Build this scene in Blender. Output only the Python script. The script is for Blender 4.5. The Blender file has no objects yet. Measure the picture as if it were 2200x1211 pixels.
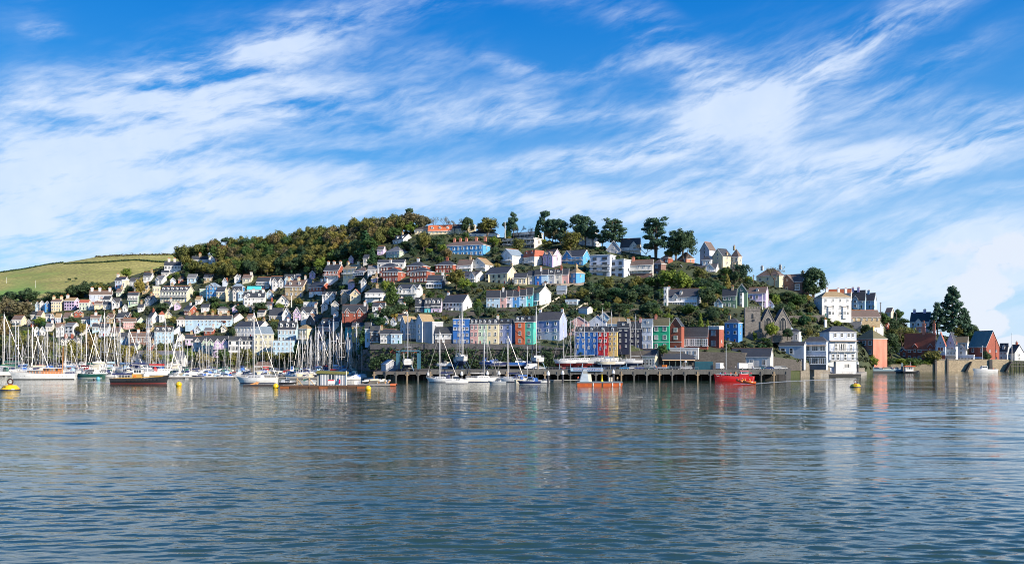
import bpy, math, random
import numpy as np
from math import radians as R, sin, cos, pi, atan2, atan, tan, sqrt
sc = bpy.context.scene
COL = sc.collection
random.seed(7)

# ------------------------------------------------------------------ camera
F, CX, YH, CH = 1905.0, 1100.0, 758.0, 12.0     # focal length in photo pixels, centre column, horizon row, eye height (m)
cd = bpy.data.cameras.new("camera"); cam = bpy.data.objects.new("camera", cd); COL.objects.link(cam)
cam.location = (0, 0, CH); cam.rotation_euler = (R(90), 0, 0)
cd.sensor_fit = 'HORIZONTAL'; cd.sensor_width = 36; cd.lens = 36 * F / 2200
cd.shift_y = (YH - 605.5) / 2200
cd.clip_start = 1; cd.clip_end = 20000
sc.camera = cam
sc.view_settings.view_transform = 'Standard'; sc.view_settings.look = 'None'
sc.view_settings.exposure = 0.8; sc.view_settings.gamma = 1
sc.cycles.max_bounces = 5; sc.cycles.diffuse_bounces = 2; sc.cycles.glossy_bounces = 3
sc.cycles.transparent_max_bounces = 8; sc.cycles.transmission_bounces = 2
sc.cycles.caustics_reflective = False; sc.cycles.caustics_refractive = False
sc.cycles.sample_clamp_indirect = 4; sc.cycles.filter_width = 1.0

# ------------------------------------------------------------------ sun and sky
SUN_EL, SUN_AZ = 27.0, 125.0                      # azimuth clockwise from +Y (straight ahead)
sl = bpy.data.lights.new("sun", 'SUN'); so = bpy.data.objects.new("sun", sl); COL.objects.link(so)
sl.energy = 4.6; sl.angle = R(0.5); sl.color = (1.0, 0.88, 0.72)
so.rotation_euler = (R(90 - SUN_EL), 0, R(180 - SUN_AZ))
so.location = (300, -80, 200)

wd = bpy.data.worlds.new("World"); sc.world = wd; wd.use_nodes = True
nt = wd.node_tree; nt.nodes.clear()
def N(t, **k):
    n = nt.nodes.new(t)
    for a, b in k.items(): setattr(n, a, b)
    return n
def L(a, b): nt.links.new(a, b)
def val(n, i, v): n.inputs[i].default_value = v
def M2(op, a, b=None, c=None, clamp=False):
    n = N('ShaderNodeMath', operation=op); n.use_clamp = clamp
    for i, x in enumerate((a, b, c)):
        if x is None: continue
        if isinstance(x, (int, float)): n.inputs[i].default_value = x
        else: L(x, n.inputs[i])
    return n.outputs[0]
tc = N('ShaderNodeTexCoord'); sep = N('ShaderNodeSeparateXYZ'); L(tc.outputs['Generated'], sep.inputs[0])
az = M2('ARCTAN2', sep.outputs[0], sep.outputs[1])
el = M2('ARCSINE', sep.outputs[2])
comb = N('ShaderNodeCombineXYZ'); L(az, comb.inputs[0]); L(el, comb.inputs[1])
sky = N('ShaderNodeTexSky', sky_type='NISHITA'); sky.sun_disc = False
sky.sun_elevation = R(SUN_EL); sky.sun_rotation = R(SUN_AZ); sky.altitude = 10
sky.air_density = 1.0; sky.dust_density = 0.6; sky.ozone_density = 3.0
hs = N('ShaderNodeHueSaturation'); val(hs, 'Saturation', 1.5); val(hs, 'Value', 1.0); L(sky.outputs[0], hs.inputs['Color'])
rp = N('ShaderNodeValToRGB'); L(M2('MULTIPLY', el, 2.4), rp.inputs[0])    # colour of the clear air by height above the horizon
e = rp.color_ramp.elements
SKYK = 7.0
e[0].position = 0.0; e[0].color = (3.2 / SKYK, 4.7 / SKYK, 6.2 / SKYK, 1)
e[1].position = 0.95; e[1].color = (0.02 / SKYK, 1.05 / SKYK, 3.9 / SKYK, 1)
x = e.new(0.32); x.color = (1.25 / SKYK, 3.0 / SKYK, 5.3 / SKYK, 1)
x = e.new(0.62); x.color = (0.28 / SKYK, 1.75 / SKYK, 4.5 / SKYK, 1)
rpk = N('ShaderNodeVectorMath', operation='SCALE'); L(rp.outputs[0], rpk.inputs[0]); rpk.inputs[3].default_value = SKYK
tint = N('ShaderNodeMix', data_type='RGBA'); val(tint, 0, 0.8)
L(hs.outputs[0], tint.inputs[6]); L(rpk.outputs[0], tint.inputs[7])
# cloud banks: soft ellipses laid out by azimuth / elevation, torn into wisps by noise
BLOBS = """250 265 460 105 14 .75|480 140 360 105 18 .62|900 135 190 62 10 .55|760 232 720 48 1 .85|120 400 420 120 4 .75
560 425 620 55 5 .8|90 500 330 85 0 .85|800 330 330 48 10 .5|1060 440 520 38 0 .72|420 330 330 60 8 .4|930 8 190 34 8 .6|1250 8 260 44 -12 .45
1760 152 470 42 21 1.0|1500 150 240 62 -38 .85|1640 150 210 100 4 .7|1440 290 360 48 12 .8|1900 70 150 60 20 .5|1290 345 300 30 2 .75
1760 268 380 42 18 .6|1990 330 330 62 6 .75|1700 385 480 48 4 .8|1950 385 260 26 20 .65|2080 240 260 34 -8 .5|1130 152 130 18 -6 .75
1315 140 105 34 12 .8|60 40 90 60 60 .35|98 62 18 42 -80 .8|30 215 70 34 30 .4|1900 595 560 46 4 .75|1650 505 260 22 -2 .5|2150 515 260 62 -10 1.0
2120 600 200 60 0 .8|1400 470 330 34 0 .55|1250 440 240 40 -3 .45|2185 405 80 12 0 .8|1560 560 300 50 0 .4|1780 640 300 60 0 .45|640 500 240 24 10 .5
700 60 330 50 20 .5|300 545 420 46 0 .55|1120 215 80 60 -40 .45|2000 150 200 26 24 .35|600 90 200 40 22 .5|1330 245 360 22 0 .4""".replace("\n", "|").split("|")
def azel(px, py):
    u = (px - CX) / F; v = (YH - py) / F
    a = atan(u); return a, atan(v * cos(a))
warp = N('ShaderNodeTexNoise'); val(warp, 'Scale', 7.0); val(warp, 'Detail', 4.0)
L(comb.outputs[0], warp.inputs['Vector'])
wv = N('ShaderNodeVectorMath', operation='SUBTRACT'); L(warp.outputs['Color'], wv.inputs[0]); val(wv, 1, (.5, .5, .5))
ws = N('ShaderNodeVectorMath', operation='MULTIPLY_ADD'); L(wv.outputs[0], ws.inputs[0]); val(ws, 1, (.05, .028, 0)); L(comb.outputs[0], ws.inputs[2])
warped = ws.outputs[0]
acc = None
for b in BLOBS:
    cx, cy, rx, ry, an, st = map(float, b.split())
    a, e_ = azel(cx, cy)
    m = N('ShaderNodeMapping', vector_type='TEXTURE'); L(warped, m.inputs[0])
    val(m, 1, (a, e_, 0)); val(m, 2, (0, 0, R(an))); val(m, 3, (rx / F * 1.25, ry / F * 1.45, 1))
    g = N('ShaderNodeTexGradient', gradient_type='SPHERICAL'); L(m.outputs[0], g.inputs[0])
    acc = M2('MULTIPLY', g.outputs['Fac'], st) if acc is None else M2('MULTIPLY_ADD', g.outputs['Fac'], st, acc)
def wisp(rot, sx, sy, det, dist, seed):
    m = N('ShaderNodeMapping'); L(warped, m.inputs[0]); val(m, 1, (seed, seed * .7, 0)); val(m, 2, (0, 0, R(-rot)))
    m2 = N('ShaderNodeMapping'); L(m.outputs[0], m2.inputs[0]); val(m2, 3, (sx, sy, 1))
    n = N('ShaderNodeTexNoise'); val(n, 'Scale', 1.0); val(n, 'Detail', det); val(n, 'Roughness', .62); val(n, 'Distortion', dist)
    L(m2.outputs[0], n.inputs['Vector']); return n.outputs['Fac']
w1 = wisp(10, 6, 26, 8, .25, 3.1); w2 = wisp(22, 22, 90, 9, .3, 8.3); w3 = wisp(4, 2.6, 9, 5, .2, 1.7)
wsum = M2('ADD', M2('MULTIPLY', w1, .55), M2('ADD', M2('MULTIPLY', w2, .28), M2('MULTIPLY', w3, .35)))
cov = M2('MULTIPLY', acc, M2('MULTIPLY_ADD', M2('SUBTRACT', wsum, .6), 4.8, 0.56, clamp=False))
low = M2('MULTIPLY', M2('SUBTRACT', 0.36, el, clamp=True), 1.75)     # thin veil thickening towards the horizon
cov = M2('MAXIMUM', M2('ADD', cov, M2('MULTIPLY', low, M2('MULTIPLY_ADD', wsum, 2.0, -.35))), 0.0)
alpha = N('ShaderNodeMapRange', interpolation_type='SMOOTHSTEP'); L(cov, alpha.inputs[0])
val(alpha, 1, 0.0); val(alpha, 2, 1.2); val(alpha, 3, 0.0); val(alpha, 4, 0.84)
# heaped clouds low in the east
n4 = N('ShaderNodeTexNoise'); val(n4, 'Scale', 26.0); val(n4, 'Detail', 7.0); val(n4, 'Roughness', .55); L(comb.outputs[0], n4.inputs['Vector'])
acc2 = None
for cx, cy, rx, ry, st in ((2128, 700, 62, 44, 1.0), (2105, 615, 70, 70, 1.0), (2190, 545, 150, 60, .8), (2075, 650, 60, 40, .8), (2175, 735, 60, 26, .9), (2050, 540, 130, 36, .6)):
    a, e_ = azel(cx, cy)
    m = N('ShaderNodeMapping', vector_type='TEXTURE'); L(comb.outputs[0], m.inputs[0])
    val(m, 1, (a, e_, 0)); val(m, 3, (rx / F, ry / F, 1))
    g = N('ShaderNodeTexGradient', gradient_type='SPHERICAL'); L(m.outputs[0], g.inputs[0])
    acc2 = M2('MULTIPLY', g.outputs['Fac'], st) if acc2 is None else M2('MAXIMUM', M2('MULTIPLY', g.outputs['Fac'], st), acc2)
cu = N('ShaderNodeMapRange', interpolation_type='SMOOTHSTEP'); L(M2('ADD', acc2, M2('MULTIPLY_ADD', n4.outputs['Fac'], 1.5, -.75)), cu.inputs[0])
val(cu, 1, .20); val(cu, 2, .44); val(cu, 4, .86)
afin = M2('MAXIMUM', alpha.outputs[0], M2('MULTIPLY', cu.outputs[0], M2('GREATER_THAN', acc2, 0.0)))
cloudcol = N('ShaderNodeMix', data_type='RGBA'); L(M2('MULTIPLY_ADD', n4.outputs['Fac'], 1.4, -.2, clamp=True), cloudcol.inputs[0])
cloudcol.inputs[6].default_value = (3.9, 4.7, 6.0, 1); cloudcol.inputs[7].default_value = (4.9, 5.4, 6.2, 1)
cumcol = N('ShaderNodeMix', data_type='RGBA'); L(M2('MULTIPLY', cu.outputs[0], M2('GREATER_THAN', acc2, 0.0)), cumcol.inputs[0]); L(cloudcol.outputs[2], cumcol.inputs[6]); cumcol.inputs[7].default_value = (5.0, 5.2, 5.7, 1)
mixc = N('ShaderNodeMix', data_type='RGBA'); L(afin, mixc.inputs[0]); L(tint.outputs[2], mixc.inputs[6]); L(cumcol.outputs[2], mixc.inputs[7])
bg = N('ShaderNodeBackground'); val(bg, 1, 0.10); L(mixc.outputs[2], bg.inputs[0])
ow = N('ShaderNodeOutputWorld'); L(bg.outputs[0], ow.inputs[0])

# ------------------------------------------------------------------ materials
MATS = {}
def newmat(key):
    m = bpy.data.materials.new(key); m.use_nodes = True
    t = m.node_tree; b = t.nodes['Principled BSDF']; MATS[key] = m
    return m, t, b
def nd(t, ty, **k):
    n = t.nodes.new(ty)
    for a, b in k.items(): setattr(n, a, b)
    return n
def mixrgb(t, fac, a, b, blend='MIX'):
    n = nd(t, 'ShaderNodeMix', data_type='RGBA', blend_type=blend)
    for i, x in ((0, fac), (6, a), (7, b)):
        if isinstance(x, (int, float)): n.inputs[i].default_value = x
        elif isinstance(x, (tuple, list)): n.inputs[i].default_value = (*x[:3], 1)
        else: t.links.new(x, n.inputs[i])
    return n.outputs[2]
def objpos(t, scale=(1, 1, 1)):
    g = nd(t, 'ShaderNodeNewGeometry'); m = nd(t, 'ShaderNodeMapping'); m.inputs[3].default_value = scale
    t.links.new(g.outputs['Position'], m.inputs[0]); return m.outputs[0]
def noise(t, vec, scale, det=4, rough=.6):
    n = nd(t, 'ShaderNodeTexNoise'); n.inputs['Scale'].default_value = scale; n.inputs['Detail'].default_value = det
    n.inputs['Roughness'].default_value = rough; t.links.new(vec, n.inputs['Vector']); return n
def ramp(t, fac, a, b):
    n = nd(t, 'ShaderNodeMapRange'); n.inputs[1].default_value = a; n.inputs[2].default_value = b
    t.links.new(fac, n.inputs[0]); return n.outputs[0]
def bump(t, b, h, dist, st=.6):
    n = nd(t, 'ShaderNodeBump'); n.inputs['Strength'].default_value = st; n.inputs['Distance'].default_value = dist
    t.links.new(h, n.inputs['Height']); t.links.new(n.outputs[0], b.inputs['Normal'])
def mat(c, kind='paint', rough=.7):
    """c: linear colour; kind: render | brick | stone | roof | paint | metal | gloss | wood | leaf"""
    key = f"{kind}_{c[0]:.3f}_{c[1]:.3f}_{c[2]:.3f}"
    if key in MATS: return MATS[key]
    m, t, b = newmat(key)
    b.inputs['Roughness'].default_value = rough
    b.inputs['Base Color'].default_value = (*c, 1)
    if kind in ('render', 'stone', 'brick', 'roof', 'wood', 'concrete'):
        pos = objpos(t)
        dirt = noise(t, objpos(t, (.35, .35, .12)), 1.0, 5)
        fine = noise(t, pos, 2.4, 4)
        lo, hi = tuple(x * .72 for x in c), tuple(min(.9, x * 1.12) for x in c)
        base = mixrgb(t, ramp(t, dirt.outputs['Fac'], .32, .62), lo, hi)
        if kind == 'render':
            base = mixrgb(t, .18, base, mixrgb(t, fine.outputs['Fac'], lo, hi))
        elif kind in ('stone', 'brick', 'concrete'):
            v = nd(t, 'ShaderNodeTexVoronoi'); v.inputs['Scale'].default_value = 1.3 if kind == 'stone' else 2.2
            mm = nd(t, 'ShaderNodeMapping'); mm.inputs[3].default_value = (1, 1, 1.8 if kind != 'concrete' else .4)
            t.links.new(pos, mm.inputs[0]); t.links.new(mm.outputs[0], v.inputs['Vector'])
            gr = nd(t, 'ShaderNodeRGBToBW'); t.links.new(v.outputs['Color'], gr.inputs[0])
            k = .55 if kind == 'stone' else .25
            base = mixrgb(t, gr.outputs[0], mixrgb(t, k, base, tuple(x * .45 for x in c)), mixrgb(t, k, base, tuple(min(.9, x * 1.5) for x in c)))
            bump(t, b, gr.outputs[0], .08)
        elif kind == 'roof':
            w = nd(t, 'ShaderNodeTexWave', bands_direction='Z'); w.inputs['Scale'].default_value = .55
            w.inputs['Distortion'].default_value = .4; t.links.new(pos, w.inputs['Vector'])
            base = mixrgb(t, ramp(t, w.outputs['Fac'], .2, 1.0), mixrgb(t, .3, base, tuple(x * .5 for x in c)), base)
            moss = noise(t, pos, .22, 5)
            base = mixrgb(t, ramp(t, moss.outputs['Fac'], .56, .8), base, (.10, .10, .055))
            base = mixrgb(t, ramp(t, fine.outputs['Fac'], .3, .75), base, tuple(min(.8, x * 1.5) for x in c))
            bump(t, b, w.outputs['Fac'], .05)
        elif kind == 'wood':
            base = mixrgb(t, ramp(t, noise(t, objpos(t, (.6, .6, 4)), 1.5).outputs['Fac'], .35, .65), lo, hi)
        t.links.new(base, b.inputs['Base Color'])
    if kind == 'metal': b.inputs['Metallic'].default_value = .6; b.inputs['Roughness'].default_value = .35
    if kind == 'gloss':
        b.inputs['Roughness'].default_value = .25; b.inputs['Coat Weight'].default_value = .3
        pos = objpos(t); dn = noise(t, objpos(t, (.5, .5, .9)), 1.2, 5)
        t.links.new(mixrgb(t, ramp(t, dn.outputs['Fac'], .35, .7), tuple(x * .8 for x in c), c), b.inputs['Base Color'])
    if kind == 'leaf':
        b.inputs['Roughness'].default_value = .75
        g = nd(t, 'ShaderNodeNewGeometry'); oi = nd(t, 'ShaderNodeObjectInfo')
        base = mixrgb(t, g.outputs['Random Per Island'], tuple(x * .74 for x in c), tuple(min(.6, x * 1.32) for x in c))
        base = mixrgb(t, ramp(t, oi.outputs['Random'], 0, 1), mixrgb(t, .45, base, (c[0] * .6, c[1] * .9, c[2] * .9)), mixrgb(t, .45, base, (c[0] * 1.22, c[1] * 1.16, c[2] * .9)))
        t.links.new(base, b.inputs['Base Color'])
        tr = nd(t, 'ShaderNodeBsdfTranslucent'); t.links.new(base, tr.inputs[0])
        mx = nd(t, 'ShaderNodeMixShader'); mx.inputs[0].default_value = .34
        t.links.new(b.outputs[0], mx.inputs[1]); t.links.new(tr.outputs[0], mx.inputs[2])
        t.links.new(mx.outputs[0], t.nodes['Material Output'].inputs[0])
    return m
def glassmat():
    if 'glass' in MATS: return MATS['glass']
    m, t, b = newmat('glass'); b.inputs['Base Color'].default_value = (.03, .04, .05, 1)
    b.inputs['Roughness'].default_value = .08; b.inputs['Specular IOR Level'].default_value = .8
    oi = nd(t, 'ShaderNodeObjectInfo')
    t.links.new(mixrgb(t, ramp(t, oi.outputs['Random'], .72, .95), (.025, .033, .042), (.30, .31, .30)), b.inputs['Base Color'])  # some have blinds or curtains drawn
    return m
GLASS = glassmat()
WHITE = mat((.78, .78, .76), 'paint', .5)
DARK = mat((.03, .03, .035), 'paint', .6)
WALLC = dict(W=(.68, .68, .67), O=(.60, .58, .53), C=(.70, .60, .40), P=(.56, .63, .50), LB=(.42, .58, .70), B=(.07, .25, .55), SB=(.09, .33, .62),
  TQ=(.10, .52, .58), R=(.31, .088, .058), PK=(.60, .36, .34), LI=(.58, .46, .64), Y=(.64, .46, .17), G=(.015, .36, .20), SG=(.17, .27, .19), NV=(.018, .025, .06),
  GR=(.36, .38, .42), ST=(.34, .28, .21), DS=(.13, .115, .11), BE=(.58, .50, .40), LV=(.32, .38, .60), CO=(.60, .23, .16), SL=(.09, .11, .14), TE=(.08, .55, .44),
  OR=(.46, .11, .05), DB=(.025, .14, .44), RD=(.50, .02, .03), BS=(.20, .12, .10), PG=(.42, .55, .42), CG=(.60, .58, .44), PB=(.50, .56, .66), TS=(.42, .33, .20))
ROOFC = dict(s=(.028, .034, .046), b=(.115, .082, .068), t=(.24, .175, .095), r=(.30, .08, .045), g=(.115, .12, .13), l=(.17, .22, .27), m=(.12, .11, .06), T=(.05, .42, .45), d=(.05, .05, .056), o=(.50, .13, .05), w=(.7, .7, .68), k=(.09, .16, .16))
def wallmat(k):
    kind = 'brick' if k in ('R',) else 'stone' if k in ('ST', 'DS', 'BS', 'TS') else 'render'
    return mat(WALLC[k], kind, .85)
def roofmat(k): return mat(ROOFC[k], 'roof', .75)

# ------------------------------------------------------------------ mesh helpers
class MB:
    def __init__(s): s.v, s.f, s.m = [], [], []
    def add(s, vs, fs, m=0):
        o = len(s.v); s.v += [tuple(p) for p in vs]
        for f in fs: s.f.append(tuple(o + i for i in f)); s.m.append(m)
        return s
    def box(s, x0, x1, y0, y1, z0, z1, m=0):
        return s.add([(x0, y0, z0), (x1, y0, z0), (x1, y1, z0), (x0, y1, z0), (x0, y0, z1), (x1, y0, z1), (x1, y1, z1), (x0, y1, z1)],
                     [(0, 3, 2, 1), (4, 5, 6, 7), (0, 1, 5, 4), (1, 2, 6, 5), (2, 3, 7, 6), (3, 0, 4, 7)], m)
    def prism(s, poly, a0, a1, axis='y', m=0):
        """poly: list of (p,q); axis y: (x,z) profile swept along y; axis x: (y,z) swept along x; axis z: (x,y)."""
        n = len(poly)
        def P(p, q, a): return (p, a, q) if axis == 'y' else (a, p, q) if axis == 'x' else (p, q, a)
        vs = [P(p, q, a0) for p, q in poly] + [P(p, q, a1) for p, q in poly]
        fs = [tuple(range(n)), tuple(range(2 * n - 1, n - 1, -1))] + [(i, n + i, n + (i + 1) % n, (i + 1) % n) for i in range(n)]
        return s.add(vs, fs, m)
    def tube(s, p, q, r0, r1=None, n=6, m=0):
        r1 = r0 if r1 is None else r1
        p, q = np.array(p, float), np.array(q, float); d = q - p; d /= (np.linalg.norm(d) + 1e-9)
        a = np.cross(d, (0, 0, 1) if abs(d[2]) < .9 else (1, 0, 0)); a /= np.linalg.norm(a); b = np.cross(d, a)
        vs = [p + r0 * (cos(2 * pi * i / n) * a + sin(2 * pi * i / n) * b) for i in range(n)] + [q + r1 * (cos(2 * pi * i / n) * a + sin(2 * pi * i / n) * b) for i in range(n)]
        return s.add(vs, [(i, (i + 1) % n, n + (i + 1) % n, n + i) for i in range(n)] + [tuple(range(n - 1, -1, -1)), tuple(range(n, 2 * n))], m)
    def lathe(s, prof, n=12, m=0, c=(0, 0, 0), axis='z'):
        vs, fs = [], []
        for r, z in prof:
            for i in range(n):
                a = 2 * pi * i / n; p = (r * cos(a), r * sin(a), z)
                if axis == 'x': p = (p[2], p[0], p[1])
                if axis == 'y': p = (p[0], p[2], p[1])
                vs.append((c[0] + p[0], c[1] + p[1], c[2] + p[2]))
        for k in range(len(prof) - 1):
            for i in range(n): fs.append((k * n + i, k * n + (i + 1) % n, (k + 1) * n + (i + 1) % n, (k + 1) * n + i))
        fs.append(tuple(range(n - 1, -1, -1))); fs.append(tuple(range((len(prof) - 1) * n, len(prof) * n)))
        return s.add(vs, fs, m)
    def loft(s, secs, m=0, cap=True):
        n = len(secs[0]); vs = [p for q in secs for p in q]
        fs = [(k * n + i, k * n + i + 1, (k + 1) * n + i + 1, (k + 1) * n + i) for k in range(len(secs) - 1) for i in range(n - 1)]
        if cap: fs += [tuple(range(n)), tuple(range((len(secs) - 1) * n, len(secs) * n))]
        return s.add(vs, fs, m)
    def mesh(s, name, mats, smooth=False):
        me = bpy.data.meshes.new(name); me.from_pydata(s.v, [], s.f)
        for m in mats: me.materials.append(m)
        if len(mats) > 1: me.polygons.foreach_set('material_index', s.m)
        if smooth: me.polygons.foreach_set('use_smooth', [True] * len(s.f))
        me.update(); return me
    def build(s, name, mats, parent=None, smooth=False):
        return ob(name, s.mesh(name, mats if isinstance(mats, (list, tuple)) else [mats], smooth), parent)
def ob(name, data, parent=None, loc=None, rz=None, scale=None):
    o = bpy.data.objects.new(name, data); COL.objects.link(o)
    if parent: o.parent = parent
    if loc: o.location = loc
    if rz is not None: o.rotation_euler = (0, 0, rz)
    if scale: o.scale = scale
    return o
LABELS = {}
def tag(o, label, cat, group=None, kind=None):
    if label: o['label'] = label
    if cat: o['category'] = cat
    if group: o['group'] = group
    if kind: o['kind'] = kind
    return o
def thing(name, label, cat, loc=(0, 0, 0), rz=0, group=None):
    return tag(ob(name, None, None, loc, rz), label, cat, group)
def structure(o): o['kind'] = 'structure'; return o
def copy_tree(o, parent=None):
    c = o.copy(); COL.objects.link(c)
    if parent: c.parent = parent
    for ch in o.children: copy_tree(ch, c)
    return c
def P(px, row, D): return ((px - CX) / F * D, D, CH + (YH - row) / F * D)
def water_D(row): return CH * F / (row - YH)
def lerp(tab, x):
    if x <= tab[0][0]: return tab[0][1]
    for (a, p), (b, q) in zip(tab, tab[1:]):
        if x <= b: return p + (q - p) * (x - a) / (b - a)
    return tab[-1][1]
def proj(p): return CX + F * p[0] / p[1], YH - F * (p[2] - CH) / p[1]
def text(body, size, parent, loc, rot, m, name='lettering', ext=.02):
    c = bpy.data.curves.new(name, 'FONT'); c.body = body; c.size = size; c.align_x = 'CENTER'; c.align_y = 'CENTER'; c.extrude = ext
    o = bpy.data.objects.new(name, c); COL.objects.link(o)
    bpy.context.view_layer.update()
    me = bpy.data.meshes.new_from_object(o.evaluated_get(bpy.context.evaluated_depsgraph_get()))
    bpy.data.objects.remove(o); bpy.data.curves.remove(c)
    me.materials.clear(); me.materials.append(m)
    r = ob(name, me, parent, loc); r.rotation_euler = rot; return r

# ------------------------------------------------------------------ terrain
ROW0 = [(-250, 786), (600, 784), (700, 782), (785, 770), (795, 743), (1345, 743), (1380, 754), (1600, 758), (1700, 772), (1800, 796), (1880, 792), (2000, 786), (2030, 777), (2450, 777)]
DEP0 = [(-250, 600), (600, 580), (700, 545), (780, 450), (794, 414), (850, 412), (1350, 402), (1600, 405), (1700, 428), (1800, 462), (1860, 492), (1900, 590), (2450, 602)]
ROW1 = [(-250, 668), (0, 650), (60, 643), (120, 636), (200, 624), (250, 602), (330, 578), (400, 566), (480, 552), (560, 542), (640, 528), (700, 518), (800, 500), (890, 498),
        (1000, 503), (1100, 512), (1200, 520), (1300, 532), (1400, 552), (1500, 566), (1590, 590), (1650, 612), (1740, 634), (1800, 662), (1880, 668), (1920, 684), (1960, 708), (2010, 720), (2100, 738), (2200, 764), (2450, 770)]
DEP1 = [(-250, 870), (0, 850), (300, 840), (640, 780), (900, 690), (1200, 640), (1600, 580), (1750, 590), (1850, 625), (1900, 660), (1960, 690), (2450, 690)]
def T(px, row):
    r0, r1, d0, d1 = lerp(ROW0, px), lerp(ROW1, px), lerp(DEP0, px), lerp(DEP1, px)
    s = (r0 - row) / (r0 - r1); return d0 + (d1 - d0) * max(-.02, min(1.04, s))
def groundmat():
    m, t, b = newmat('hillside'); pos = objpos(t)
    n1 = noise(t, pos, .05, 6); n2 = noise(t, pos, .6, 5)
    c = mixrgb(t, ramp(t, n1.outputs['Fac'], .35, .65), (.022, .036, .016), (.055, .070, .024))
    c = mixrgb(t, ramp(t, n2.outputs['Fac'], .55, .8), c, (.10, .085, .04))
    t.links.new(c, b.inputs['Base Color']); b.inputs['Roughness'].default_value = .95; bump(t, b, n2.outputs['Fac'], .6)
    return m
HILLM = groundmat()
rs = np.random.RandomState(3)
def hill_mesh():
    pxs = list(range(-1000, 3001, 12)); NS = 42; rows = []
    for px in pxs:
        r0, r1, d0, d1 = lerp(ROW0, px), lerp(ROW1, px), lerp(DEP0, px), lerp(DEP1, px)
        col = [P(px, r0, d0 - .3)[:2] + (-3,)]
        for k in range(NS + 1):
            s = k / NS; col.append(P(px, r0 + (r1 - r0) * s, d0 + (d1 - d0) * s))
        X, Y, Z = col[-1]; g = (px - CX) / F
        for dy, dz in ((40, -1), (140, -14), (320, -60), (420, -120)):
            col.append((X + g * dy, Y + dy, max(-3, Z + dz)))
        rows.append(col)
    n = len(rows[0]); v = [p for c in rows for p in c]
    f = [(i * n + j, (i + 1) * n + j, (i + 1) * n + j + 1, i * n + j + 1) for i in range(len(rows) - 1) for j in range(n - 1)]
    me = bpy.data.meshes.new('hillside'); me.from_pydata(v, [], f); me.materials.append(HILLM)
    me.polygons.foreach_set('use_smooth', [True] * len(f)); return me
structure(ob('hillside', hill_mesh()))

# the field hill behind the left of the town
FROW1 = [(-300, 606), (0, 586), (60, 577), (100, 569), (150, 562), (200, 553), (250, 550), (300, 548), (380, 547), (460, 549), (560, 560)]
FD0, FD1 = 930, 1400
def field_D(px, row):
    r1 = lerp(FROW1, px); s = (690 - row) / (690 - r1); return FD0 + (FD1 - FD0) * s
m, t, b = newmat('meadow'); pos = objpos(t)
n1 = noise(t, objpos(t, (.012, .02, .05)), 1, 6); n2 = noise(t, pos, .25, 6)
c = mixrgb(t, ramp(t, n1.outputs['Fac'], .38, .62), (.24, .25, .05), (.42, .37, .11))
c = mixrgb(t, ramp(t, n2.outputs['Fac'], .4, .62), c, (.19, .17, .05)); n3 = noise(t, objpos(t, (.004, .004, .012)), 1, 3)
c = mixrgb(t, ramp(t, n3.outputs['Fac'], .5, .62), c, (.15, .26, .045))
t.links.new(c, b.inputs['Base Color']); b.inputs['Roughness'].default_value = .95; bump(t, b, n2.outputs['Fac'], .7)
def field_mesh():
    pxs = list(range(-1400, 561, 20)); v, f = [], []; NS = 14
    for px in pxs:
        r1 = lerp(FROW1, px); g = (px - CX) / F
        for k in range(NS + 1):
            s = k / NS; v.append(P(px, 690 + (r1 - 690) * s, FD0 + (FD1 - FD0) * s ** .9))
        X, Y, Z = v[-1]
        for dy, dz in ((120, -8), (400, -60), (700, -160)): v.append((X + g * dy, Y + dy, max(-3, Z + dz)))
    n = NS + 4
    f = [(i * n + j, (i + 1) * n + j, (i + 1) * n + j + 1, i * n + j + 1) for i in range(len(pxs) - 1) for j in range(n - 1)]
    me = bpy.data.meshes.new('field'); me.from_pydata(v, [], f); me.materials.append(m); me.polygons.foreach_set('use_smooth', [True] * len(f)); return me
structure(ob('meadow_hill', field_mesh()))

# river: real wave relief near the viewer, fading to ripples carried by the bump far out
m, t, b = newmat('river_water'); b.inputs['Base Color'].default_value = (.024, .050, .034, 1)
b.inputs['Roughness'].default_value = .05; b.inputs['IOR'].default_value = 1.43
wa = noise(t, objpos(t, (.07, .22, 1)), 1.0, 3, .5); wb = noise(t, objpos(t, (.55, 1.3, 1)), 1.0, 3, .55)
wc = noise(t, objpos(t, (.010, .022, 1)), 1.0, 3)
hh = nd(t, 'ShaderNodeMath', operation='MULTIPLY_ADD'); t.links.new(wb.outputs['Fac'], hh.inputs[0]); hh.inputs[1].default_value = .22
t.links.new(wa.outputs['Fac'], hh.inputs[2])
h3 = nd(t, 'ShaderNodeMath', operation='MULTIPLY'); t.links.new(hh.outputs[0], h3.inputs[0]); t.links.new(ramp(t, wc.outputs['Fac'], .36, .60), h3.inputs[1])
h4 = nd(t, 'ShaderNodeMath', operation='MULTIPLY_ADD'); t.links.new(hh.outputs[0], h4.inputs[0]); h4.inputs[1].default_value = .45; t.links.new(h3.outputs[0], h4.inputs[2])
bump(t, b, h4.outputs[0], .24, 1.0)
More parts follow.
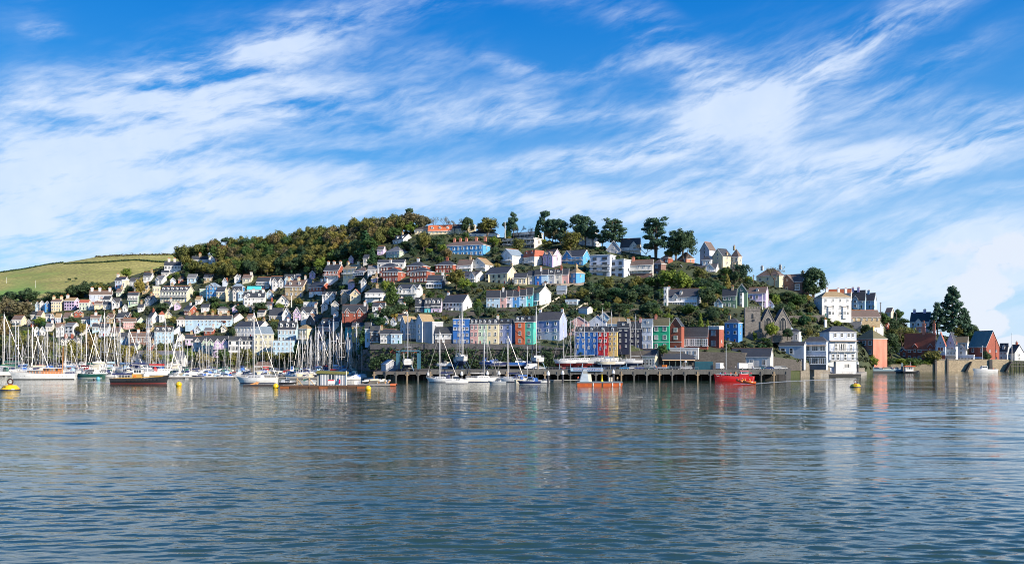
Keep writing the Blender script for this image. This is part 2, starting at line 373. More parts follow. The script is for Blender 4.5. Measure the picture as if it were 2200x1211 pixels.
def river_mesh():
    rws = np.concatenate([np.arange(1300, 841, -1.15), np.arange(839, 791, -1.5), np.arange(789, 760, -3)])
    ys = np.concatenate([[-60, 0, 30], CH * F / (rws - YH), [14000]]); nx = 760
    tx = np.linspace(-1, 1, nx); hw = np.where(ys < 1000, np.abs(ys) * .66 + 25, np.abs(ys) * .9)
    X = hw[:, None] * tx[None, :]; Y = np.repeat(ys[:, None], nx, 1); Z = np.zeros_like(X)
    dy = np.gradient(ys)[:, None]; dx = (2 * hw / nx)[:, None]; r_ = np.random.RandomState(2)
    for k in range(84):
        lam = .38 * (34 ** r_.uniform(0, 1)); th = R(90) + r_.normal() * .30; kk = 2 * pi / lam
        A = .0100 * lam * r_.uniform(.5, 1.1) / (1 + (lam / 2.8) ** 2 if lam <= 3.2 else 1 + (lam / 11) ** 2)
        att = np.clip(1.25 - 3.0 * np.abs(dy * sin(th)) / lam, 0, 1) * np.clip(1.25 - 3.0 * np.abs(dx * cos(th)) / lam, 0, 1)
        grp = .55 + .45 * np.sin(X * .05 * r_.uniform(.3, 1) + Y * .07 * r_.uniform(.3, 1) + r_.uniform(0, 6))
        ph = kk * (cos(th) * X + sin(th) * Y) + r_.uniform(0, 6.28) + .6 * np.sin(X * .21 * r_.uniform(.6, 1.4) + r_.uniform(0, 6)) 
        s_ = np.sin(ph); Z += A * att * grp * (np.clip((Y - 60) / 110, 0, 1) * .85 if lam > 3.2 else 1.0) * (s_ + .25 * np.cos(2 * ph))
    ny = len(ys); V = np.stack([X, Y, Z], -1).reshape(-1, 3).astype(np.float32)
    i_ = (np.arange(ny - 1)[:, None] * nx + np.arange(nx - 1)[None, :]).ravel(); Fc = np.stack([i_, i_ + 1, i_ + nx + 1, i_ + nx], 1).astype(np.int32); n = len(Fc)
    me = bpy.data.meshes.new('river'); me.vertices.add(len(V)); me.vertices.foreach_set('co', V.ravel()); me.loops.add(n * 4); me.loops.foreach_set('vertex_index', Fc.ravel())
    me.polygons.add(n); me.polygons.foreach_set('loop_start', np.arange(0, n * 4, 4, dtype=np.int32)); me.polygons.foreach_set('use_smooth', np.ones(n, dtype=bool)); me.update(calc_edges=True); return me
me = river_mesh(); me.materials.append(m)
structure(ob('river', me))

# quay ground: a flat made-up shelf in front of the hill, z = 4.8
QZ = 4.8
CONC = mat((.26, .25, .23), 'concrete', .9); ASPH = mat((.055, .055, .058), 'concrete', .95)
def shelf(name, pts, z0, z1, mt):
    b_ = MB(); b_.prism([(x, y) for x, y in pts], z0, z1, 'z'); return structure(b_.build(name, mt))
def at(px, D): return ((px - CX) / F * D, D)
shelf('quay_ground', [at(925, 392), at(1690, 392), at(1700, 432), at(1350, 420), at(850, 420), at(850, 392)], -3, QZ, ASPH)
shelf('terrace_ground', [at(1690, 440), at(1850, 458), at(1862, 500), at(1700, 450)], -3, 1.6, CONC)
shelf('marina_bank', [at(-250, 574), at(600, 566), at(720, 532), at(790, 470), at(850, 400), at(850, 424), at(790, 484), at(720, 556), at(600, 592), at(-250, 610)], -3, 2.6, mat((.16, .14, .11), 'stone', .9))
shelf('seawall_ground', [at(1880, 588), at(2012, 588), at(2012, 610), at(1880, 610)], -3, 3.2, mat((.18, .15, .11), 'stone', .9))

# ------------------------------------------------------------------ houses
UNITW = {}
def win_mesh(style, fr):
    """unit window: x -.5..+.5, z 0..1, front towards -y; frame mesh and pane mesh."""
    k = (style, fr)
    if k in UNITW: return UNITW[k]
    fm = WHITE if fr == 'w' else DARK if fr == 'd' else mat(WALLC[fr], 'paint', .5) if fr in WALLC else WHITE
    a = MB(); t, y0, y1 = .11, -.10, .02; tz = .07
    a.box(-.5, -.5 + t, y0, y1, 0, 1).box(.5 - t, .5, y0, y1, 0, 1).box(-.5 + t, .5 - t, y0, y1, 1 - tz, 1).box(-.62, .62, y0 - .08, y1, -.07, 0).box(-.5 + t, .5 - t, y0, y1, 0, tz * .8)
    nx, nz = {'s': (1, 2), 'c': (2, 1), 'g': (3, 4), 'w': (4, 1), 'x': (2, 2)}[style]
    for i in range(1, nx): x = -.5 + i / nx; a.box(x - .035, x + .035, y0 + .01, y1, tz, 1 - tz)
    for i in range(1, nz): z = i / nz; a.box(-.5 + t, .5 - t, y0 + .02, y1, z - .025, z + .025)
    p = MB(); p.box(-.5 + t, .5 - t, -.05, .015, tz * .8, 1 - tz)
    UNITW[k] = (a.mesh('window_frame', [fm]), p.mesh('pane', [GLASS]))
    return UNITW[k]
def add_window(parent, x, y, z, w, h, face, style, fr, u):
    f, p = win_mesh(style, fr)
    o = ob('window', f, parent, (x, y, z), face, (w, u * 6, h))
    q = ob('pane', p, o)
    return o
DOORM = {}
def add_door(parent, x, z, w, h, col, u):
    k = col
    if k not in DOORM:
        a = MB(); a.box(-.5, .5, -.02, .03, 0, 1, 1).box(-.4, .4, -.045, -.02, .03, .93, 0).box(-.62, .62, -.12, .03, -.04, 0, 2)
        b_ = MB(); b_.box(.22, .32, -.09, -.045, .45, .52)
        DOORM[k] = (a.mesh('door', [mat(col, 'gloss'), WHITE, CONC]), b_.mesh('handle', [mat((.6, .5, .3), 'metal')]))
    o = ob('door', DOORM[k][0], parent, (x, 0, z), 0, (w, u * 6, h)); ob('handle', DOORM[k][1], o)
HOUSES, HRECT = [], []
POTM = mat((.45, .17, .07), 'paint', .9)
DOORC = [(.05, .1, .3), (.3, .03, .03), (.02, .12, .08), (.5, .5, .48), (.03, .03, .04)]
def chimney_mb(x, y, z0, w, d, h, npots):
    c = MB(); c.box(x - w / 2, x + w / 2, y - d / 2, y + d / 2, z0, z0 + h).box(x - w * .6, x + w * .6, y - d * .62, y + d * .62, z0 + h, z0 + h * 1.1)
    for i in range(npots):
        px_ = x + (i - (npots - 1) / 2) * w / max(npots, 1) * .9
        c.lathe([(w / npots * .28, z0 + h * 1.1), (w / npots * .22, z0 + h * 1.42)], 6, 1, (px_, y, 0))
    return c
def dormer(parent, x, y, z, w, h, d, wall, roofm, u):
    a = MB(); hw = w / 2
    a.prism([(-hw, 0), (hw, 0), (hw, h), (0, h * 1.45), (-hw, h)], 0, d, 'y', 0)
    o_ = hw * .25; th = h * .12
    a.prism([(-hw - o_, h - o_ * .6), (0, h * 1.47), (0, h * 1.47 + th), (-hw - o_, h - o_ * .6 + th)], -h * .12, d, 'y', 1)
    a.prism([(hw + o_, h - o_ * .6), (hw + o_, h - o_ * .6 + th), (0, h * 1.47 + th), (0, h * 1.47)], -h * .12, d, 'y', 1)
    o = a.build('dormer', [wall, roofm], parent); o.location = (x, y, z)
    return o
def house(line):
    spec, short, rest = [s.strip() for s in line.split('|')]
    tk = spec.split(); x0, x1, x2, rb, re_, rr = map(float, tk[:6]); kind, wk, rk = tk[6:9]
    op = dict((t.split('=') if '=' in t else (t, '1')) for t in tk[9:])
    left = kind.endswith('L'); kind = kind[0]
    rnd = random.Random(int(x0 * 7 + rb))
    if left: near, far_f, far_s = x1, x2, x0
    else: near, far_f, far_s = x1, x0, x2
    fpx = abs(x1 - x0) if not left else abs(x2 - x1); spx = abs(x2 - x1) if not left else abs(x1 - x0)
    D = float(op['y']) if 'y' in op else T(near, rb)
    u = D / F; px, py, z0 = P(near, rb, D)
    phi = atan((near - CX) / F)
    Ldef = max(16, min(34, fpx * .8)) * u
    a = atan2(spx * u * (fpx * u), fpx * u * max(Ldef, spx * u * 1.3)) if spx > 0 else R(3)
    a = max(R(12), min(R(50), atan2(spx * u, Ldef))) if spx > 0 else R(2.5)
    psi = phi + (-a if left else a); c, s = cos(psi), sin(psi)
    t1 = (far_f - CX) / F
    if not left:
        W = (px - t1 * py) / (c + t1 * s); ox, oy = px - W * c, py + W * s
    else:
        W = (t1 * py - px) / (c + t1 * s); ox, oy = px, py
    t2 = (far_s - CX) / F
    Ln = (t2 * py - px) / (s - t2 * c) if spx > 0 else Ldef
    Ln = max(8 * u, min(Ln, 60 * u))
    if 'dp' in op: Ln = float(op['dp']) * u
    he, = ((YH - re_) / F * D + CH - z0,)
    ridge_y = Ln / 2 if kind in 'SH' else Ln * .2
    hr = (YH - rr) / F * (D + (ridge_y if kind != 'G' else 0)) + CH - z0
    hr = max(hr, he + 1.2 * u)
    t = thing(op.get('n', 'house'), (short + ' ' + rest).strip(), op.get('k', 'house').replace('_', ' '), (ox, oy, z0), -psi, op.get('gr', '').replace('_', ' ') or None)
    HOUSES.append((short, (x0 + x2) / 2, (rb + rr) / 2, x0, x2, rr, rb, D)); HRECT.append((x0, x2, rr - 2, rb, D))
    wm, rm = wallmat(wk), roofmat(rk)
    wl = MB(); base = max(-12 * u, min(-.2, .4 - z0)) if 'y' not in op else -1
    G = []
    if kind == 'S':
        wl.prism([(0, base), (Ln, base), (Ln, he), (Ln / 2, hr), (0, he)], 0, W, 'x')
    elif kind == 'G':
        wl.prism([(0, base), (W, base), (W, he), (W / 2, hr), (0, he)], 0, Ln, 'y')
    elif kind == 'F': wl.box(0, W, 0, Ln, base, hr)
    else: wl.box(0, W, 0, Ln, base, he)
    if 'fl' in op:   # string course / plinth bands proud of the wall
        for q in op['fl'].split(','):
            zz = he * float(q); wl.box(-.3 * u, W + .3 * u, -.5 * u, .4 * u, zz - .5 * u, zz + .5 * u, 1)
    if 'q' in op:    # quoins
        for xx in (0, W):
            for i in range(int(he / (2.2 * u))): wl.box(xx - .9 * u, xx + .9 * u, -.35 * u, .3 * u, i * 2.2 * u, i * 2.2 * u + 1.2 * u, 1)
    wall = wl.build('wall', [wm, WHITE], t)
    if 'lo' in op:   # lower part of the front in another colour
        z_ = he * .42; b_ = MB(); b_.box(.02, W - .02, -.35 * u, 0.1, base, z_); b_.build('lower_wall', [wallmat(op['lo'])], t)
    if 'up' in op:
        b_ = MB(); b_.box(.02, W - .02, -.35 * u, 0.1, he * .5, he - .3 * u); b_.build('upper_cladding', [wallmat(op['up'])], t)
    # roof
    rb_ = MB(); o = 1.1 * u; th = .9 * u
    if kind == 'S':
        sl_ = (hr - he) / (Ln / 2)
        for sgn in (1, -1):
            y_e = -o if sgn == 1 else Ln + o; z_e = he - o * sl_
            pr = [(y_e, z_e + .05), (Ln / 2, hr + .05), (Ln / 2, hr + .05 + th), (y_e, z_e + .05 + th)]
            if sgn == -1: pr = pr[::-1]
            rb_.prism(pr, -o * .7, W + o * .7, 'x', 0)
            pw = [(p, q + (.12 * u if i in (2, 3) else -.1 * u) * 1) for i, (p, q) in enumerate(pr)] if sgn == 1 else pr
            rb_.prism([(p, q - .25 * u) for p, q in pr], W + o * .7, W + o * .7 + .35 * u, 'x', 1)
        rb_.box(-o * .6, W + o * .6, Ln / 2 - .5 * u, Ln / 2 + .5 * u, hr + .05 + th * .7, hr + .05 + th * 1.35, 2)
        rb_.box(-o * .5, W + o * .5, -o - .35 * u, -o - .02 * u, he - o * sl_ - .3 * u, he - o * sl_ + .6 * u, 1)
    elif kind == 'G':
        sl_ = (hr - he) / (W / 2)
        for sgn in (1, -1):
            x_e = -o if sgn == 1 else W + o; z_e = he - o * sl_
            pr = [(x_e, z_e + .05), (W / 2, hr + .05), (W / 2, hr + .05 + th), (x_e, z_e + .05 + th)]
            rb_.prism(pr, -o, Ln + o, 'y', 0)
            rb_.prism([(p, q - .3 * u) for p, q in pr], -o - .4 * u, -o, 'y', 1)
        rb_.box(W / 2 - .5 * u, W / 2 + .5 * u, -o * .8, Ln + o * .8, hr + .05 + th * .7, hr + .05 + th * 1.4, 2)
    elif kind in 'HM':
        if kind == 'H':
            ins = min(W, Ln) / 2; rx0, rx1, ry0, ry1 = (ins, W - ins, Ln / 2, Ln / 2) if W >= Ln else (W / 2, W / 2, ins, Ln - ins)
            if W - 2 * ins < 1 * u and W >= Ln: rx0, rx1 = W / 2 - .6 * u, W / 2 + .6 * u
        else: ins = 2.6 * u; rx0, rx1, ry0, ry1 = ins * .4, W - ins * .4, ins, Ln - ins
        e0 = he + .04
        rb_.add([(-o, -o, e0), (W + o, -o, e0), (W + o, Ln + o, e0), (-o, Ln + o, e0), (rx0, ry0, hr), (rx1, ry0, hr), (rx1, ry1 + .01, hr), (rx0, ry1 + .01, hr)],
                [(0, 1, 5, 4), (1, 2, 6, 5), (2, 3, 7, 6), (3, 0, 4, 7), (4, 5, 6, 7), (3, 2, 1, 0)], 0)
        rb_.box(-o - .1 * u, W + o + .1 * u, -o - .3 * u, -o - .03 * u, e0 - .9 * u, e0 - .02, 1)
        rb_.box(W + o + .03 * u, W + o + .3 * u, -o, Ln + o, e0 - .9 * u, e0 - .02, 1)
        rb_.box(-o - .3 * u, -o - .03 * u, -o, Ln + o, e0 - .9 * u, e0 - .02, 1)
    else:
        oo = 1.6 * u if 'eave' in op else .5 * u
        rb_.box(-oo, W + oo, -oo, Ln + oo, hr, hr + 1.1 * u, 1).box(0, W, 0, Ln, hr + 1.1 * u, hr + 1.3 * u, 0)
    ridge_m = POTM if rk in 'btro' or rnd.random() < .35 else rm
    roof = rb_.build('roof', [rm, WHITE, ridge_m], t)
    # chimneys
    if 'c' in op:
        cm = wallmat(op.get('cc', rnd.choice(['TS', 'W', 'R', 'TS', 'O'])))
        for q in op['c'].split(','):
            fx = float(q); wch = 5.0 * u if fpx > 18 else 3.6 * u
            xx = min(max(fx * W, wch * .45), W - wch * .45); yy = Ln / 2
            if kind == 'G': xx, yy = (wch * .5 if fx < .5 else W - wch * .5), Ln * .55
            zz = (he if kind == 'G' else hr) - 3 * u
            ch = chimney_mb(xx, yy, zz, wch, 3.4 * u, float(op.get('ch', 8.5)) * u, 3 if wch > 4 * u else 2)
            ch.build('chimney', [cm, POTM], roof)
    # windows
    storey = 11.5 if fpx > 26 else 9.5
    hpx = he / u
    if 'w' in op: nc, nr = map(int, op['w'].split('x'))
    else: nc, nr = max(1, round(fpx / 9.5)), max(1, min(5, round(hpx / storey)))
    fr = op.get('f', 'w'); style = op.get('s', rnd.choice('ssc')); wbig = float(op.get('ww', 1))
    top = hr - 1.5 * u if kind == 'F' else he
    dcol = rnd.randrange(nc) if nc else 0
    if nc and nr:
        cw, rh = W / nc, top / nr
        wh = rh * .50; ww = min(cw * .5, wh * .66) * wbig
        ww = min(ww, cw * .86)
        gs = [tuple(map(float, q.split('/'))) for q in op['g'].split(';')] if 'g' in op else []
        for r_ in range(nr):
            for k in range(nc):
                xx, zz = cw * (k + .5), rh * r_ + rh * .28
                if r_ == 0 and k == dcol and nr > 1 and 'nd' not in op:
                    add_door(t, xx, .2 * u, min(cw * .4, 3.4 * u), min(rh * .75, 7.5 * u), DOORC[rnd.randrange(5)], u); continue
                if rnd.random() < .03: continue
                add_window(t, xx, -.01 - (.36 * u if ('lo' in op and zz < he * .42) or ('up' in op and zz > he * .5) else 0), zz, ww * rnd.choice((1, 1, 1, 1.3 if nc > 1 else 1)), wh, 0, style, fr, u)
    if kind == 'G' and hr - he > 5 * u and 'na' not in op:
        add_window(t, W / 2, -.01, he + (hr - he) * .08, min(3.4 * u, W * .3), min((hr - he) * .5, 5 * u), 0, style, fr, u)
    if spx > 7 and 'ns' not in op:
        sc_, sr = map(int, op['sw'].split('x')) if 'sw' in op else (max(1, round(spx / 13)), nr)
        for r_ in range(sr):
            for k in range(sc_):
                if rnd.random() < .25 and 'sw' not in op: continue
                yy = Ln * (k + .5) / sc_; zz = top / max(sr, 1) * (r_ + .28)
                add_window(t, -.01 if left else W + .01, yy, zz, min(Ln / sc_ * .4, 3.4 * u), min(top / max(sr, 1) * .5, 5.6 * u), R(-90) if left else R(90), style, fr, u)
    # dormers, gables, balconies, porches, bays
    if 'D' in op:
        n = int(op['D']); mans = kind == 'M'
        for k in range(n):
            xx = W * (k + .5) / n; h_ = (hr - he) * (.55 if mans else .42)
            fy = .10 if mans else .25
            dm = dormer(roof, xx, Ln * .5 * fy - (0 if not mans else 0.2 * u), he + (hr - he) * (.12 if mans else fy), min(W / n * .5, 5.5 * u), h_, Ln * .34, WHITE, rm, u)
            f_, p_ = win_mesh(style, 'w'); w_ = ob('window', f_, t, (xx, Ln * .5 * fy - (.25 * u if mans else .03), he + (hr - he) * (.12 if mans else fy) + h_ * .12), 0, (min(W / n * .36, 4 * u), u * 5, h_ * .8)); ob('pane', p_, w_)
    if 'g' in op:
        for q in op['g'].split(';'):
            fx, fw = map(float, q.split('/')); gx, gw = fx * W, fw * W
            gz = min(hr - .5 * u, he + gw * .62) if 'gh' not in op else he + (hr - he) * float(op['gh'])
            a_ = MB(); y_ = -1.6 * u
            a_.prism([(gx - gw / 2, base), (gx + gw / 2, base), (gx + gw / 2, he), (gx, gz), (gx - gw / 2, he)], y_, .2, 'y', 0)
            sl_ = (gz - he) / (gw / 2)
            for sg in (1, -1):
                xe = gx - sg * (gw / 2 + o); ze = he - o * sl_
                pr = [(xe, ze + .04), (gx, gz + .04), (gx, gz + .04 + th), (xe, ze + .04 + th)]
                a_.prism(pr, y_ - o, Ln * .5, 'y', 1); a_.prism([(p, q_ - .25 * u) for p, q_ in pr], y_ - o - .4 * u, y_ - o, 'y', 2)
            gp = a_.build('gable', [wallmat(op.get('gc', wk)), rm, WHITE], t)
            for r_ in range(nr + (1 if gz - he > 6 * u else 0)):
                f_, p_ = win_mesh(style, fr); zz = top / max(nr, 1) * (r_ + .28) if r_ < nr else he + (gz - he) * .1
                w_ = ob('window', f_, gp, (gx, y_ - .01, zz), 0, (min(gw * .5, 5 * u) * (1 if r_ < nr else .6), u * 5, min(top / max(nr, 1) * .55, 7 * u) * (1 if r_ < nr else .7))); ob_p = None
                a2 = ob('pane', p_, t, (gx, y_ - .01, zz), 0, w_.scale)
    if 'B' in op:
        for q in op['B'].split(','):
            zz = top * float(q); a_ = MB(); dpt = 5 * u
            a_.box(0, W, -dpt, -.02, zz - .5 * u, zz + .2 * u, 0)
            n = max(3, int(W / (3 * u)))
            for i in range(n + 1): x_ = .3 * u + (W - .6 * u) * i / n; a_.box(x_ - .16 * u, x_ + .16 * u, -dpt, -dpt + .3 * u, zz, zz + 3.2 * u, 1)
            a_.box(0, W, -dpt, -dpt + .3 * u, zz + 3.2 * u, zz + 3.6 * u, 1)
            if op.get('bg'): a_.box(.2 * u, W - .2 * u, -dpt + .1 * u, -dpt + .2 * u, zz + .3 * u, zz + 3 * u, 2)
            a_.build('balcony', [WHITE, WHITE if 'bd' not in op else DARK, GLASS], t)
    if 'p' in op:
        for q in op['p'].split(','):
            xx = W * float(q); a_ = MB(); pw = 4 * u
            a_.box(xx - pw, xx + pw, -3.4 * u, -.02, 0, 6 * u, 0).prism([(xx - pw * 1.15, 6 * u), (xx + pw * 1.15, 6 * u), (xx, 9 * u)], -4 * u, -.02, 'y', 1).box(xx - pw * .55, xx + pw * .55, -3.6 * u, -3.38 * u, .4 * u, 5.4 * u, 2)
            a_.build('porch', [WHITE, rm, GLASS], t)
    if 'bay' in op:
        for q in op['bay'].split(','):
            xx = W * float(q); hw = min(6 * u, W * .2); bz = top * (.5 if 'b2' not in op else .92); a_ = MB()
            poly = [(xx - hw, 0), (xx - hw * .6, -3 * u), (xx + hw * .6, -3 * u), (xx + hw, 0)]
            a_.prism(poly, max(base, -4 * u), bz, 'z', 0); a_.prism([(p, q_ - .4 * u if q_ < 0 else q_) for p, q_ in poly], bz, bz + 1 * u, 'z', 1)
            by = a_.build('bay', [WHITE if 'bw' in op else wm, rm], t)
            for r_ in range(1 if bz < top * .6 else nr):
                rh_ = top / max(nr, 1)
                f_, p_ = win_mesh('c', fr); w_ = ob('window', f_, by, (xx, -3.02 * u, rh_ * (r_ + .25)), 0, (hw * 1.05, u * 4, rh_ * .58)); ob('pane', p_, t, (xx, -3.02 * u, rh_ * (r_ + .25)), 0, (hw * 1.05, u * 4, rh_ * .58))
    if 'cons' in op:   # glazed veranda along the ground floor
        a_ = MB(); hh_ = min(8 * u, he * .5); n = max(3, int(W / (5 * u)))
        a_.prism([(-7 * u, hh_), (0, hh_ * 1.35), (0, hh_ * 1.45), (-7 * u, hh_ * 1.1)], -.3 * u, W + .3 * u, 'x', 0).box(0, W, -6.6 * u, -6 * u, 0, hh_ * .25, 0).box(.1, W - .1, -6.4 * u, -6.2 * u, hh_ * .25, hh_, 1)
        for i in range(n + 1): x_ = W * i / n; a_.box(x_ - .4 * u, x_ + .4 * u, -6.7 * u, -6.1 * u, 0, hh_, 0)
        a_.build('veranda', [WHITE, GLASS], t)
    if 'cr' in op:    # battlements
        a_ = MB(); zz = hr + .1 * u; n = max(4, int(W / (3.4 * u)))
        a_.box(-.6 * u, W + .6 * u, -.6 * u, 1.4 * u, zz - 5 * u, zz + 1.2 * u).box(W - 1.4 * u, W + .6 * u, 1.4 * u, Ln, zz - 5 * u, zz + 1.2 * u)
        for i in range(n): x_ = W * (i + .5) / n; a_.box(x_ - W / n * .3, x_ + W / n * .3, -.6 * u, 1.4 * u, zz + 1.2 * u, zz + 3.4 * u)
        for i in range(4): y_ = Ln * (i + .5) / 4; a_.box(W - 1.4 * u, W + .6 * u, y_ - Ln * .08, y_ + Ln * .08, zz + 1.2 * u, zz + 3.4 * u)
        a_.build('battlement', [wallmat('O')], t)
    return t, W, Ln, he, hr, u
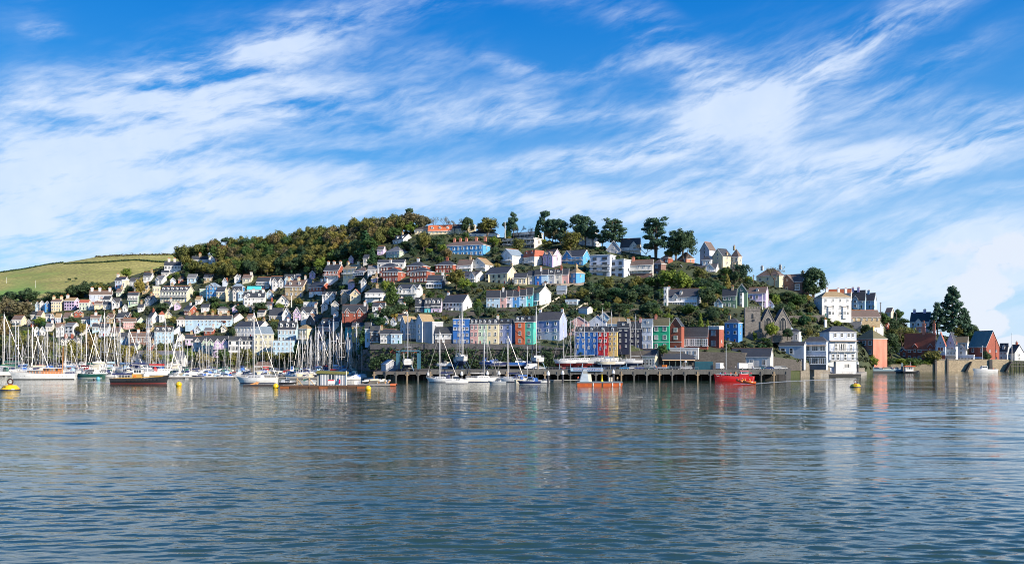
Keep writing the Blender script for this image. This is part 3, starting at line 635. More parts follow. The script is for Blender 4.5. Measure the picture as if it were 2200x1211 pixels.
HD = """
48 66 68 667 657 651 S LI b w=3x1|pale lilac cottage|with a low brown roof beside the brown trees at the far left
76 84 85 669 655 648 G LB s w=1x2|slim pale blue gabled house|leftmost of the three blue houses under the dark wood
85 95 96 668 652 646 G W s w=1x2|narrow white gabled house|squeezed between two blue houses under the dark wood
96 107 109 669 653 647 G B s w=1x2|deep blue gabled house|at the right end of the far left terrace
110 131 138 668 648 643 S C b w=4x3 c=0,1 cc=C s=s|cream four-storey house|with tall end chimneys at the far left of the slope
138 160 171 665 646 640 S LI t w=4x3 c=0 cc=W f=d|lilac flats with dark windows|and a bright white gable end
170 190 197 665 650 645 S P r w=3x2|pale green house with a red roof|left of the small white cottages
190 201 202 664 656 651 G W g w=1x1 c=1|tiny white cottage|tucked beside the pale green red-roofed house
192 240 242 641 632 625 S PB b w=6x2 c=.1,.45,.9 cc=W|grey-roofed terrace of four|with three chimneys beneath the grass hill
211 222 223 652 645 639 G W r w=1x1|white cottage with a rusty roof|below the grey-roofed terrace
221 236 243 654 643 637 S W s w=2x1|white house with a black slate roof|below the right end of the grey-roofed terrace
203 219 222 662 653 648 S C b w=2x1|small cream bungalow|above the left lower gardens
221 237 240 663 655 649 S O s w=2x1|off-white bungalow|between the cream bungalow and the dark-roofed gabled house
240 256 262 661 649 641 S W d w=2x1 g=.3/.5|white house with steep dark gable|in front of a big dark bush
247 268 277 618 602 595 S PB s w=3x2 c=0|tall bluish house|highest at the edge of the grass field
262 277 279 621 608 602 F CG s w=2x1|sage flat-roofed box house|below the tall bluish house
278 300 308 614 604 597 S W d w=3x1 g=.8/.3|white bungalow with a front gable|next to the grass field
274 292 300 633 622 615 S PB g w=2x1|plain grey-white house|two rows below the field edge
275 297 299 655 634 628 S PG s w=3x2 B=.5 bg=1 s=w ww=1.6|pale green house with glass balconies|left of the golden tree
66 78 85 685 676 670 S W s w=2x1|white cottage with dark roof and sunlit gable|at the left end of the second row
78 88 98 687 678 669 S C b w=1x2|cream cottage with a tall gable|second along the lower left row
98 106 110 690 680 674 S W g w=1x2|small white narrow cottage|third along the lower left row
108 117 119 690 681 673 G W t w=1x2 c=0|white gabled cottage with one chimney|in the lower left row
119 130 134 693 682 674 S PB t w=2x2|bluish pair of cottages|toward the right of the lower left row
136 150 158 691 681 672 S C b w=2x1|cream house with a brown roof|partly behind a round bush at lower left
175 192 194 698 686 680 S PG s w=2x1 c=0|pale green house among dark trees|above the marina at left
194 215 218 697 683 677 S LB b w=3x2 c=.5|pale blue house with bay and hipped brown roof|left of the tan stone house
229 243 250 694 682 674 S TS b w=2x2 g=.3/.5 c=1|tan stone house|with a pointed gable facing the water
250 274 284 690 682 671 S BS s w=2x1 c=0 g=.9/.35|slate-roofed school-like house|right of the tan stone house
26 46 57 700 686 678 S C b w=3x1 B=.5 sw=1x2|cream chalet with a wide balcony|beside the brown tree at the far left
58 66 67 701 692 686 G DS s w=1x1|little dark grey cottage|left of the little red gabled house
66 76 77 701 695 690 G R s w=1x1|little red gabled house|beside a bright green bush
73 84 84.5 722 710 702 G W l w=1x1|left of two white twin gables|above the wooded bank
85 96 96.5 722 710 702 G W l w=2x1|right of two white twin gables|above the wooded bank
120 138 140 722 702 695 S W b w=3x2 g=.8/.4|white house with a brownish gable|left of the tall white flats
139 157 171 722 700 693 S W g w=2x3 f=d sw=1x2 ww=1.5|tall white flats with dark square windows|and a sunlit blank gable end
171 183 184 719 706 704 F O w w=0x0 n=garden_wall k=wall|low white garden wall|running right from the tall white flats
131 164 166 745 732 725 S SL s w=4x1 g=.12/.2;.38/.2;.62/.2;.88/.2 c=.3,.7 cc=R gc=O|dark slate terrace with four tiny pale gables|above the marina trees
164 174 175 742 733 725 G O s w=1x1|pale gabled cottage|at the right end of the dark slate terrace
213 232 238 722 704 695 S PB s w=3x2|white house with steep dark roof|behind the tallest left mast
237 256 266 728 713 703 S C b w=2x1 B=.4|sunlit cream gabled house with a balcony|above the marina at left
257 274 276 741 723 715 S LB s w=3x2|blue-grey terraced pair|behind the second group of masts
264 291 293 704 690 684 S PK b w=6x2 ww=.8|pinkish terrace of six|below the stone houses at left
280 333 336 738 723 714 S BS b w=6x1 c=.3,.7|mauve brick terrace with a brown roof|along the lower left street
14 30 33 736 724 719 S LB g w=2x1|pale blue cottage|behind the leftmost masts
353 388 391 580 570 562 S W s w=5x1 c=.25,.6|long white cottages with two chimneys|highest at the end of the grass hill
412 446 448 563 557 551 S W s w=5x1 c=.5|long white bungalow|under the umbrella pines
448 462 466 568 557 550 G W s w=2x1|white gabled lodge|right of the long white bungalow under the pines
347 362 364 592 586 582 S W s w=2x1|very small white bungalow|below the long white cottages
334 349 361 610 600 592 S W g w=2x1 g=.3/.4|white house with a bright gable|in front of the dark hedge near the field
366 377 378 611 602 597 G PB d w=1x1|little grey cottage|left of the orange-walled cottage in the dark wood
383 392 397 606 600 595 S CO b w=1x1|orange-walled cottage|at the foot of the dark wood
328 343 345 637 621 616 F C w w=3x2|cream box house|left of the long dormered terrace
344 402 418 648 625 615 S CG s w=9x2 D=6 B=.42 c=.3,.96 s=s ns bg=1|long cream dormered terrace|with turquoise balconies and a white gable end
311 325 338 655 644 636 S W s w=2x2 g=.3/.35;.75/.35 c=.5|white twin-gabled villa|with red shutters below the golden tree
429 443 444 638 624 622 F PG w w=2x2|pale green flat-roofed house|left of the tall blue house with white windows
443 466 477 643 615 607 H SB l w=3x3 g=.5/.4|tall blue house with white windows|at the foot of the dark wood
465 482 489 643 626 617 S C s w=3x2|cream house with a dark roof|right of the tall blue house
485 499 500 645 630 619 G C s w=1x2|slim cream gabled house|with a pale porch on the middle slope
499 519 521 643 626 616 S O s w=2x2 g=.28/.4;.72/.4|off-white house with two pointed gables|on the middle slope
499 523 526 629 616 609 H B l w=3x1|blue hipped house|behind the two pointed gables
512 530 532 643 629 627 F LB w w=3x1|pale blue flat-roofed box|below the turquoise building
531 560 562 631 621 616 S TQ T w=5x1 s=w ww=1.5|turquoise building|with a turquoise roof on the middle slope
522 568 572 655 639 628 S W s w=5x2 g=.15/.2 D=2 c=.45,.9 cc=W|wide white house with a black roof|and dormers below the turquoise building
551 578 585 619 605 596 S PB s w=4x2 B=.5 bg=1|blue-white house with a long balcony|at the wood's lower edge
583 611 613 617 604 594 S W s w=3x2 g=.25/.35;.75/.35|white house with a pair of gables|between the balcony house and blue cottages
611 631 633 610 599 590 S LB s w=2x1 g=.3/.4;.8/.35|pale blue cottages with twin gables|under the dark wood
633 642 649 603 596 589 S GR g w=1x1|grey gabled cottage|highest house right under the wood
652 668 673 621 608 599 S C g w=2x2 c=0|cream house with a grey roof|behind the big cream stone house
612 651 664 637 615 603 S TS b w=4x2 D=2 c=0,.6 cc=C gc=TS|big cream stone house|with a white dormer in the middle of the slope
664 692 714 633 616 605 S R s w=4x2 c=.6,1 lo=W sw=2x1|red brick house with a grey stone gable|and white ground floor
696 727 740 600 580 568 S R s w=4x2 c=.1,.5,1 cc=O lo=W B=.42|red terrace with a white gable end|right of the tall pale tree
737 763 781 599 577 568 S C t w=3x2 c=0,.95 cc=C B=.5 s=w|cream villa with a tan roof|right of the red terrace
763 785 800 591 581 573 H NV b w=3x1 cons|navy hipped house|with a white glazed veranda
790 808 812 588 579 571 S W g w=2x1|small white garage-like house|left of the brick apartment blocks
692 720 723 642 633 627 S W s w=3x1 g=.4/.3;.8/.3|low white cottage with two little gables|below the red brick house
732 751 754 642 631 623 S ST g w=2x1 g=.4/.7|grey stone gabled bungalow|left of the cream gabled bungalow
752 775 779 645 633 622 G C r w=2x1|cream gabled bungalow with a reddish verge|right of the grey stone bungalow
785 822 828 646 629 618 H W s w=3x2 B=.45 c=.6|white hipped bungalow|left of the tall conifer
594 620 626 658 649 635 G O d w=2x1 cons|dark-roofed chalet with a white veranda|left of the yellow-green bushes
652 680 683 661 652 650 F W w w=4x1 s=c|white flat-roofed box with four windows|above the lilac house
578 606 609 692 676 662 S ST s w=4x1 c=0|grey stone house with a black roof|left of the white pointed gable
606 624 627 690 677 661 G W g w=1x1|white house with a steep pointed gable|beside the lilac house
630 645 647 687 672 660 G LI g w=2x2|lilac gabled house|in the middle of the lower slope
646 679 682 687 671 660 S W s w=4x2 g=.2/.28;.8/.28 c=1|white terrace with two gables|right of the lilac gabled house
735 788 791 681 669 655 S R s w=5x2 g=.22/.2;.72/.24 c=.9 cc=W lo=R gc=R|brown and red brick pair|with red gables and white bay windows
658 677 711 698 690 675 G DS b w=1x1 na|grey stone barn|with a long brown roof
683 712 732 715 701 684 S PK s w=3x1 D=2 sw=2x2|pink and white gabled house|below the stone barn
398 497 500 700 686 677 S LB s w=12x2 c=.08,.24,.41,.58,.75,.92 cc=TS D=0|long pastel terrace with six tan chimneys|along the lower street
497 503 526 694 684 674 S W b w=1x1 ns|white house with a broad blank gable|at the end of the tan-chimney terrace
504 558 581 725 702 690 S W s w=7x2 c=.25,.6,.95 cc=TS ns|white terrace with stepped chimneys|above the beige block
380 396 398 701 687 680 H W b w=2x2|square white house with a brown hipped roof|left of the tan-chimney terrace
371 374 398 719 710 700 S W s w=1x1 ns|bright white gable-end cottage|below the square white house
318 326 341 697 681 670 S W s w=1x2 c=.5 cc=R|white house with a sunlit gable and red chimney|left of the little pyramid tower
342 352 353 691 676 668 H W r w=1x1|white tower house with a red pyramid roof|between two white gables
353 369 371 682 677 668 G C s w=1x1|cream cottage with a shallow gable|right of the pyramid tower
291 294 311 702 691 682 S PG s w=1x1 ns|pale green blank gable house|left end of the lower street
332 370 373 736 711 702 S LB s w=5x3 D=3|pale blue terrace with dormers|behind the third group of masts
379 383 399 736 726 717 S O s w=1x1 ns|off-white gable cottage|right of the pale blue dormered terrace
398 417 421 741 727 718 S LI s w=2x1 c=.6 cc=TS|pale pink cottage with a tan chimney|left of the white pair
395 409 424 677 664 656 S R s w=3x2 c=.5|red brick detached house|above the tan-chimney terrace
415 434 436 753 733 723 S W s w=2x2 g=.5/.6|white pointed house|above the marina car park
433 459 461 758 734 722 S PG s w=3x2 g=.3/.4;.75/.4|grey-green house with two gables|left of the lilac gabled pub-like house
459 489 491 766 734 722 S LI s w=2x2 g=.3/.35;.8/.35 B=.5 bd=1 gc=LI|tall lilac house with a dark balcony|beside the timbered white building
491 543 545 766 730 723 S W s w=7x3 g=.5/.12 f=d fl=.33,.66|white building with dark timber lines|above the marina
546 586 588 765 717 701 H CG l w=4x4 s=c fl=.99 nd|beige four-storey block|with a pale blue-grey roof
586 630 633 763 733 732 F LB s w=5x3 s=c nd|light blue block|right of the beige four-storey block
597 636 641 735 707 690 S LB s w=5x2 D=3 c=.5,1 cc=W|pale blue house with white dormers|above the light blue block
640 660 673 741 706 697 H C t w=2x3 B=.35 s=w nd|cream house with big top window|behind the dense masts
742 755 757 722 701 691 S TQ s w=1x2|slim turquoise house|left of the tall conifer
756 781 784 723 700 693 S Y s w=2x2 D=1|mustard yellow house|behind the conifer
784 796 798 734 704 693 S LB s w=1x2|narrow light blue house|right of the conifer
795 815 818 735 711 701 S DS s w=2x2 fl=.02|dark slate cottage with white windows|right of the narrow light blue house
794 812 818 706 699 692 S W s w=2x1 D=1|white dormer house|behind the dark slate cottage
817 849 851 737 716 707 S W s w=4x2 c=0 cc=TS|white terrace with a black roof|left of the apartments
840 862 864 738 717 709 H LB s w=2x2|pale blue cottage beside the apartments|with a dark hipped roof
863 929 961 738 693 692 F GR t w=0x0 dp=34 sw=2x3|grey-white balcony apartments|with tall end gables and tan roofs
935 971 973 738 715 703 S W s w=3x2 lo=DS|small white shop house|between the apartments and the bright blue block
973 1008 1010 739 686 685 F DB w w=4x4 nd s=x ww=1.2|bright blue flat-roofed block|in the waterfront row
1010 1027 1027.5 739 696 684 M PK s w=2x3 D=2 s=s|pink house of the pastel terrace|right of the bright blue block
1027 1046 1046.5 739 696 684 M PG s w=2x3 D=2 s=s|mint green house of the pastel terrace|between pink and yellow
1046 1071 1071.5 739 696 684 M C s w=2x3 D=2 s=s c=1|yellow house of the pastel terrace|between mint and lavender
1071 1098 1107 739 696 684 M LV s w=2x3 D=2 s=s ns|lavender house of the pastel terrace|with a deep blue side wall
1107 1127 1127.5 740 691 678 M OR s w=1x3 D=2 nd|rust-red narrow house|joined to the teal house
1127 1146 1152 740 691 678 M TE s w=1x3 D=1 nd ns s=s|teal narrow house|joined to the rust-red house
1151 1202 1218 732 687 670 S LV d w=3x3 c=0,1 cc=W q fl=.45,.98 s=s lo=PB|big lavender house with white quoins|and a row of roof lights
1223 1264 1266 722 693 680 G PK b w=2x2 na s=c|pink gabled house|above the boatyard
1265 1302 1304 716 691 677 G PB s w=1x2 na|pale grey-white gabled house|right of the pink gabled house
1303 1346 1349 713 695 681 H LB t w=2x1|pale blue house with a tan hipped roof|above the red and yellow houses
1286 1308 1311 691 682 671 G LB g w=1x1|small pale blue gable|highest behind the waterfront houses
1236 1283 1284 750 712 701 M DB s w=4x3 D=2 s=x|vivid blue terrace house|behind the boatyard masts
1284 1306 1307 752 712 700 M RD s w=2x3 D=1 f=w|bright red narrow house|between the blue and yellow houses
1306 1326 1327 753 712 700 M Y s w=2x4 D=1|golden yellow narrow house|right of the bright red house
1326 1351 1352 749 702 691 S NV s w=2x4 D=1 c=1|navy house with a mossy roof|right of the golden yellow house
1352 1377 1379 749 704 690 S NV s w=2x4 c=1 cc=PK|dark navy house with white balconies|left of the pale blue town house
1379 1401 1402 752 699 685 S PB l w=2x3 D=1 s=x nd|pale blue town house|joined to the green house
1401 1437 1439 752 697 683 S G m w=2x3 c=.2 cc=CO fl=.33,.98 s=s nd|emerald green town house|with a mossy roof
1439 1464 1470 750 700 682 G R s w=1x3 s=g ww=1.5 na fl=.32 gc=O|red brick gabled tower|left end of the brick hall
1466 1520 1521 751 720 703 S R d w=4x1 s=g ww=2.4 nd|red brick hall with four tall windows|between its two towers
1520 1545 1555 748 704 703 F R w w=1x2 s=g ww=1.4 cr nd sw=1x1|red brick battlemented tower|right end of the brick hall
1557 1586 1595 735 693 683 H B d w=2x3 s=s c=.2|solid blue house|with a grey hipped roof left of the church
1045 1074 1074.5 661 637 624 S LB s w=3x2 s=c|light blue end house|left end of the upper pastel row
1074 1087 1087.3 661 636 624 S PK s w=1x2 c=.5|pink cottage of the upper pastel row|between two blue cottages
1087 1101 1101.3 660 635 624 S PB s w=1x2 p=.4|bluish-white cottage of the upper pastel row|right of the pink cottage
1101 1115 1115.3 660 634 623 S B s w=1x2 c=1|mid blue cottage of the upper pastel row|with a paved terrace
1115 1130 1130.3 659 633 621 S LB s w=1x2|powder blue cottage of the upper pastel row|beside the turquoise cottage
1130 1144 1144.3 658 631 618 S TQ s w=1x2|turquoise cottage of the upper pastel row|beside the white end cottage
1144 1159 1184 656 629 615 S W m w=1x2 cons c=1 sw=1x1|white end cottage with a big blank gable|right end of the upper pastel row
892 912 913 670 655 640 S SL s w=2x2 D=1 c=.9|slate-hung cottage with a white gable|left end of the slate terrace
912 926 926.5 671 655 641 S TQ s w=1x2 D=2 up=SL|turquoise cottage hung with slates|in the slate terrace
926 947 950 671 655 641 S LI s w=2x2 D=2 up=SL|lilac cottage hung with slates|right end of the slate terrace
951 995 1014 668 649 633 S W s w=6x2 f=d c=.05 p=.4 sw=1x1|white house with black trim|and steep black roof above the bright blue block
852 896 908 642 620 611 S W s w=4x2 g=.2/.2;.85/.3 B=.5|white house with a flat dormer and big gable|left of the autumn tree
917 950 957 619 602 591 S SL s w=3x1 cons c=.95 cc=W|slate bungalow with white conservatories|left of the autumn tree
954 964 973 610 601 591 G C o w=1x1|cream gable with orange tiles|behind the slate bungalow
985 1022 1043 607 593 583 S W d w=2x2 B=.5 g=.8/.3|white house with a long dark roof and garage|above the autumn tree
1043 1090 1111 610 586 573 S C s w=4x2 bay=.1 b2 c=1 sw=1x1 f=d|cream house with a round corner bay|below the tan-roofed villa
982 1012 1022 583 569 558 S W b w=3x2 B=.45 c=.8|white balcony house|right of the brick apartment blocks
1011 1042 1060 583 567 553 G O t w=2x2 B=.5|off-white villa with tan tiled roofs|right of the white balcony house
811 868 872 577 564 558 S W s w=6x1|long white low house|behind the brick apartment blocks
815 848 863 594 572 564 H R s w=5x2 c=.5 s=s gr=brick_apartment_blocks fl=.98|brick block upper left|of the five brick apartment blocks
822 855 871 605 583 575 H R s w=5x2 s=s gr=brick_apartment_blocks fl=.98|brick block lower left|of the five brick apartment blocks
873 908 924 592 570 561 H R s w=5x2 c=.5 s=s gr=brick_apartment_blocks fl=.98|brick block upper middle|of the five brick apartment blocks
880 917 934 607 582 573 H R s w=5x2 s=s gr=brick_apartment_blocks fl=.98|brick block lower middle|of the five brick apartment blocks
935 973 987 586 568 559 H R s w=5x2 c=.5 s=s gr=brick_apartment_blocks fl=.98|brick block furthest right|of the five brick apartment blocks
830 858 877 553 539 528 H PG g w=4x2 up=GR|teal green house|with a grey hipped roof under the white house
844 866 889 524 514 504 S W s w=3x1 D=2 sw=1x1 c=.4|white house with a bright chimney gable|at the upper edge of the wood
891 920 921 501 493 487 S C d w=4x1|cream wing of the hilltop house|left of the orange roof
920 970 972 502 494 484 S C o w=6x1 D=3|hilltop house with a bright orange roof|and three dormers
971 1004 1005 499 489 483 S C d w=3x1|cream wing with a brown roof|right of the orange hilltop roof
1004 1020 1023 498 487 486 F C w w=1x1 cr|cream battlemented tower|on the hilltop
1007 1066 1073 507 501 493 H W d w=6x1 c=.4,.7|wide white hilltop bungalow|with a dark hipped roof
951 1037 1053 549 525 516 H SB b w=9x2 c=.2,.35,.5,.75,.97 cc=CO f=w nd sw=1x2|long sky-blue terrace|with five red chimneys
1082 1148 1167 534 513 512 F O w w=8x2 s=w f=d ww=2 B=.5,.98 bg=1 eave|white modernist villa with stacked balconies|on the hilltop
1100 1148 1167 514 500 499 F O w w=7x1 s=w f=d ww=2 eave ns|top storey of the modernist villa|with a flat overhanging roof
1075 1100 1125 571 548 533 G W l w=2x2 B=.5 s=w ww=1.6|white house with a glazed gable|below the modernist villa
1125 1148 1171 572 551 537 M O r w=2x2 D=2 B=.4|off-white house with a red top storey|right of the glazed gable
1167 1188 1206 574 549 536 S LI b w=2x2 g=.25/.45;.75/.45 lo=LI|lilac and white house with two dark gables|left of the blue house
1208 1252 1268 570 550 537 S SB s w=4x2 g=.25/.45 B=.55 bg=1|bright blue house with a glass balcony|and a wide gable
1267 1310 1322 594 549 548 F PB w w=2x4 s=w f=d ww=2.2 B=.26,.5 bg=1 eave nd|white glass-fronted modern house|of four storeys
1296 1340 1359 596 559 558 F PB w w=3x3 s=w f=d ww=1.7 B=.55 bg=1 eave nd|blue-grey modern house|right of the white glass-fronted one
1342 1402 1404 600 567 558 S O b w=5x3 s=c lo=BS B=.6 c=.3 cc=CO|wide off-white house with brown panels|left of its brick wing
1402 1420 1431 590 566 556 H BS b w=1x2 s=c ww=1.6|brick wing with a hipped roof|right of the wide off-white house
1419 1436 1446 566 554 546 H R b w=2x1|small brick house with a pyramid roof|below the cedar
1455 1475 1492 564 555 541 H CO b w=2x1|orange brick house with a tall pyramid roof|below the dark dome tree
1453 1538 1545 586 577 567 S W d w=7x1 g=.12/.2;.84/.25 B=.3|long white bungalow with gables at both ends|below the orange brick house
1504 1524 1537 565 536 519 G PB b w=1x3 c=0 cc=LB|tall pale gabled house with green trim|on the crest
1508 1527 1530 580 558 550 H W s w=2x2|white turret with a black cone-like roof|in front of the tall pale gabled house
1531 1553 1571 579 549 533 G C s w=1x3 c=1|cream gabled mansion wing|on the crest
1570 1586 1594 579 551 534 H BE b w=2x2 bay=.5 c=.2|beige mansion wing with dormers|at the right end of the crest
1303 1333 1335 546 536 517 G GR g w=2x1|grey gable with a long slope|left part of the grey crest house
1333 1374 1377 546 529 512 S O d w=3x2 g=.7/.4 B=.5|off-white crest house with a dark shingle roof|right of the grey gable
1226 1260 1290 526 509 492 S W r w=3x1 g=.9/.15 c=.5 sw=3x2|white manor with a dark red roof|among the hilltop pines
1426 1498 1505 657 637 620 S W d w=5x2 g=.35/.16 cons f=w D=1 c=.1|white villa with a long veranda|alone above the dark woods
1426 1434 1435 657 619 618 F W w w=1x3|slim white tower|at the left end of the white villa
1552 1582 1583 662 633 621 S SG s w=3x2 c=.7|sage green house|with white window surrounds
1581 1605 1607 662 626 610 G SG s w=1x3 bay=.5 b2 bw ww=2|tall sage green gable|with white bay windows
1534 1551 1553 661 651 641 G LB s w=1x1|little blue summerhouse|left of the sage green house
1607 1645 1651 662 629 617 S LI b w=3x2 D=1 B=.45 s=c|lilac house with a brown balcony roof|right of the sage green gable
1648 1662 1665 663 654 645 G LB s w=1x1|small pale blue annex|right of the lilac balcony house
1625 1674 1688 605 591 576 H C b w=3x1 c=.1,.9|yellow house with a brown roof|below the bare tree
1659 1724 1738 629 604 589 S BS b w=3x1 g=.5/.45 c=.9 cc=TS|brown stone house with an arched window|below the dark dome tree
1749 1766 1829 680 638 626 HL W t w=4x3 bay=.25,.75 c=.3,.7,.95 cc=W sw=1x2|big white bay-windowed house|above the slope at right
1780 1828 1830 633 628 621 S O o w=0x0|orange-tiled roof|behind the big white bay-windowed house
1829 1858 1860 662 642 624 S LB d w=2x2 g=.3/.4 c=.05,.5 cc=LI|pale blue house with tall chimneys|right of the big white bay-windowed house
1858 1878 1883 662 644 630 S LB d w=1x2 c=.3 cc=LB|pale blue wing|joined to the tall-chimneyed pale blue house
1801 1812 1891 691 681 667 SL TS b w=7x1 sw=0x0 ns|long stone cottages with a brown roof|above the waterfront hotel
1808 1848 1852 713 704 691 S W g w=3x1 c=.5 cc=W|white house with roof lights|behind the waterfront hotel
1847 1878 1898 717 703 689 S W s w=3x1 D=2 g=.75/.4|white house with a round-headed dormer|right of the roof-light house
1890 1905 1912 710 702 694 S R r w=2x1|small red-roofed outhouse|below the ivy bank
1902 1914 1921 683 671 662 S BE b w=1x1|small beige cottage|on the ivy bank
1955 1996 2002 704 690 671 S W s w=3x1 g=.45/.25 c=.16,.7 cc=LI|dark slate house with two pale chimneys|alone left of the big pine
1969 1984 1988 717 703 702 F CO w w=1x1|little coral stone tower|behind the brick chimneys
1943 2009 2011 778 744 716 S R r w=3x2 g=.35/.14;.85/.14 c=.62,.95 cc=CO ch=22 gc=R|red brick house with a big tiled roof|and tall chimneys by the sea wall
2010 2031 2032 778 741 714 G PB r w=1x2 s=c ww=2 lo=R|left white gable of the brick house|with wide windows above a balcony
2032 2053 2058 778 741 714 G PB s w=1x2 s=c ww=2 B=.55 lo=R c=1 cc=CO|right white gable of the brick house|joined to the left one
1915 1946 1953 768 754 745 S R s w=3x1 g=.9/.3|low brown gabled cottage|behind the hedges by the sea wall
2049 2078 2081 750 735 723 S W t w=2x1|white house with a tan roof|behind the right white gable
2055 2075 2078 776 752 740 G W s w=1x2|small white gabled house|between the gables and the blue-roofed hall
2057 2092 2094 778 766 763 F PB w w=5x1 s=w ww=2|pale glazed pavilion|with a flat roof behind the sea wall
2081 2119 2147 778 744 711 S R k w=2x2 sw=2x2 cons|brick hall with a steep blue roof|right of the glazed pavilion
2147 2164 2168 773 754 738 S W s w=2x2 D=1|white house behind the brick hall|with a dormer
2165 2180 2201 774 758 741 S W s w=2x2 c=.6 sw=1x2|black and white house|farthest right by the pier
1838 1876 1906 785 727 708 H CO m w=3x3 s=s c=.6 cc=Y nd ns|coral pink inn|with a mossy hipped roof
1104 1131 1134 612 596 587 S C s w=3x1|small cream cottage|at the left end of the lower hill row
1134 1148 1149 611 591 582 S O s w=1x2|off-white cottage of the lower hill row|left of the royal blue cottage
1149 1163 1163.4 612 589 580 S DB s w=1x2 c=.9|royal blue cottage of the lower hill row|between two pale cottages
1163 1177 1177.4 612 588 579 S LB s w=1x2 p=.7|soft blue cottage of the lower hill row|right of the royal blue cottage
1177 1191 1191.4 611 588 579 S GR s w=1x2 D=1|grey-blue cottage of the lower hill row|with a dormer
1191 1207 1207.4 610 587 578 S O s w=1x2 D=1 c=1|cream-white cottage of the lower hill row|with a pointed dormer
1207 1221 1221.4 610 587 577 S PK s w=1x2|rose pink cottage of the lower hill row|left of the hipped blue end house
1221 1238 1256 610 586 574 H SB t w=2x2 c=.5|hipped blue end house|at the right end of the lower hill row
556 566 570 642 632 624 S W s w=1x1 g=.5/.6|small white gabled cottage|right of the turquoise building
570 584 588 664 655 648 S LB d w=2x1 c=.9|pale blue cottage with a chimney|left of the dark-roofed chalet
690 704 707 664 656 650 G W s w=1x1|little white gable|among the bushes under the low white cottage
800 826 830 667 658 650 S W s w=3x1 g=.7/.3|white cottage in the trees|below the white hipped bungalow
714 728 734 700 690 682 S O s w=2x1 c=.1|off-white small house|right of the pink and white gabled house
180 190 194 714 706 699 S O b w=1x1|low off-white cottage with a brown roof|behind the left masts
198 212 216 712 702 695 S LB s w=2x1 c=1|light blue cottage with a dark roof|left of the cream gabled house with a balcony
296 308 312 668 660 653 S W s w=2x1 c=.5|white cottage|below the white twin-gabled villa
432 448 452 668 660 654 S W s w=2x1|white low house|below the slim cream gabled house
468 488 490 672 664 658 H O d w=2x1|off-white hipped bungalow|above the long pastel terrace
"""
for ln in HD.strip().splitlines(): house(ln)

# ------------------------------------------------------------------ trees
LEAF = dict(dark=(.048, .085, .036), green=(.060, .110, .026), olive=(.135, .135, .034), gold=(.23, .195, .048), brown=(.155, .132, .070), pine=(.045, .092, .054), lime=(.16, .21, .030),
            red=(.26, .055, .022), ever=(.034, .092, .034), rust=(.18, .132, .055), teal=(.03, .07, .045))
LM = {k: mat(tuple(x * 1.18 for x in c), 'leaf') for k, c in LEAF.items()}
BARK = mat((.10, .075, .055), 'wood', .95); PBARK = mat((.13, .085, .06), 'wood', .95)
def leaves(name, clumps, per, size, rng, flat=1.0, up=.25):
    """many small leaf-sized faces spread over the shells of leaf clumps; clumps: (x,y,z,r)"""
    V, n = [], 0
    for (x, y, z, r) in clumps:
        k = max(6, int(per * rng.uniform(.7, 1.3)))
        d = rng.normal(size=(k, 3)); d /= np.linalg.norm(d, axis=1)[:, None] + 1e-9
        p = d * (r * rng.uniform(.55, 1.08, (k, 1))); p[:, 2] *= flat; p += (x, y, z)
        nn = d + rng.normal(size=(k, 3)) * .32; nn[:, 2] += up; nn /= np.linalg.norm(nn, axis=1)[:, None] + 1e-9
        a = np.cross(nn, rng.normal(size=(k, 3))); a /= np.linalg.norm(a, axis=1)[:, None] + 1e-9
        b_ = np.cross(nn, a); s = size * rng.uniform(.6, 1.3, (k, 1))
        V.append(np.stack([p - a * s - b_ * s * .7, p + a * s - b_ * s * .7, p + a * s * .8 + b_ * s * .7, p - a * s * .8 + b_ * s * .7], 1).reshape(-1, 3)); n += k
    V = np.concatenate(V); f = np.arange(n * 4).reshape(n, 4)
    me = bpy.data.meshes.new(name); me.vertices.add(n * 4); me.vertices.foreach_set('co', V.astype(np.float32).ravel())
    me.loops.add(n * 4); me.loops.foreach_set('vertex_index', f.ravel().astype(np.int32))
    me.polygons.add(n); me.polygons.foreach_set('loop_start', np.arange(0, n * 4, 4, dtype=np.int32))
    me.update(calc_edges=True); me.materials.append(LM['green']); return me
def limbs(b_, rng, p, d, ln, r, depth, spread=.7, tips=None, nsub=3):
    q = p + d * ln; b_.tube(p, q, r, r * .62, 5 if depth > 1 else 4)
    if depth == 0:
        if tips is not None: tips.append(q)
        return
    for k in range(nsub):
        e_ = d + rng.normal(size=3) * spread; e_[2] = abs(e_[2]) * .6 + .28; e_ /= np.linalg.norm(e_)
        limbs(b_, rng, p + d * ln * rng.uniform(.6, 1), e_, ln * rng.uniform(.6, .82), r * .58, depth - 1, spread, tips, nsub)
PROTO = {}
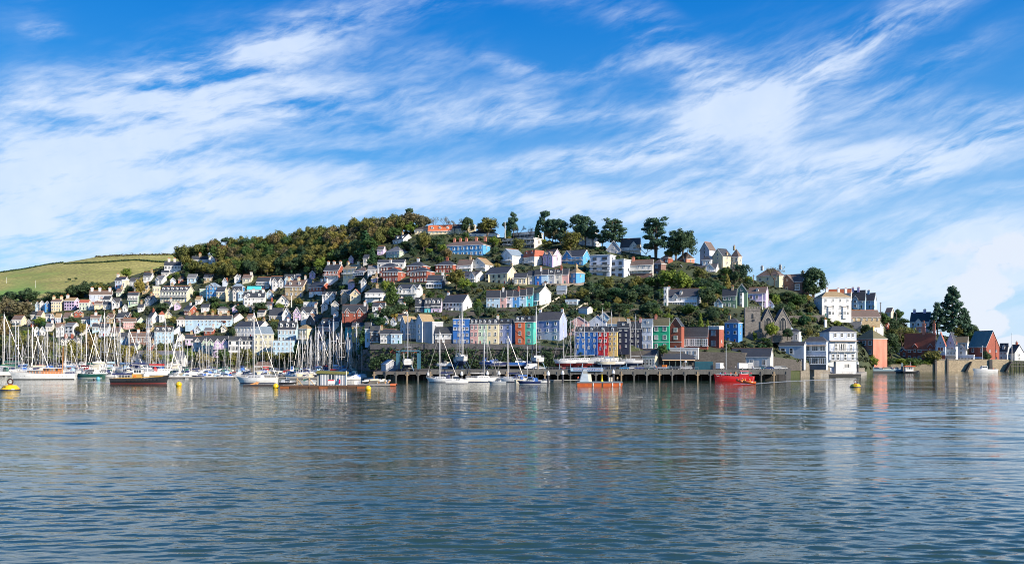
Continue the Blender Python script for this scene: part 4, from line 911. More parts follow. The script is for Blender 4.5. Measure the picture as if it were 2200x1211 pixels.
def proto(kind, i):
    if (kind, i) in PROTO: return PROTO[(kind, i)]
    rng = np.random.RandomState(abs(hash(kind)) % 1 + i * 17 + len(kind) * 131 + ord(kind[0]))
    tb = MB(); Z = np.array((0, 0, 1.)); cl = []
    if kind == 'broad':
        tips = []; limbs(tb, rng, np.array((0, 0, -.12)), Z, .42, .030, 3, .75, tips)
        for k in range(46):
            d = rng.normal(size=3); d /= np.linalg.norm(d); d[2] = d[2] * .9 + .12
            rr = rng.uniform(.55, 1.0); lob = 1 + .22 * sin(3 * atan2(d[1], d[0]) + i) + rng.uniform(-.12, .12)
            cl.append((d[0] * .36 * rr * lob, d[1] * .36 * rr * lob, .60 + d[2] * .33 * rr * lob, rng.uniform(.09, .165)))
        cr = leaves('crown', cl, 64, .027, rng)
    elif kind == 'shrub':
        for k in range(20):
            d = rng.normal(size=3); d /= np.linalg.norm(d); cl.append((d[0] * .4, d[1] * .4, .38 + d[2] * .30 + rng.uniform(-.05, .1), rng.uniform(.14, .25)))
        for k in range(4): tb.tube((0, 0, -.2), (rng.uniform(-.2, .2), rng.uniform(-.2, .2), .45), .03, .01, 4)
        cr = leaves('crown', cl, 60, .045, rng)
    elif kind == 'dome':
        tb.tube((0, 0, -.1), (0, 0, .6), .04, .015, 6)
        for k in range(60):
            d = rng.normal(size=3); d /= np.linalg.norm(d); d[2] = abs(d[2]) if d[2] < -.5 else d[2]; rr = rng.uniform(.6, 1.0); cl.append((d[0] * .40 * rr, d[1] * .40 * rr, .46 + d[2] * .44 * rr, rng.uniform(.08, .15)))
        cr = leaves('crown', cl, 70, .022, rng)
    elif kind == 'layered':   # pine with foliage plates most of the way down, pyramid outline
        tb.tube((0, 0, -.1), (.02, 0, .96), .028, .006, 7)
        for k in range(52):
            h = 1 - (k / 52) ** .8 * .84; sp = .40 * (1.04 - h) ** .75 * rng.uniform(.35, 1.1); a = k * 2.4 + rng.uniform(-.5, .5); x, y = cos(a) * sp, sin(a) * sp
            tb.tube((.02 * h, 0, h - .06), (x, y, h), .007, .003, 4); cl.append((x, y, h, rng.uniform(.06, .115)))
        cr = leaves('crown', cl, 100, .018, rng, .55)
    elif kind == 'pine':      # tall bare stem, layered uneven plates of needles
        lean = rng.uniform(-.08, .08); tb.tube((0, 0, -.1), (lean * .6, 0, .5), .026, .020, 7); tb.tube((lean * .6, 0, .5), (lean, 0, .93), .020, .008, 6)
        for k in range(34):
            h = rng.uniform(.34, .98); a = rng.uniform(0, 2 * pi); sp = .29 * (1 - abs(h - .66) * 1.7) * rng.uniform(.25, 1.15)
            x, y = lean * h + cos(a) * sp, sin(a) * sp; tb.tube((lean * h, 0, h - .10), (x, y, h - .02), .009, .004, 4); cl.append((x, y, h, rng.uniform(.085, .15)))
        cr = leaves('crown', cl, 120, .021, rng, .66)
    elif kind == 'umbrella':
        tb.tube((0, 0, -.1), (.02, 0, .55), .03, .022, 7)
        for k in range(16):
            a = rng.uniform(0, 2 * pi); sp = .34 * sqrt(rng.uniform(0, 1)); z = .86 - sp * sp * 1.1 + rng.uniform(-.02, .02)
            tb.tube((.02, 0, .5), (cos(a) * sp, sin(a) * sp, z - .04), .011, .005, 4); cl.append((cos(a) * sp, sin(a) * sp, z, .13))
        cr = leaves('crown', cl, 120, .022, rng, .55)
    elif kind == 'conifer':
        tb.tube((0, 0, -.1), (0, 0, .95), .03, .005, 6)
        for k in range(64):
            h = 1 - (k / 64) ** .75 * .97; sp = .33 * (1 - h) ** .85 + .02
            a = k * 2.4 + rng.uniform(-.3, .3); rr = rng.uniform(.45, 1.0)
            cl.append((cos(a) * sp * rr, sin(a) * sp * rr, h - .02, .05 + .065 * (1 - h)))
        cr = leaves('crown', cl, 60, .022, rng, .8, .0)
    elif kind == 'cedar':     # several stems, wide flat tiers
        for k in range(4):
            a = k * 1.6; x, y = cos(a) * .07, sin(a) * .05; tb.tube((x * .3, y * .3, -.1), (x, y, .5), .020, .014, 6); tb.tube((x, y, .5), (x * 1.6, y * 1.6, .92), .014, .006, 5)
            for j in range(15):
                h = rng.uniform(.28, .98); b2 = rng.uniform(0, 2 * pi); sp = .34 * (1.15 - h * .6) * rng.uniform(.5, 1.2)
                px_, py_ = x * 1.3 + cos(b2) * sp, y * 1.3 + sin(b2) * sp; tb.tube((x * 1.2, y * 1.2, h - .07), (px_, py_, h), .008, .003, 4); cl.append((px_, py_, h, rng.uniform(.08, .14)))
        cr = leaves('crown', cl, 90, .020, rng, .42)
    elif kind == 'bare':
        tips = []; limbs(tb, rng, np.array((0, 0, -.05)), Z, .36, .024, 4, .62, tips)
        for q in tips[::2]: cl.append((*q, .06))
        cr = leaves('crown', cl, 11, .012, rng)
    elif kind == 'palm':
        tb.tube((0, 0, -.1), (.02, 0, .7), .035, .025, 7); b2 = MB()
        for k in range(16):
            a = k * 2.4; p = np.array((.02, 0, .7)); dr = np.array((cos(a), sin(a), 0)); side = np.array((-sin(a), cos(a), 0)); el_ = rng.uniform(.1, .5); pts = []
            for j in range(5): s_ = j / 4; pts.append(p + dr * .42 * s_ + Z * (el_ * s_ * 1.0 - .55 * s_ * s_))
            for j in range(4): w0, w1 = .035 * (1 - j / 4.2), .035 * (1 - (j + 1) / 4.2); b2.add([pts[j] - side * w0, pts[j] + side * w0, pts[j + 1] + side * w1, pts[j + 1] - side * w1], [(0, 1, 2, 3)])
        cr = b2.mesh('crown', [LM['green']])
    tr = tb.mesh('trunk', [PBARK if kind in ('pine', 'umbrella', 'cedar') else BARK])
    PROTO[(kind, i)] = (tr, cr); return PROTO[(kind, i)]
CATN = dict(dome=('tree', 'evergreen_tree'), layered=('pine tree', 'pine_tree'), broad=('tree', 'broadleaf_tree'), shrub=('shrub', 'shrub'), pine=('pine tree', 'pine_tree'), umbrella=('pine tree', 'umbrella_pine'), conifer=('conifer', 'conifer_tree'), cedar=('cedar tree', 'cedar_tree'), bare=('bare tree', 'bare_tree'), palm=('palm tree', 'palm_tree'))
COLN = dict(dark='dark green', green='green', olive='olive green', gold='golden', brown='brown', pine='blue-green', lime='bright green', red='fiery red', ever='deep green', rust='russet', teal='grey-green')
KINDN = dict(dome='domed evergreen tree', layered='layered pine', broad='leafy tree', shrub='bush', pine='tall pine', umbrella='umbrella pine', conifer='pointed conifer', cedar='spreading cedar', bare='bare tree', palm='palm')
USED = {}
def clip_words(s, n=16): return ' '.join(s.split()[:n])
def place_label(desc, px, row, extra=('',)):
    """a label that says what it is and which landmark building it stands by; unique over the scene"""
    near = sorted(HOUSES, key=lambda h: (h[1] - px) ** 2 + 1.6 * (h[2] - row) ** 2)[:7]
    cands = []
    for h in near:
        dx, dy = px - h[1], row - h[2]; w = (h[4] - h[3]) / 2
        if h[3] - 2 <= px <= h[4] + 2:
            rel = 'below' if dy > 0 else 'behind'
            fx = (px - h[3]) / max(1, h[4] - h[3]); side = 'left half of ' if fx < .5 else 'right half of '
            cands.append((f"{desc} {rel} the {h[0]}", 0)); cands.append((f"{desc} {rel} the {side}the {h[0]}", 1))
        else:
            rel = 'left of' if dx < 0 else 'right of'
            v = 'downhill and ' if dy > 18 else 'uphill and ' if dy < -18 else 'just ' if abs(dx) - w < 14 else ''
            cands.append((f"{desc} {v}{rel} the {h[0]}", 0)); cands.append((f"{desc} {rel} the {h[0]}", 1))
    for ex in extra:
        for c_, _ in sorted(cands, key=lambda q: q[1]):
            s = (ex + ' ' + c_).strip()
            if s not in USED and len(s.split()) <= 16: USED[s] = 1; return s
    for h in near:
        for g in near:
            if g is h: continue
            for ex in ('',) + tuple(extra):
                s = (f"{ex} {desc} between the {h[0]} and the {g[0]}").strip()
                if s not in USED and len(s.split()) <= 16: USED[s] = 1; return s
    for k in ('thinner', 'denser', 'paler', 'duller', 'ragged', 'compact', 'narrow', 'broad-topped', 'low-branched', 'uneven', 'rounded', 'lopsided'):
        for c_, _ in cands:
            s = k + ' ' + c_
            if s not in USED and len(s.split()) <= 16: USED[s] = 1; return s
    return clip_words(desc + ' near the ' + near[0][0])
TRECT = []
def tree(kind, px, row, w, h, col, D=None, label=None, group=None, rng=random):
    """px,row: foot in the photo; w,h: size in photo pixels at that distance"""
    if D is None and row < lerp(ROW1, px): h += lerp(ROW1, px) - row; row = lerp(ROW1, px)
    D = D or T(px, row); u = D / F; x, y, z = P(px, row, D)
    i = rng.randrange(2 if kind in ('dome', 'layered', 'palm', 'conifer', 'umbrella', 'cedar', 'bare') else 4)
    tr, cr = proto(kind, i)
    wid = dict(dome=.95, layered=.84, broad=.84, shrub=1.15, pine=.60, umbrella=.85, conifer=.62, cedar=.80, bare=.85, palm=.80)[kind]
    cat, nm = CATN[kind]; size = ('tall ' if h > 42 else 'small ' if h < 14 else '') if kind != 'pine' else ''
    o = thing(nm, label or place_label(f"{size}{COLN[col]} {KINDN[kind]}", px, row - h * .5, ('', 'wide' if w > h else 'slim', 'larger', 'smaller')), cat, (x, y, z), rng.uniform(0, 6.28), group)
    sx = w * u / wid; sz = h * u
    t_ = ob('trunk', tr, o, None, None, (sx, sx, sz)); c_ = ob('crown', cr, o, None, None, (sx, sx, sz))
    c_.material_slots[0].link = 'OBJECT'; c_.material_slots[0].material = LM[col]
    TRECT.append((px - w / 2, px + w / 2, row - h, row, D)); return o

# ------------------------------------------------------------------ waterfront buildings and structures
HD2 = """
1661 1693 1722 786 722 697 H LB l w=4x3 y=452 c=.1 cc=W ch=12 s=s|blue-white house with a big dark hipped roof|left behind the hotel
1696 1716 1720 760 712 705 H W s w=2x2 y=446|white octagonal bay tower|on the right of the blue-white hipped house
1673 1727 1729 790 742 735 S PB s w=3x2 y=434 lo=SL nd s=s dp=22|pale grey first-floor hall on dark ground floor|left of the veranda building
1728 1775 1779 790 733 723 H PB d w=3x2 y=436 lo=SL nd B=.44 bd=1 can=.86 s=w ww=1.9|veranda building with a dark canopy|joined to the left of the hotel
1761 1782 1840 803 713 700 HL PB s w=0x0 y=455 can=.80 c=.03 cc=W ch=15 s=s ww=1.5 fl=.78 nd k=hotel n=hotel|waterfront hotel|white with three storeys of balconies above the pontoon
1495 1655 1658 792 766 748 S O s w=6x1 y=399 dp=30 n=station_shed k=station_shed ns|long station shed|with cream walls and two dark roof slopes
1345 1408 1421 793 764 750 S CG s w=9x1 y=398 sw=2x1 n=station_building k=station|cream station building|with a slate roof behind the parked cars
282 395 414 787 769 754 S W g w=9x1 sw=3x1 n=boat_shed k=shed|long white shed with a grey striped roof|behind the third group of marina masts
547 583 585 791 786 777 H W b w=4x1 n=boat_shed k=shed|low white hut with a reddish hipped roof|behind the white long-keeled yacht
819 829 857 799 783 773 GL GR l w=0x0 na y=396 n=boat_shed k=shed|pale grey gabled boat shed|on the dock beside the boat lift
912 962 982 793 781 774 S W b w=3x1 y=406 n=boatyard_office k=office|white boatyard office|with a long brown roof under the wall
1439 1500 1502 767 749 748 F O w w=5x1 y=399.5 nd dp=8 n=ground_floor_wing k=wing|white ground floor wing|in front of the brick hall
1132 1194 1196 791 779 777 F C w w=9x1 y=404 s=w ww=1.6 n=boatyard_store k=store|long low cream store with a flat roof|under the retaining wall
"""
_h = house
def house(line):
    r = _h(line); t, W, Ln, he, hr, u = r
    for tk in line.split('|')[0].split():
        if tk.startswith('can='):
            z = he * float(tk[4:]); a = MB(); a.prism([(-6 * u, z - 2.2 * u), (0, z), (0, z + .5 * u), (-6 * u, z - 1.7 * u)], -1 * u, W + 1 * u, 'x'); a.build('canopy', [mat((.30, .24, .18), 'paint', .6)], t)
    return r
HD2 += "2012 2054 2057 778 753 751 F O t w=6x2 s=w ww=1.5 y=588.5 B=.55 nd dp=10 n=veranda_wing k=wing|two-storey veranda wing|below the pair of white gables by the sea wall\n"
for ln in HD2.strip().splitlines():
    r = house(ln)
    if '|waterfront hotel|' in ln: HT = r
# the hotel's front: small top windows, french windows behind two iron balconies, a low bay at the water
t, W, Ln, he, hr, u = HT; kx = W / 58; hz = lambda row: (803 - row) * u
def hwin(x0, x1, ra, rb, st, y=-.01): f_, p_ = win_mesh(st, 'w'); q = ob('window', f_, t, ((x0 + x1) / 2 * kx, y, hz(rb)), 0, ((x1 - x0) * kx, 7 * u, (rb - ra) * u)); ob('pane', p_, q)
for x in (9, 23.5, 37.5): hwin(x, x + 6.5, 715.5, 723.5, 's')
for x in (47.5,): hwin(x, x + 5, 715.5, 723.5, 's')
hwin(11, 17, 737, 753, 's'); hwin(18.5, 38, 737, 753, 'w'); hwin(44, 49, 738, 753, 's')
for x in (5, 15, 31, 47): hwin(x, x + 5.5, 759.5, 773, 's')
a = MB(); a.box(10 * kx, 52 * kx, -7 * u, -.02, -.6, hz(776)); a.build('bay', [wallmat('W')], t); hwin(28, 42, 781, 790, 'w', -7.05 * u)
for row, dpt in ((754.5, 7), (774, 6)):
    a = MB(); z = hz(row); a.box(-1 * u, W + .5 * u, -dpt * u, -.02, z - .9 * u, z + .2 * u, 0)
    for k in range(40): x = -.5 * u + W * k / 39.5; a.box(x, x + .3 * u, -dpt * u, -(dpt - .3) * u, z + .2 * u, z + 5 * u, 1)
    a.box(-1 * u, W + .5 * u, -dpt * u, -(dpt - .4) * u, z + 5 * u, z + 5.6 * u, 1); a.build('balcony', [WHITE, mat((.16, .18, .2), 'metal')], t)
    for k in range(5): a = MB(); x = W * (k + .02) / 4.1; a.tube((x, -(dpt - .5) * u, z), (x, -(dpt - .5) * u, z + (15 if row < 760 else 18) * u), .35 * u, None, 5); a.build('column', [WHITE], t)
# balconied apartments: terraces between the gable towers
ap = [o for o in COL.objects if o.parent is None and o.get('label', '').startswith('grey-white balcony apartments')][0]
D0 = T(929, 738); u = D0 / F; W_ = 66 * u * 1.02
m_gw = wallmat('GR'); m_gw2 = mat((.52, .54, .58), 'render', .8)
zf = lambda row: (738 - row) * u
for (x0, x1, ev, rg, lab) in ((0, 15, 692, 677, 'gable'), (48, 66, 688, 674, 'gable')):
    a = MB(); x0, x1 = x0 * u, x1 * u; a.prism([(x0, 0), (x1, 0), (x1, zf(ev)), ((x0 + x1) / 2, zf(rg)), (x0, zf(ev))], -4 * u, .3 if x0 == 0 else 33.5 * u, 'y', 0)
    sl_ = (zf(rg) - zf(ev)) / ((x1 - x0) / 2); o = 1.4 * u
    for sg, xe in ((1, x0 - o), (-1, x1 + o)):
        ze = zf(ev) - o * sl_; mx = (x0 + x1) / 2; pr = [(xe, ze), (mx, zf(rg)), (mx, zf(rg) + 1 * u), (xe, ze + 1 * u)]
        a.prism(pr, -5 * u, 34.5 * u, 'y', 1); a.prism([(p, q - .3 * u) for p, q in pr], -5.5 * u, -5 * u, 'y', 2)
    g = a.build('gable', [m_gw2, roofmat('t'), WHITE], ap)
    for r_ in (700, 712, 724):
        f_, p_ = win_mesh('s', 'w'); q = ob('window', f_, ap, ((x0 + x1) / 2, -4.05 * u, zf(r_ + 3)), 0, (4.2 * u, 5 * u, 7.5 * u)); ob('pane', p_, q)
for i, rw in enumerate((704, 714, 725)):
    a = MB(); a.box(15.2 * u, 47.8 * u, -3.6 * u, -.02, zf(rw) - .6 * u, zf(rw) + .5 * u, 0)
    for k in range(4): x = (15.6 + k * 10.5) * u; a.box(x - .3 * u, x + .5 * u, -3.6 * u, -3 * u, zf(rw), zf(rw) + 9.5 * u, 0)
    for k in range(26): x = (15.8 + k * 1.25) * u; a.box(x, x + .25 * u, -3.5 * u, -3.3 * u, zf(rw) + .5 * u, zf(rw) + 3.4 * u, 1)
    a.box(15.2 * u, 47.8 * u, -3.55 * u, -3.25 * u, zf(rw) + 3.4 * u, zf(rw) + 3.8 * u, 1)
    a.build('balcony', [m_gw2, mat((.4, .42, .44), 'paint')], ap)
    for k in range(3):
        f_, p_ = win_mesh('w', 'w'); q = ob('window', f_, ap, ((20.5 + k * 10.7) * u, -.02, zf(rw) + .8 * u), 0, (8 * u, 5 * u, 7.4 * u)); ob('pane', p_, q)
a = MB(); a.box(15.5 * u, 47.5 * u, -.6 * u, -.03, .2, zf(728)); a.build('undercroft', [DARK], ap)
a = MB(); a.box(52 * u, 66 * u, -4.4 * u, -4.02 * u, -.3, zf(727)); a.build('lower_wall', [wallmat('GR')], ap)
a = MB(); x0, x1 = 27 * u, 39 * u
a.prism([(x0, zf(692)), (x1, zf(692)), ((x0 + x1) / 2, zf(682))], -1.2 * u, 12 * u, 'y', 0); a.prism([(x0 - 1 * u, zf(692)), (x0 + 6 * u, zf(681)), (x1 + 1 * u, zf(692)), (x0 + 6 * u, zf(680.2))], -2 * u, 12 * u, 'y', 1); a.build('gable', [m_gw2, roofmat('t')], ap)

# church
D0 = 442.0; u = D0 / F; px0, _, z0 = P(1603, 729, D0)
ch = thing('church', 'old grey stone church with a square battlemented tower and two pointed gables', 'church', (px0, D0, z0), -R(6))
ST = mat((.20, .185, .17), 'stone', .95); STL = mat((.42, .38, .32), 'stone', .9); LEADG = mat((.02, .022, .026), 'gloss')
zr = lambda row: (729 - row) * u
a = MB(); a.box(0, 30 * u, 0, 28 * u, -6 * u, zr(663)).box(-.6 * u, 30.6 * u, -.6 * u, 28.6 * u, zr(668), zr(666.6))
for k in range(6):
    x = k * 5.6 * u; a.box(x, x + 3 * u, -.3 * u, 1.4 * u, zr(663), zr(658.5)); a.box(28.6 * u, 30.3 * u, k * 5 * u, k * 5 * u + 2.8 * u, zr(663), zr(658.5))
a.box(-3 * u, 0, -1.5 * u, 4 * u, -6 * u, zr(661)).box(30 * u, 33 * u, -2 * u, 3 * u, -6 * u, zr(690)); a.build('tower', [ST], ch)
def lancet(x, z0_, w, h, y, parent, bars):
    n = 8; pts = [(x - w / 2, z0_), (x + w / 2, z0_)] + [(x + w / 2 * cos(pi / 2 * k / n), z0_ + h * .6 + h * .4 * sin(pi / 2 * k / n)) for k in range(n + 1)] + [(x - w / 2 * cos(pi / 2 * (n - k) / n), z0_ + h * .6 + h * .4 * sin(pi / 2 * (n - k) / n)) for k in range(1, n + 1)]
    s_ = 1.16; po = [(x + (p - x) * s_, z0_ + (q - z0_) * 1.06 - .02) for p, q in pts]
    b_ = MB(); b_.prism(po, y - .14, y + .02, 'y', 0); f = b_.build('window', [STL], parent)
    b_ = MB(); b_.prism(pts, y - .18, y - .141, 'y', 0)
    p = b_.build('pane', [LEADG], f); b_ = MB()
    for k in range(1, bars): xx = x - w / 2 + w * k / bars; b_.box(xx - w * .025, xx + w * .025, y - .24, y - .181, z0_, z0_ + h * .74)
    if bars > 1: b_.build('tracery', [STL], f)
lancet(14 * u, zr(684), 3.4 * u, 11 * u, 0, ch, 1); lancet(26 * u, zr(722), 6 * u, 11 * u, 0, ch, 1); lancet(8 * u, zr(722), 4 * u, 10 * u, 0, ch, 1)
a = MB(); a.lathe([(2.6 * u, -.25), (2.6 * u, 0)], 16, 0, (15.5 * u, 0, zr(688)), 'y'); a.build('clock_face', [mat((.03, .03, .04), 'gloss')], ch)
for (x0, x1, ev, rg) in ((33, 61, 694, 664), (61, 95, 696, 664)):
    x0, x1 = x0 * u, x1 * u; mx = (x0 + x1) / 2; a = MB(); a.prism([(x0, -6 * u), (x1, -6 * u), (x1, zr(ev)), (mx, zr(rg)), (x0, zr(ev))], 4 * u, 46 * u, 'y'); wv = a.build('nave', [ST], ch)
    a = MB(); o = 1 * u
    for xe in (x0 - o, x1 + o): a.prism([(xe, zr(ev) - o), (mx, zr(rg) + .1), (mx, zr(rg) + 1.2 * u), (xe, zr(ev) - o + 1.2 * u)], 3.2 * u + .4 * u, 47 * u, 'y', 0); a.prism([(xe, zr(ev) - o), (mx, zr(rg) + .1), (mx, zr(rg) + 1.7 * u), (xe, zr(ev) - o + 1.7 * u)], 3 * u, 3.6 * u, 'y', 1)
    a.box(mx - .5 * u, mx + .5 * u, 3.1 * u, 3.9 * u, zr(rg), zr(rg) + 4 * u, 1); a.build('roof', [roofmat('s'), STL], ch)
    lancet(mx, zr(709), 12 * u, 27 * u, 4 * u, ch, 4)
HRECT.append((1603, 1697, 658, 729, D0))
# canopy shed between station building and station shed
x0, y0, _ = P(1421, 792, 398); x1 = P(1492, 792, 398)[0]
cs = thing('open_shed', 'open-fronted dark shed with a slate canopy behind the parked cars', 'shed', (x0, y0, QZ))
a = MB(); w = x1 - x0; a.prism([(-2, 4.2), (4.5, 6.8), (4.5, 7.1), (-2, 4.5)], .05, w - .05, 'x'); a.build('roof', [roofmat('s')], cs)
a = MB(); a.box(0.1, w - .1, -2.15, -1.95, 3.85, 4.25); a.build('valance', [mat((.62, .42, .25), 'paint')], cs)
a = MB(); a.box(0.2, w - .2, 4.2, 4.4, 0, 6.5); a.build('back_wall', [mat((.06, .06, .06), 'render')], cs)
for k in range(6):
    a = MB(); xx = .6 + (w - 1.2) * k / 5; a.tube((xx, -1.6, 0), (xx, -1.6, 4.3), .13); a.build('post', [mat((.10, .16, .14), 'paint')], cs)
# retaining wall under the pastel terrace
pts = [(770, 768), (786, 764), (795, 742), (850, 741), (930, 740.5), (1010, 740.5), (1110, 742), (1160, 744), (1230, 752), (1345, 756)]
rw_ = thing('retaining_wall', 'high dark stone retaining wall with ivy running below the pastel terrace', 'retaining wall')
DW = mat((.075, .07, .066), 'stone', .95)
def wall_strip(name, pts, zb, th, dd, m_, parent, top=None, par=0.0):
    a = MB(); ps = []
    for px, row in pts:
        D = lerp(DEP0, px) - dd; x, y, z = P(px, row, D); ps.append((x, y, z if top is None else top))
    for (xa, ya, za), (xb, yb, zb2) in zip(ps, ps[1:]):
        a.add([(xa, ya, zb), (xb, yb, zb), (xb, yb, zb2 + par), (xa, ya, za + par), (xa, ya + th, zb), (xb, yb + th, zb), (xb, yb + th, zb2 + par), (xa, ya + th, za + par)],
              [(0, 1, 2, 3), (5, 4, 7, 6), (3, 2, 6, 7), (0, 3, 7, 4), (1, 5, 6, 2)])
    return a.build(name, [m_], parent), ps
_, ps = wall_strip('wall', pts, 3.5, .8, 1.6, DW, rw_)
rw2 = thing('retaining_wall', 'dark stone retaining wall behind the station sheds below the brick hall', 'retaining wall')
wall_strip('wall', [(1345, 755), (1380, 753), (1600, 757), (1690, 770), (1720, 774)], 3.5, .8, 1.2, DW, rw2)
rw3 = thing('retaining_wall', 'low stone bank wall behind the waterfront hotel and the coral inn', 'retaining wall')
wall_strip('wall', [(1720, 776), (1800, 792), (1858, 790)], -.5, .8, 1.0, mat((.2, .18, .15), 'stone', .95), rw3)

wall_strip('parapet', [(p, r_ - 2.6) for p, r_ in pts], 13.6, .5, 2.0, mat((.09, .09, .095), 'stone', .9), rw_)
wall_strip('brick_panel', [(838, 743.5), (866, 743.5)], 12.0, .3, 1.95, wallmat('R'), rw_); wall_strip('brick_panel', [(870, 743.5), (897, 743.5)], 12.0, .3, 1.95, wallmat('R'), rw_)
rng = np.random.RandomState(4); cl = []
for _ in range(900):
    px = rng.uniform(775, 1345); D = lerp(DEP0, px) - 1.9; z = 4.8 + (rng.uniform(0, 1) ** 1.05) * 9.4
    if z > 12.0 and rng.uniform() < .5: continue
    cl.append(((px - CX) / F * D, D - .4, z, rng.uniform(.5, 1.5)))
me = leaves('ivy', cl, 22, .28, rng, .9, .2); me.materials.clear(); me.materials.append(LM['dark'])
tag(ob('ivy', me), 'dark ivy and scrub hanging over the high retaining wall', 'ivy', kind='stuff')
# sloping rails of light garden walls on the slope above the waterfront
def garden_wall(pts, hpx, label, m_, rampd=False):
    a = MB(); pp = []
    for px, row in pts: D = T(px, row) - .6; pp.append((P(px, row, D), D / F))
    for (A, ua), (B, ub) in zip(pp, pp[1:]):
        a.add([(A[0], A[1], A[2] - 4 * ua), (B[0], B[1], B[2] - 4 * ub), (B[0], B[1], B[2] + hpx * ub), (A[0], A[1], A[2] + hpx * ua), (A[0], A[1] + .5, A[2] - 4 * ua), (B[0], B[1] + .5, B[2] - 4 * ub), (B[0], B[1] + .5, B[2] + hpx * ub), (A[0], A[1] + .5, A[2] + hpx * ua)],
              [(0, 1, 2, 3), (5, 4, 7, 6), (3, 2, 6, 7), (0, 3, 7, 4), (1, 5, 6, 2)])
    return tag(a.build('garden_wall', [m_]), label, 'garden wall')
SW = mat((.36, .30, .24), 'stone', .9); CW = mat((.55, .50, .42), 'render', .85)
garden_wall([(1150, 672), (1166, 662), (1182, 652), (1196, 643), (1218, 629)], 3, 'long sunlit stone wall climbing diagonally beside steps from the lavender house', CW)
garden_wall([(1238, 667), (1250, 658), (1262, 651)], 4, 'short sloping cream wall below the small white summer cottage', CW)
garden_wall([(1165, 613), (1205, 614), (1262, 612)], 5, 'grey terrace wall under the upper pastel row gardens', SW)
garden_wall([(950, 678), (1000, 678), (1040, 676)], 8, 'dark stone arched terrace wall below the black-trimmed white house', DW)
garden_wall([(1010, 672), (1060, 669), (1110, 668)], 5, 'stone terrace wall beneath the upper pastel row', DW)
garden_wall([(1695, 694), (1740, 694), (1772, 692)], 16, 'tall dark stone wall on the bank right of the church', DW)
garden_wall([(1625, 730), (1660, 731)], 4, 'low churchyard wall topped with plants', SW)
garden_wall([(735, 609), (790, 603)], 3, 'low pale wall under the cream villa with a tan roof', CW)
garden_wall([(1290, 672), (1340, 668), (1400, 664), (1425, 660)], 3, 'dark terraced garden wall left of the white villa', DW)
garden_wall([(1210, 640), (1290, 636)], 3, 'long pale deck wall across the middle gardens', mat((.5, .53, .55), 'render'))
house("1214 1240 1246 655 646 644 F LB w w=3x1 s=w ww=2|glazed garden studio|beside the diagonal sunlit wall")
house("1243 1262 1273 675 663 659 S W s w=1x1|small white summer cottage|above the pink gabled house")
house("1196 1216 1218 633 622 614 S GR l w=0x0 ns|grey-blue steep shed roof house|right of the white end cottage")
house("1100 1112 1114 607 600 597 F O w w=1x1|tiny white garden hut|among the plants under the upper terrace")

# wharf on piles
WD = mat((.13, .12, .11), 'wood', .95); WDL = mat((.115, .115, .11), 'concrete', .9); TWOOD = mat((.30, .23, .15), 'wood', .9)
def wharf(label, pa, pb, y0, y1, ztop, step, beam_m, fh=1.9):
    xa, xb = (pa - CX) / F * y0, (pb - CX) / F * y0
    t = thing('wharf', label, 'wharf', (xa, y0, 0)); L_ = xb - xa
    a = MB(); a.box(0, L_, .4, y1 - y0, ztop - .7, ztop - .004); a.build('deck', [ASPH], t)
    a = MB(); a.box(0, L_, 0, .38, ztop - fh, ztop + .12)
    n = int(L_ / step)
    for k in range(n * 2): x = L_ * (k + .5) / (n * 2); a.box(x - .05, x + .05, -.03, 0, ztop - fh, ztop)
    a.build('fascia_beam', [beam_m], t)
    a = MB(); a.box(0, L_, y1 - y0 - .4, y1 - y0 - .1, -1, ztop - .72); a.build('back_wall', [mat((.02, .02, .02), 'paint', .95)], t)  # near-black colour stands in for the shade under the deck
    for k in range(n + 1):
        x = L_ * k / n; b_ = MB(); b_.box(x - .28, x + .28, -.35, .2, -2, ztop - fh + 1.2); b_.box(x - .8, x + .8, -.2, .3, ztop - fh - .5, ztop - fh); b_.build('pile', [WDL if k % 3 else TWOOD], t)
        if k < n and n < 40:
            for yy, dx in ((5.5, .5), (9, .3)): b_ = MB(); b_.tube((x + L_ / n * dx, yy, -2), (x + L_ / n * dx, yy, ztop - .7), .2); b_.build('pile', [WD], t)
    return t
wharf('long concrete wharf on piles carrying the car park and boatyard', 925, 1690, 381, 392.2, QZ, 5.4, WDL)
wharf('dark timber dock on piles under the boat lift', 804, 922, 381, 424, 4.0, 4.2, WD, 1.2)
# railing posts along the quay
x0 = (1130 - CX) / F * 381.6; x1 = (1500 - CX) / F * 381.6
rl = thing('quay_railing', 'thin grey railing along the edge of the long wharf', 'railing', (x0, 381.6, QZ)); a = MB(); n = 46
for k in range(n + 1): a.tube(((x1 - x0) * k / n, 0, .1), ((x1 - x0) * k / n, 0, 1.15), .035, None, 4)
a.build('posts', [mat((.5, .5, .5), 'metal')], rl)['name_note'] = 1
a = MB()
for z in (.6, 1.12): a.tube((0, 0, z), (x1 - x0, 0, z), .03, None, 4)
a.build('rails', [mat((.5, .5, .5), 'metal')], rl)
for o in rl.children:
    o.name = 'baluster' if o.name.startswith('posts') else 'handrail'
    if 'name_note' in o: del o['name_note']
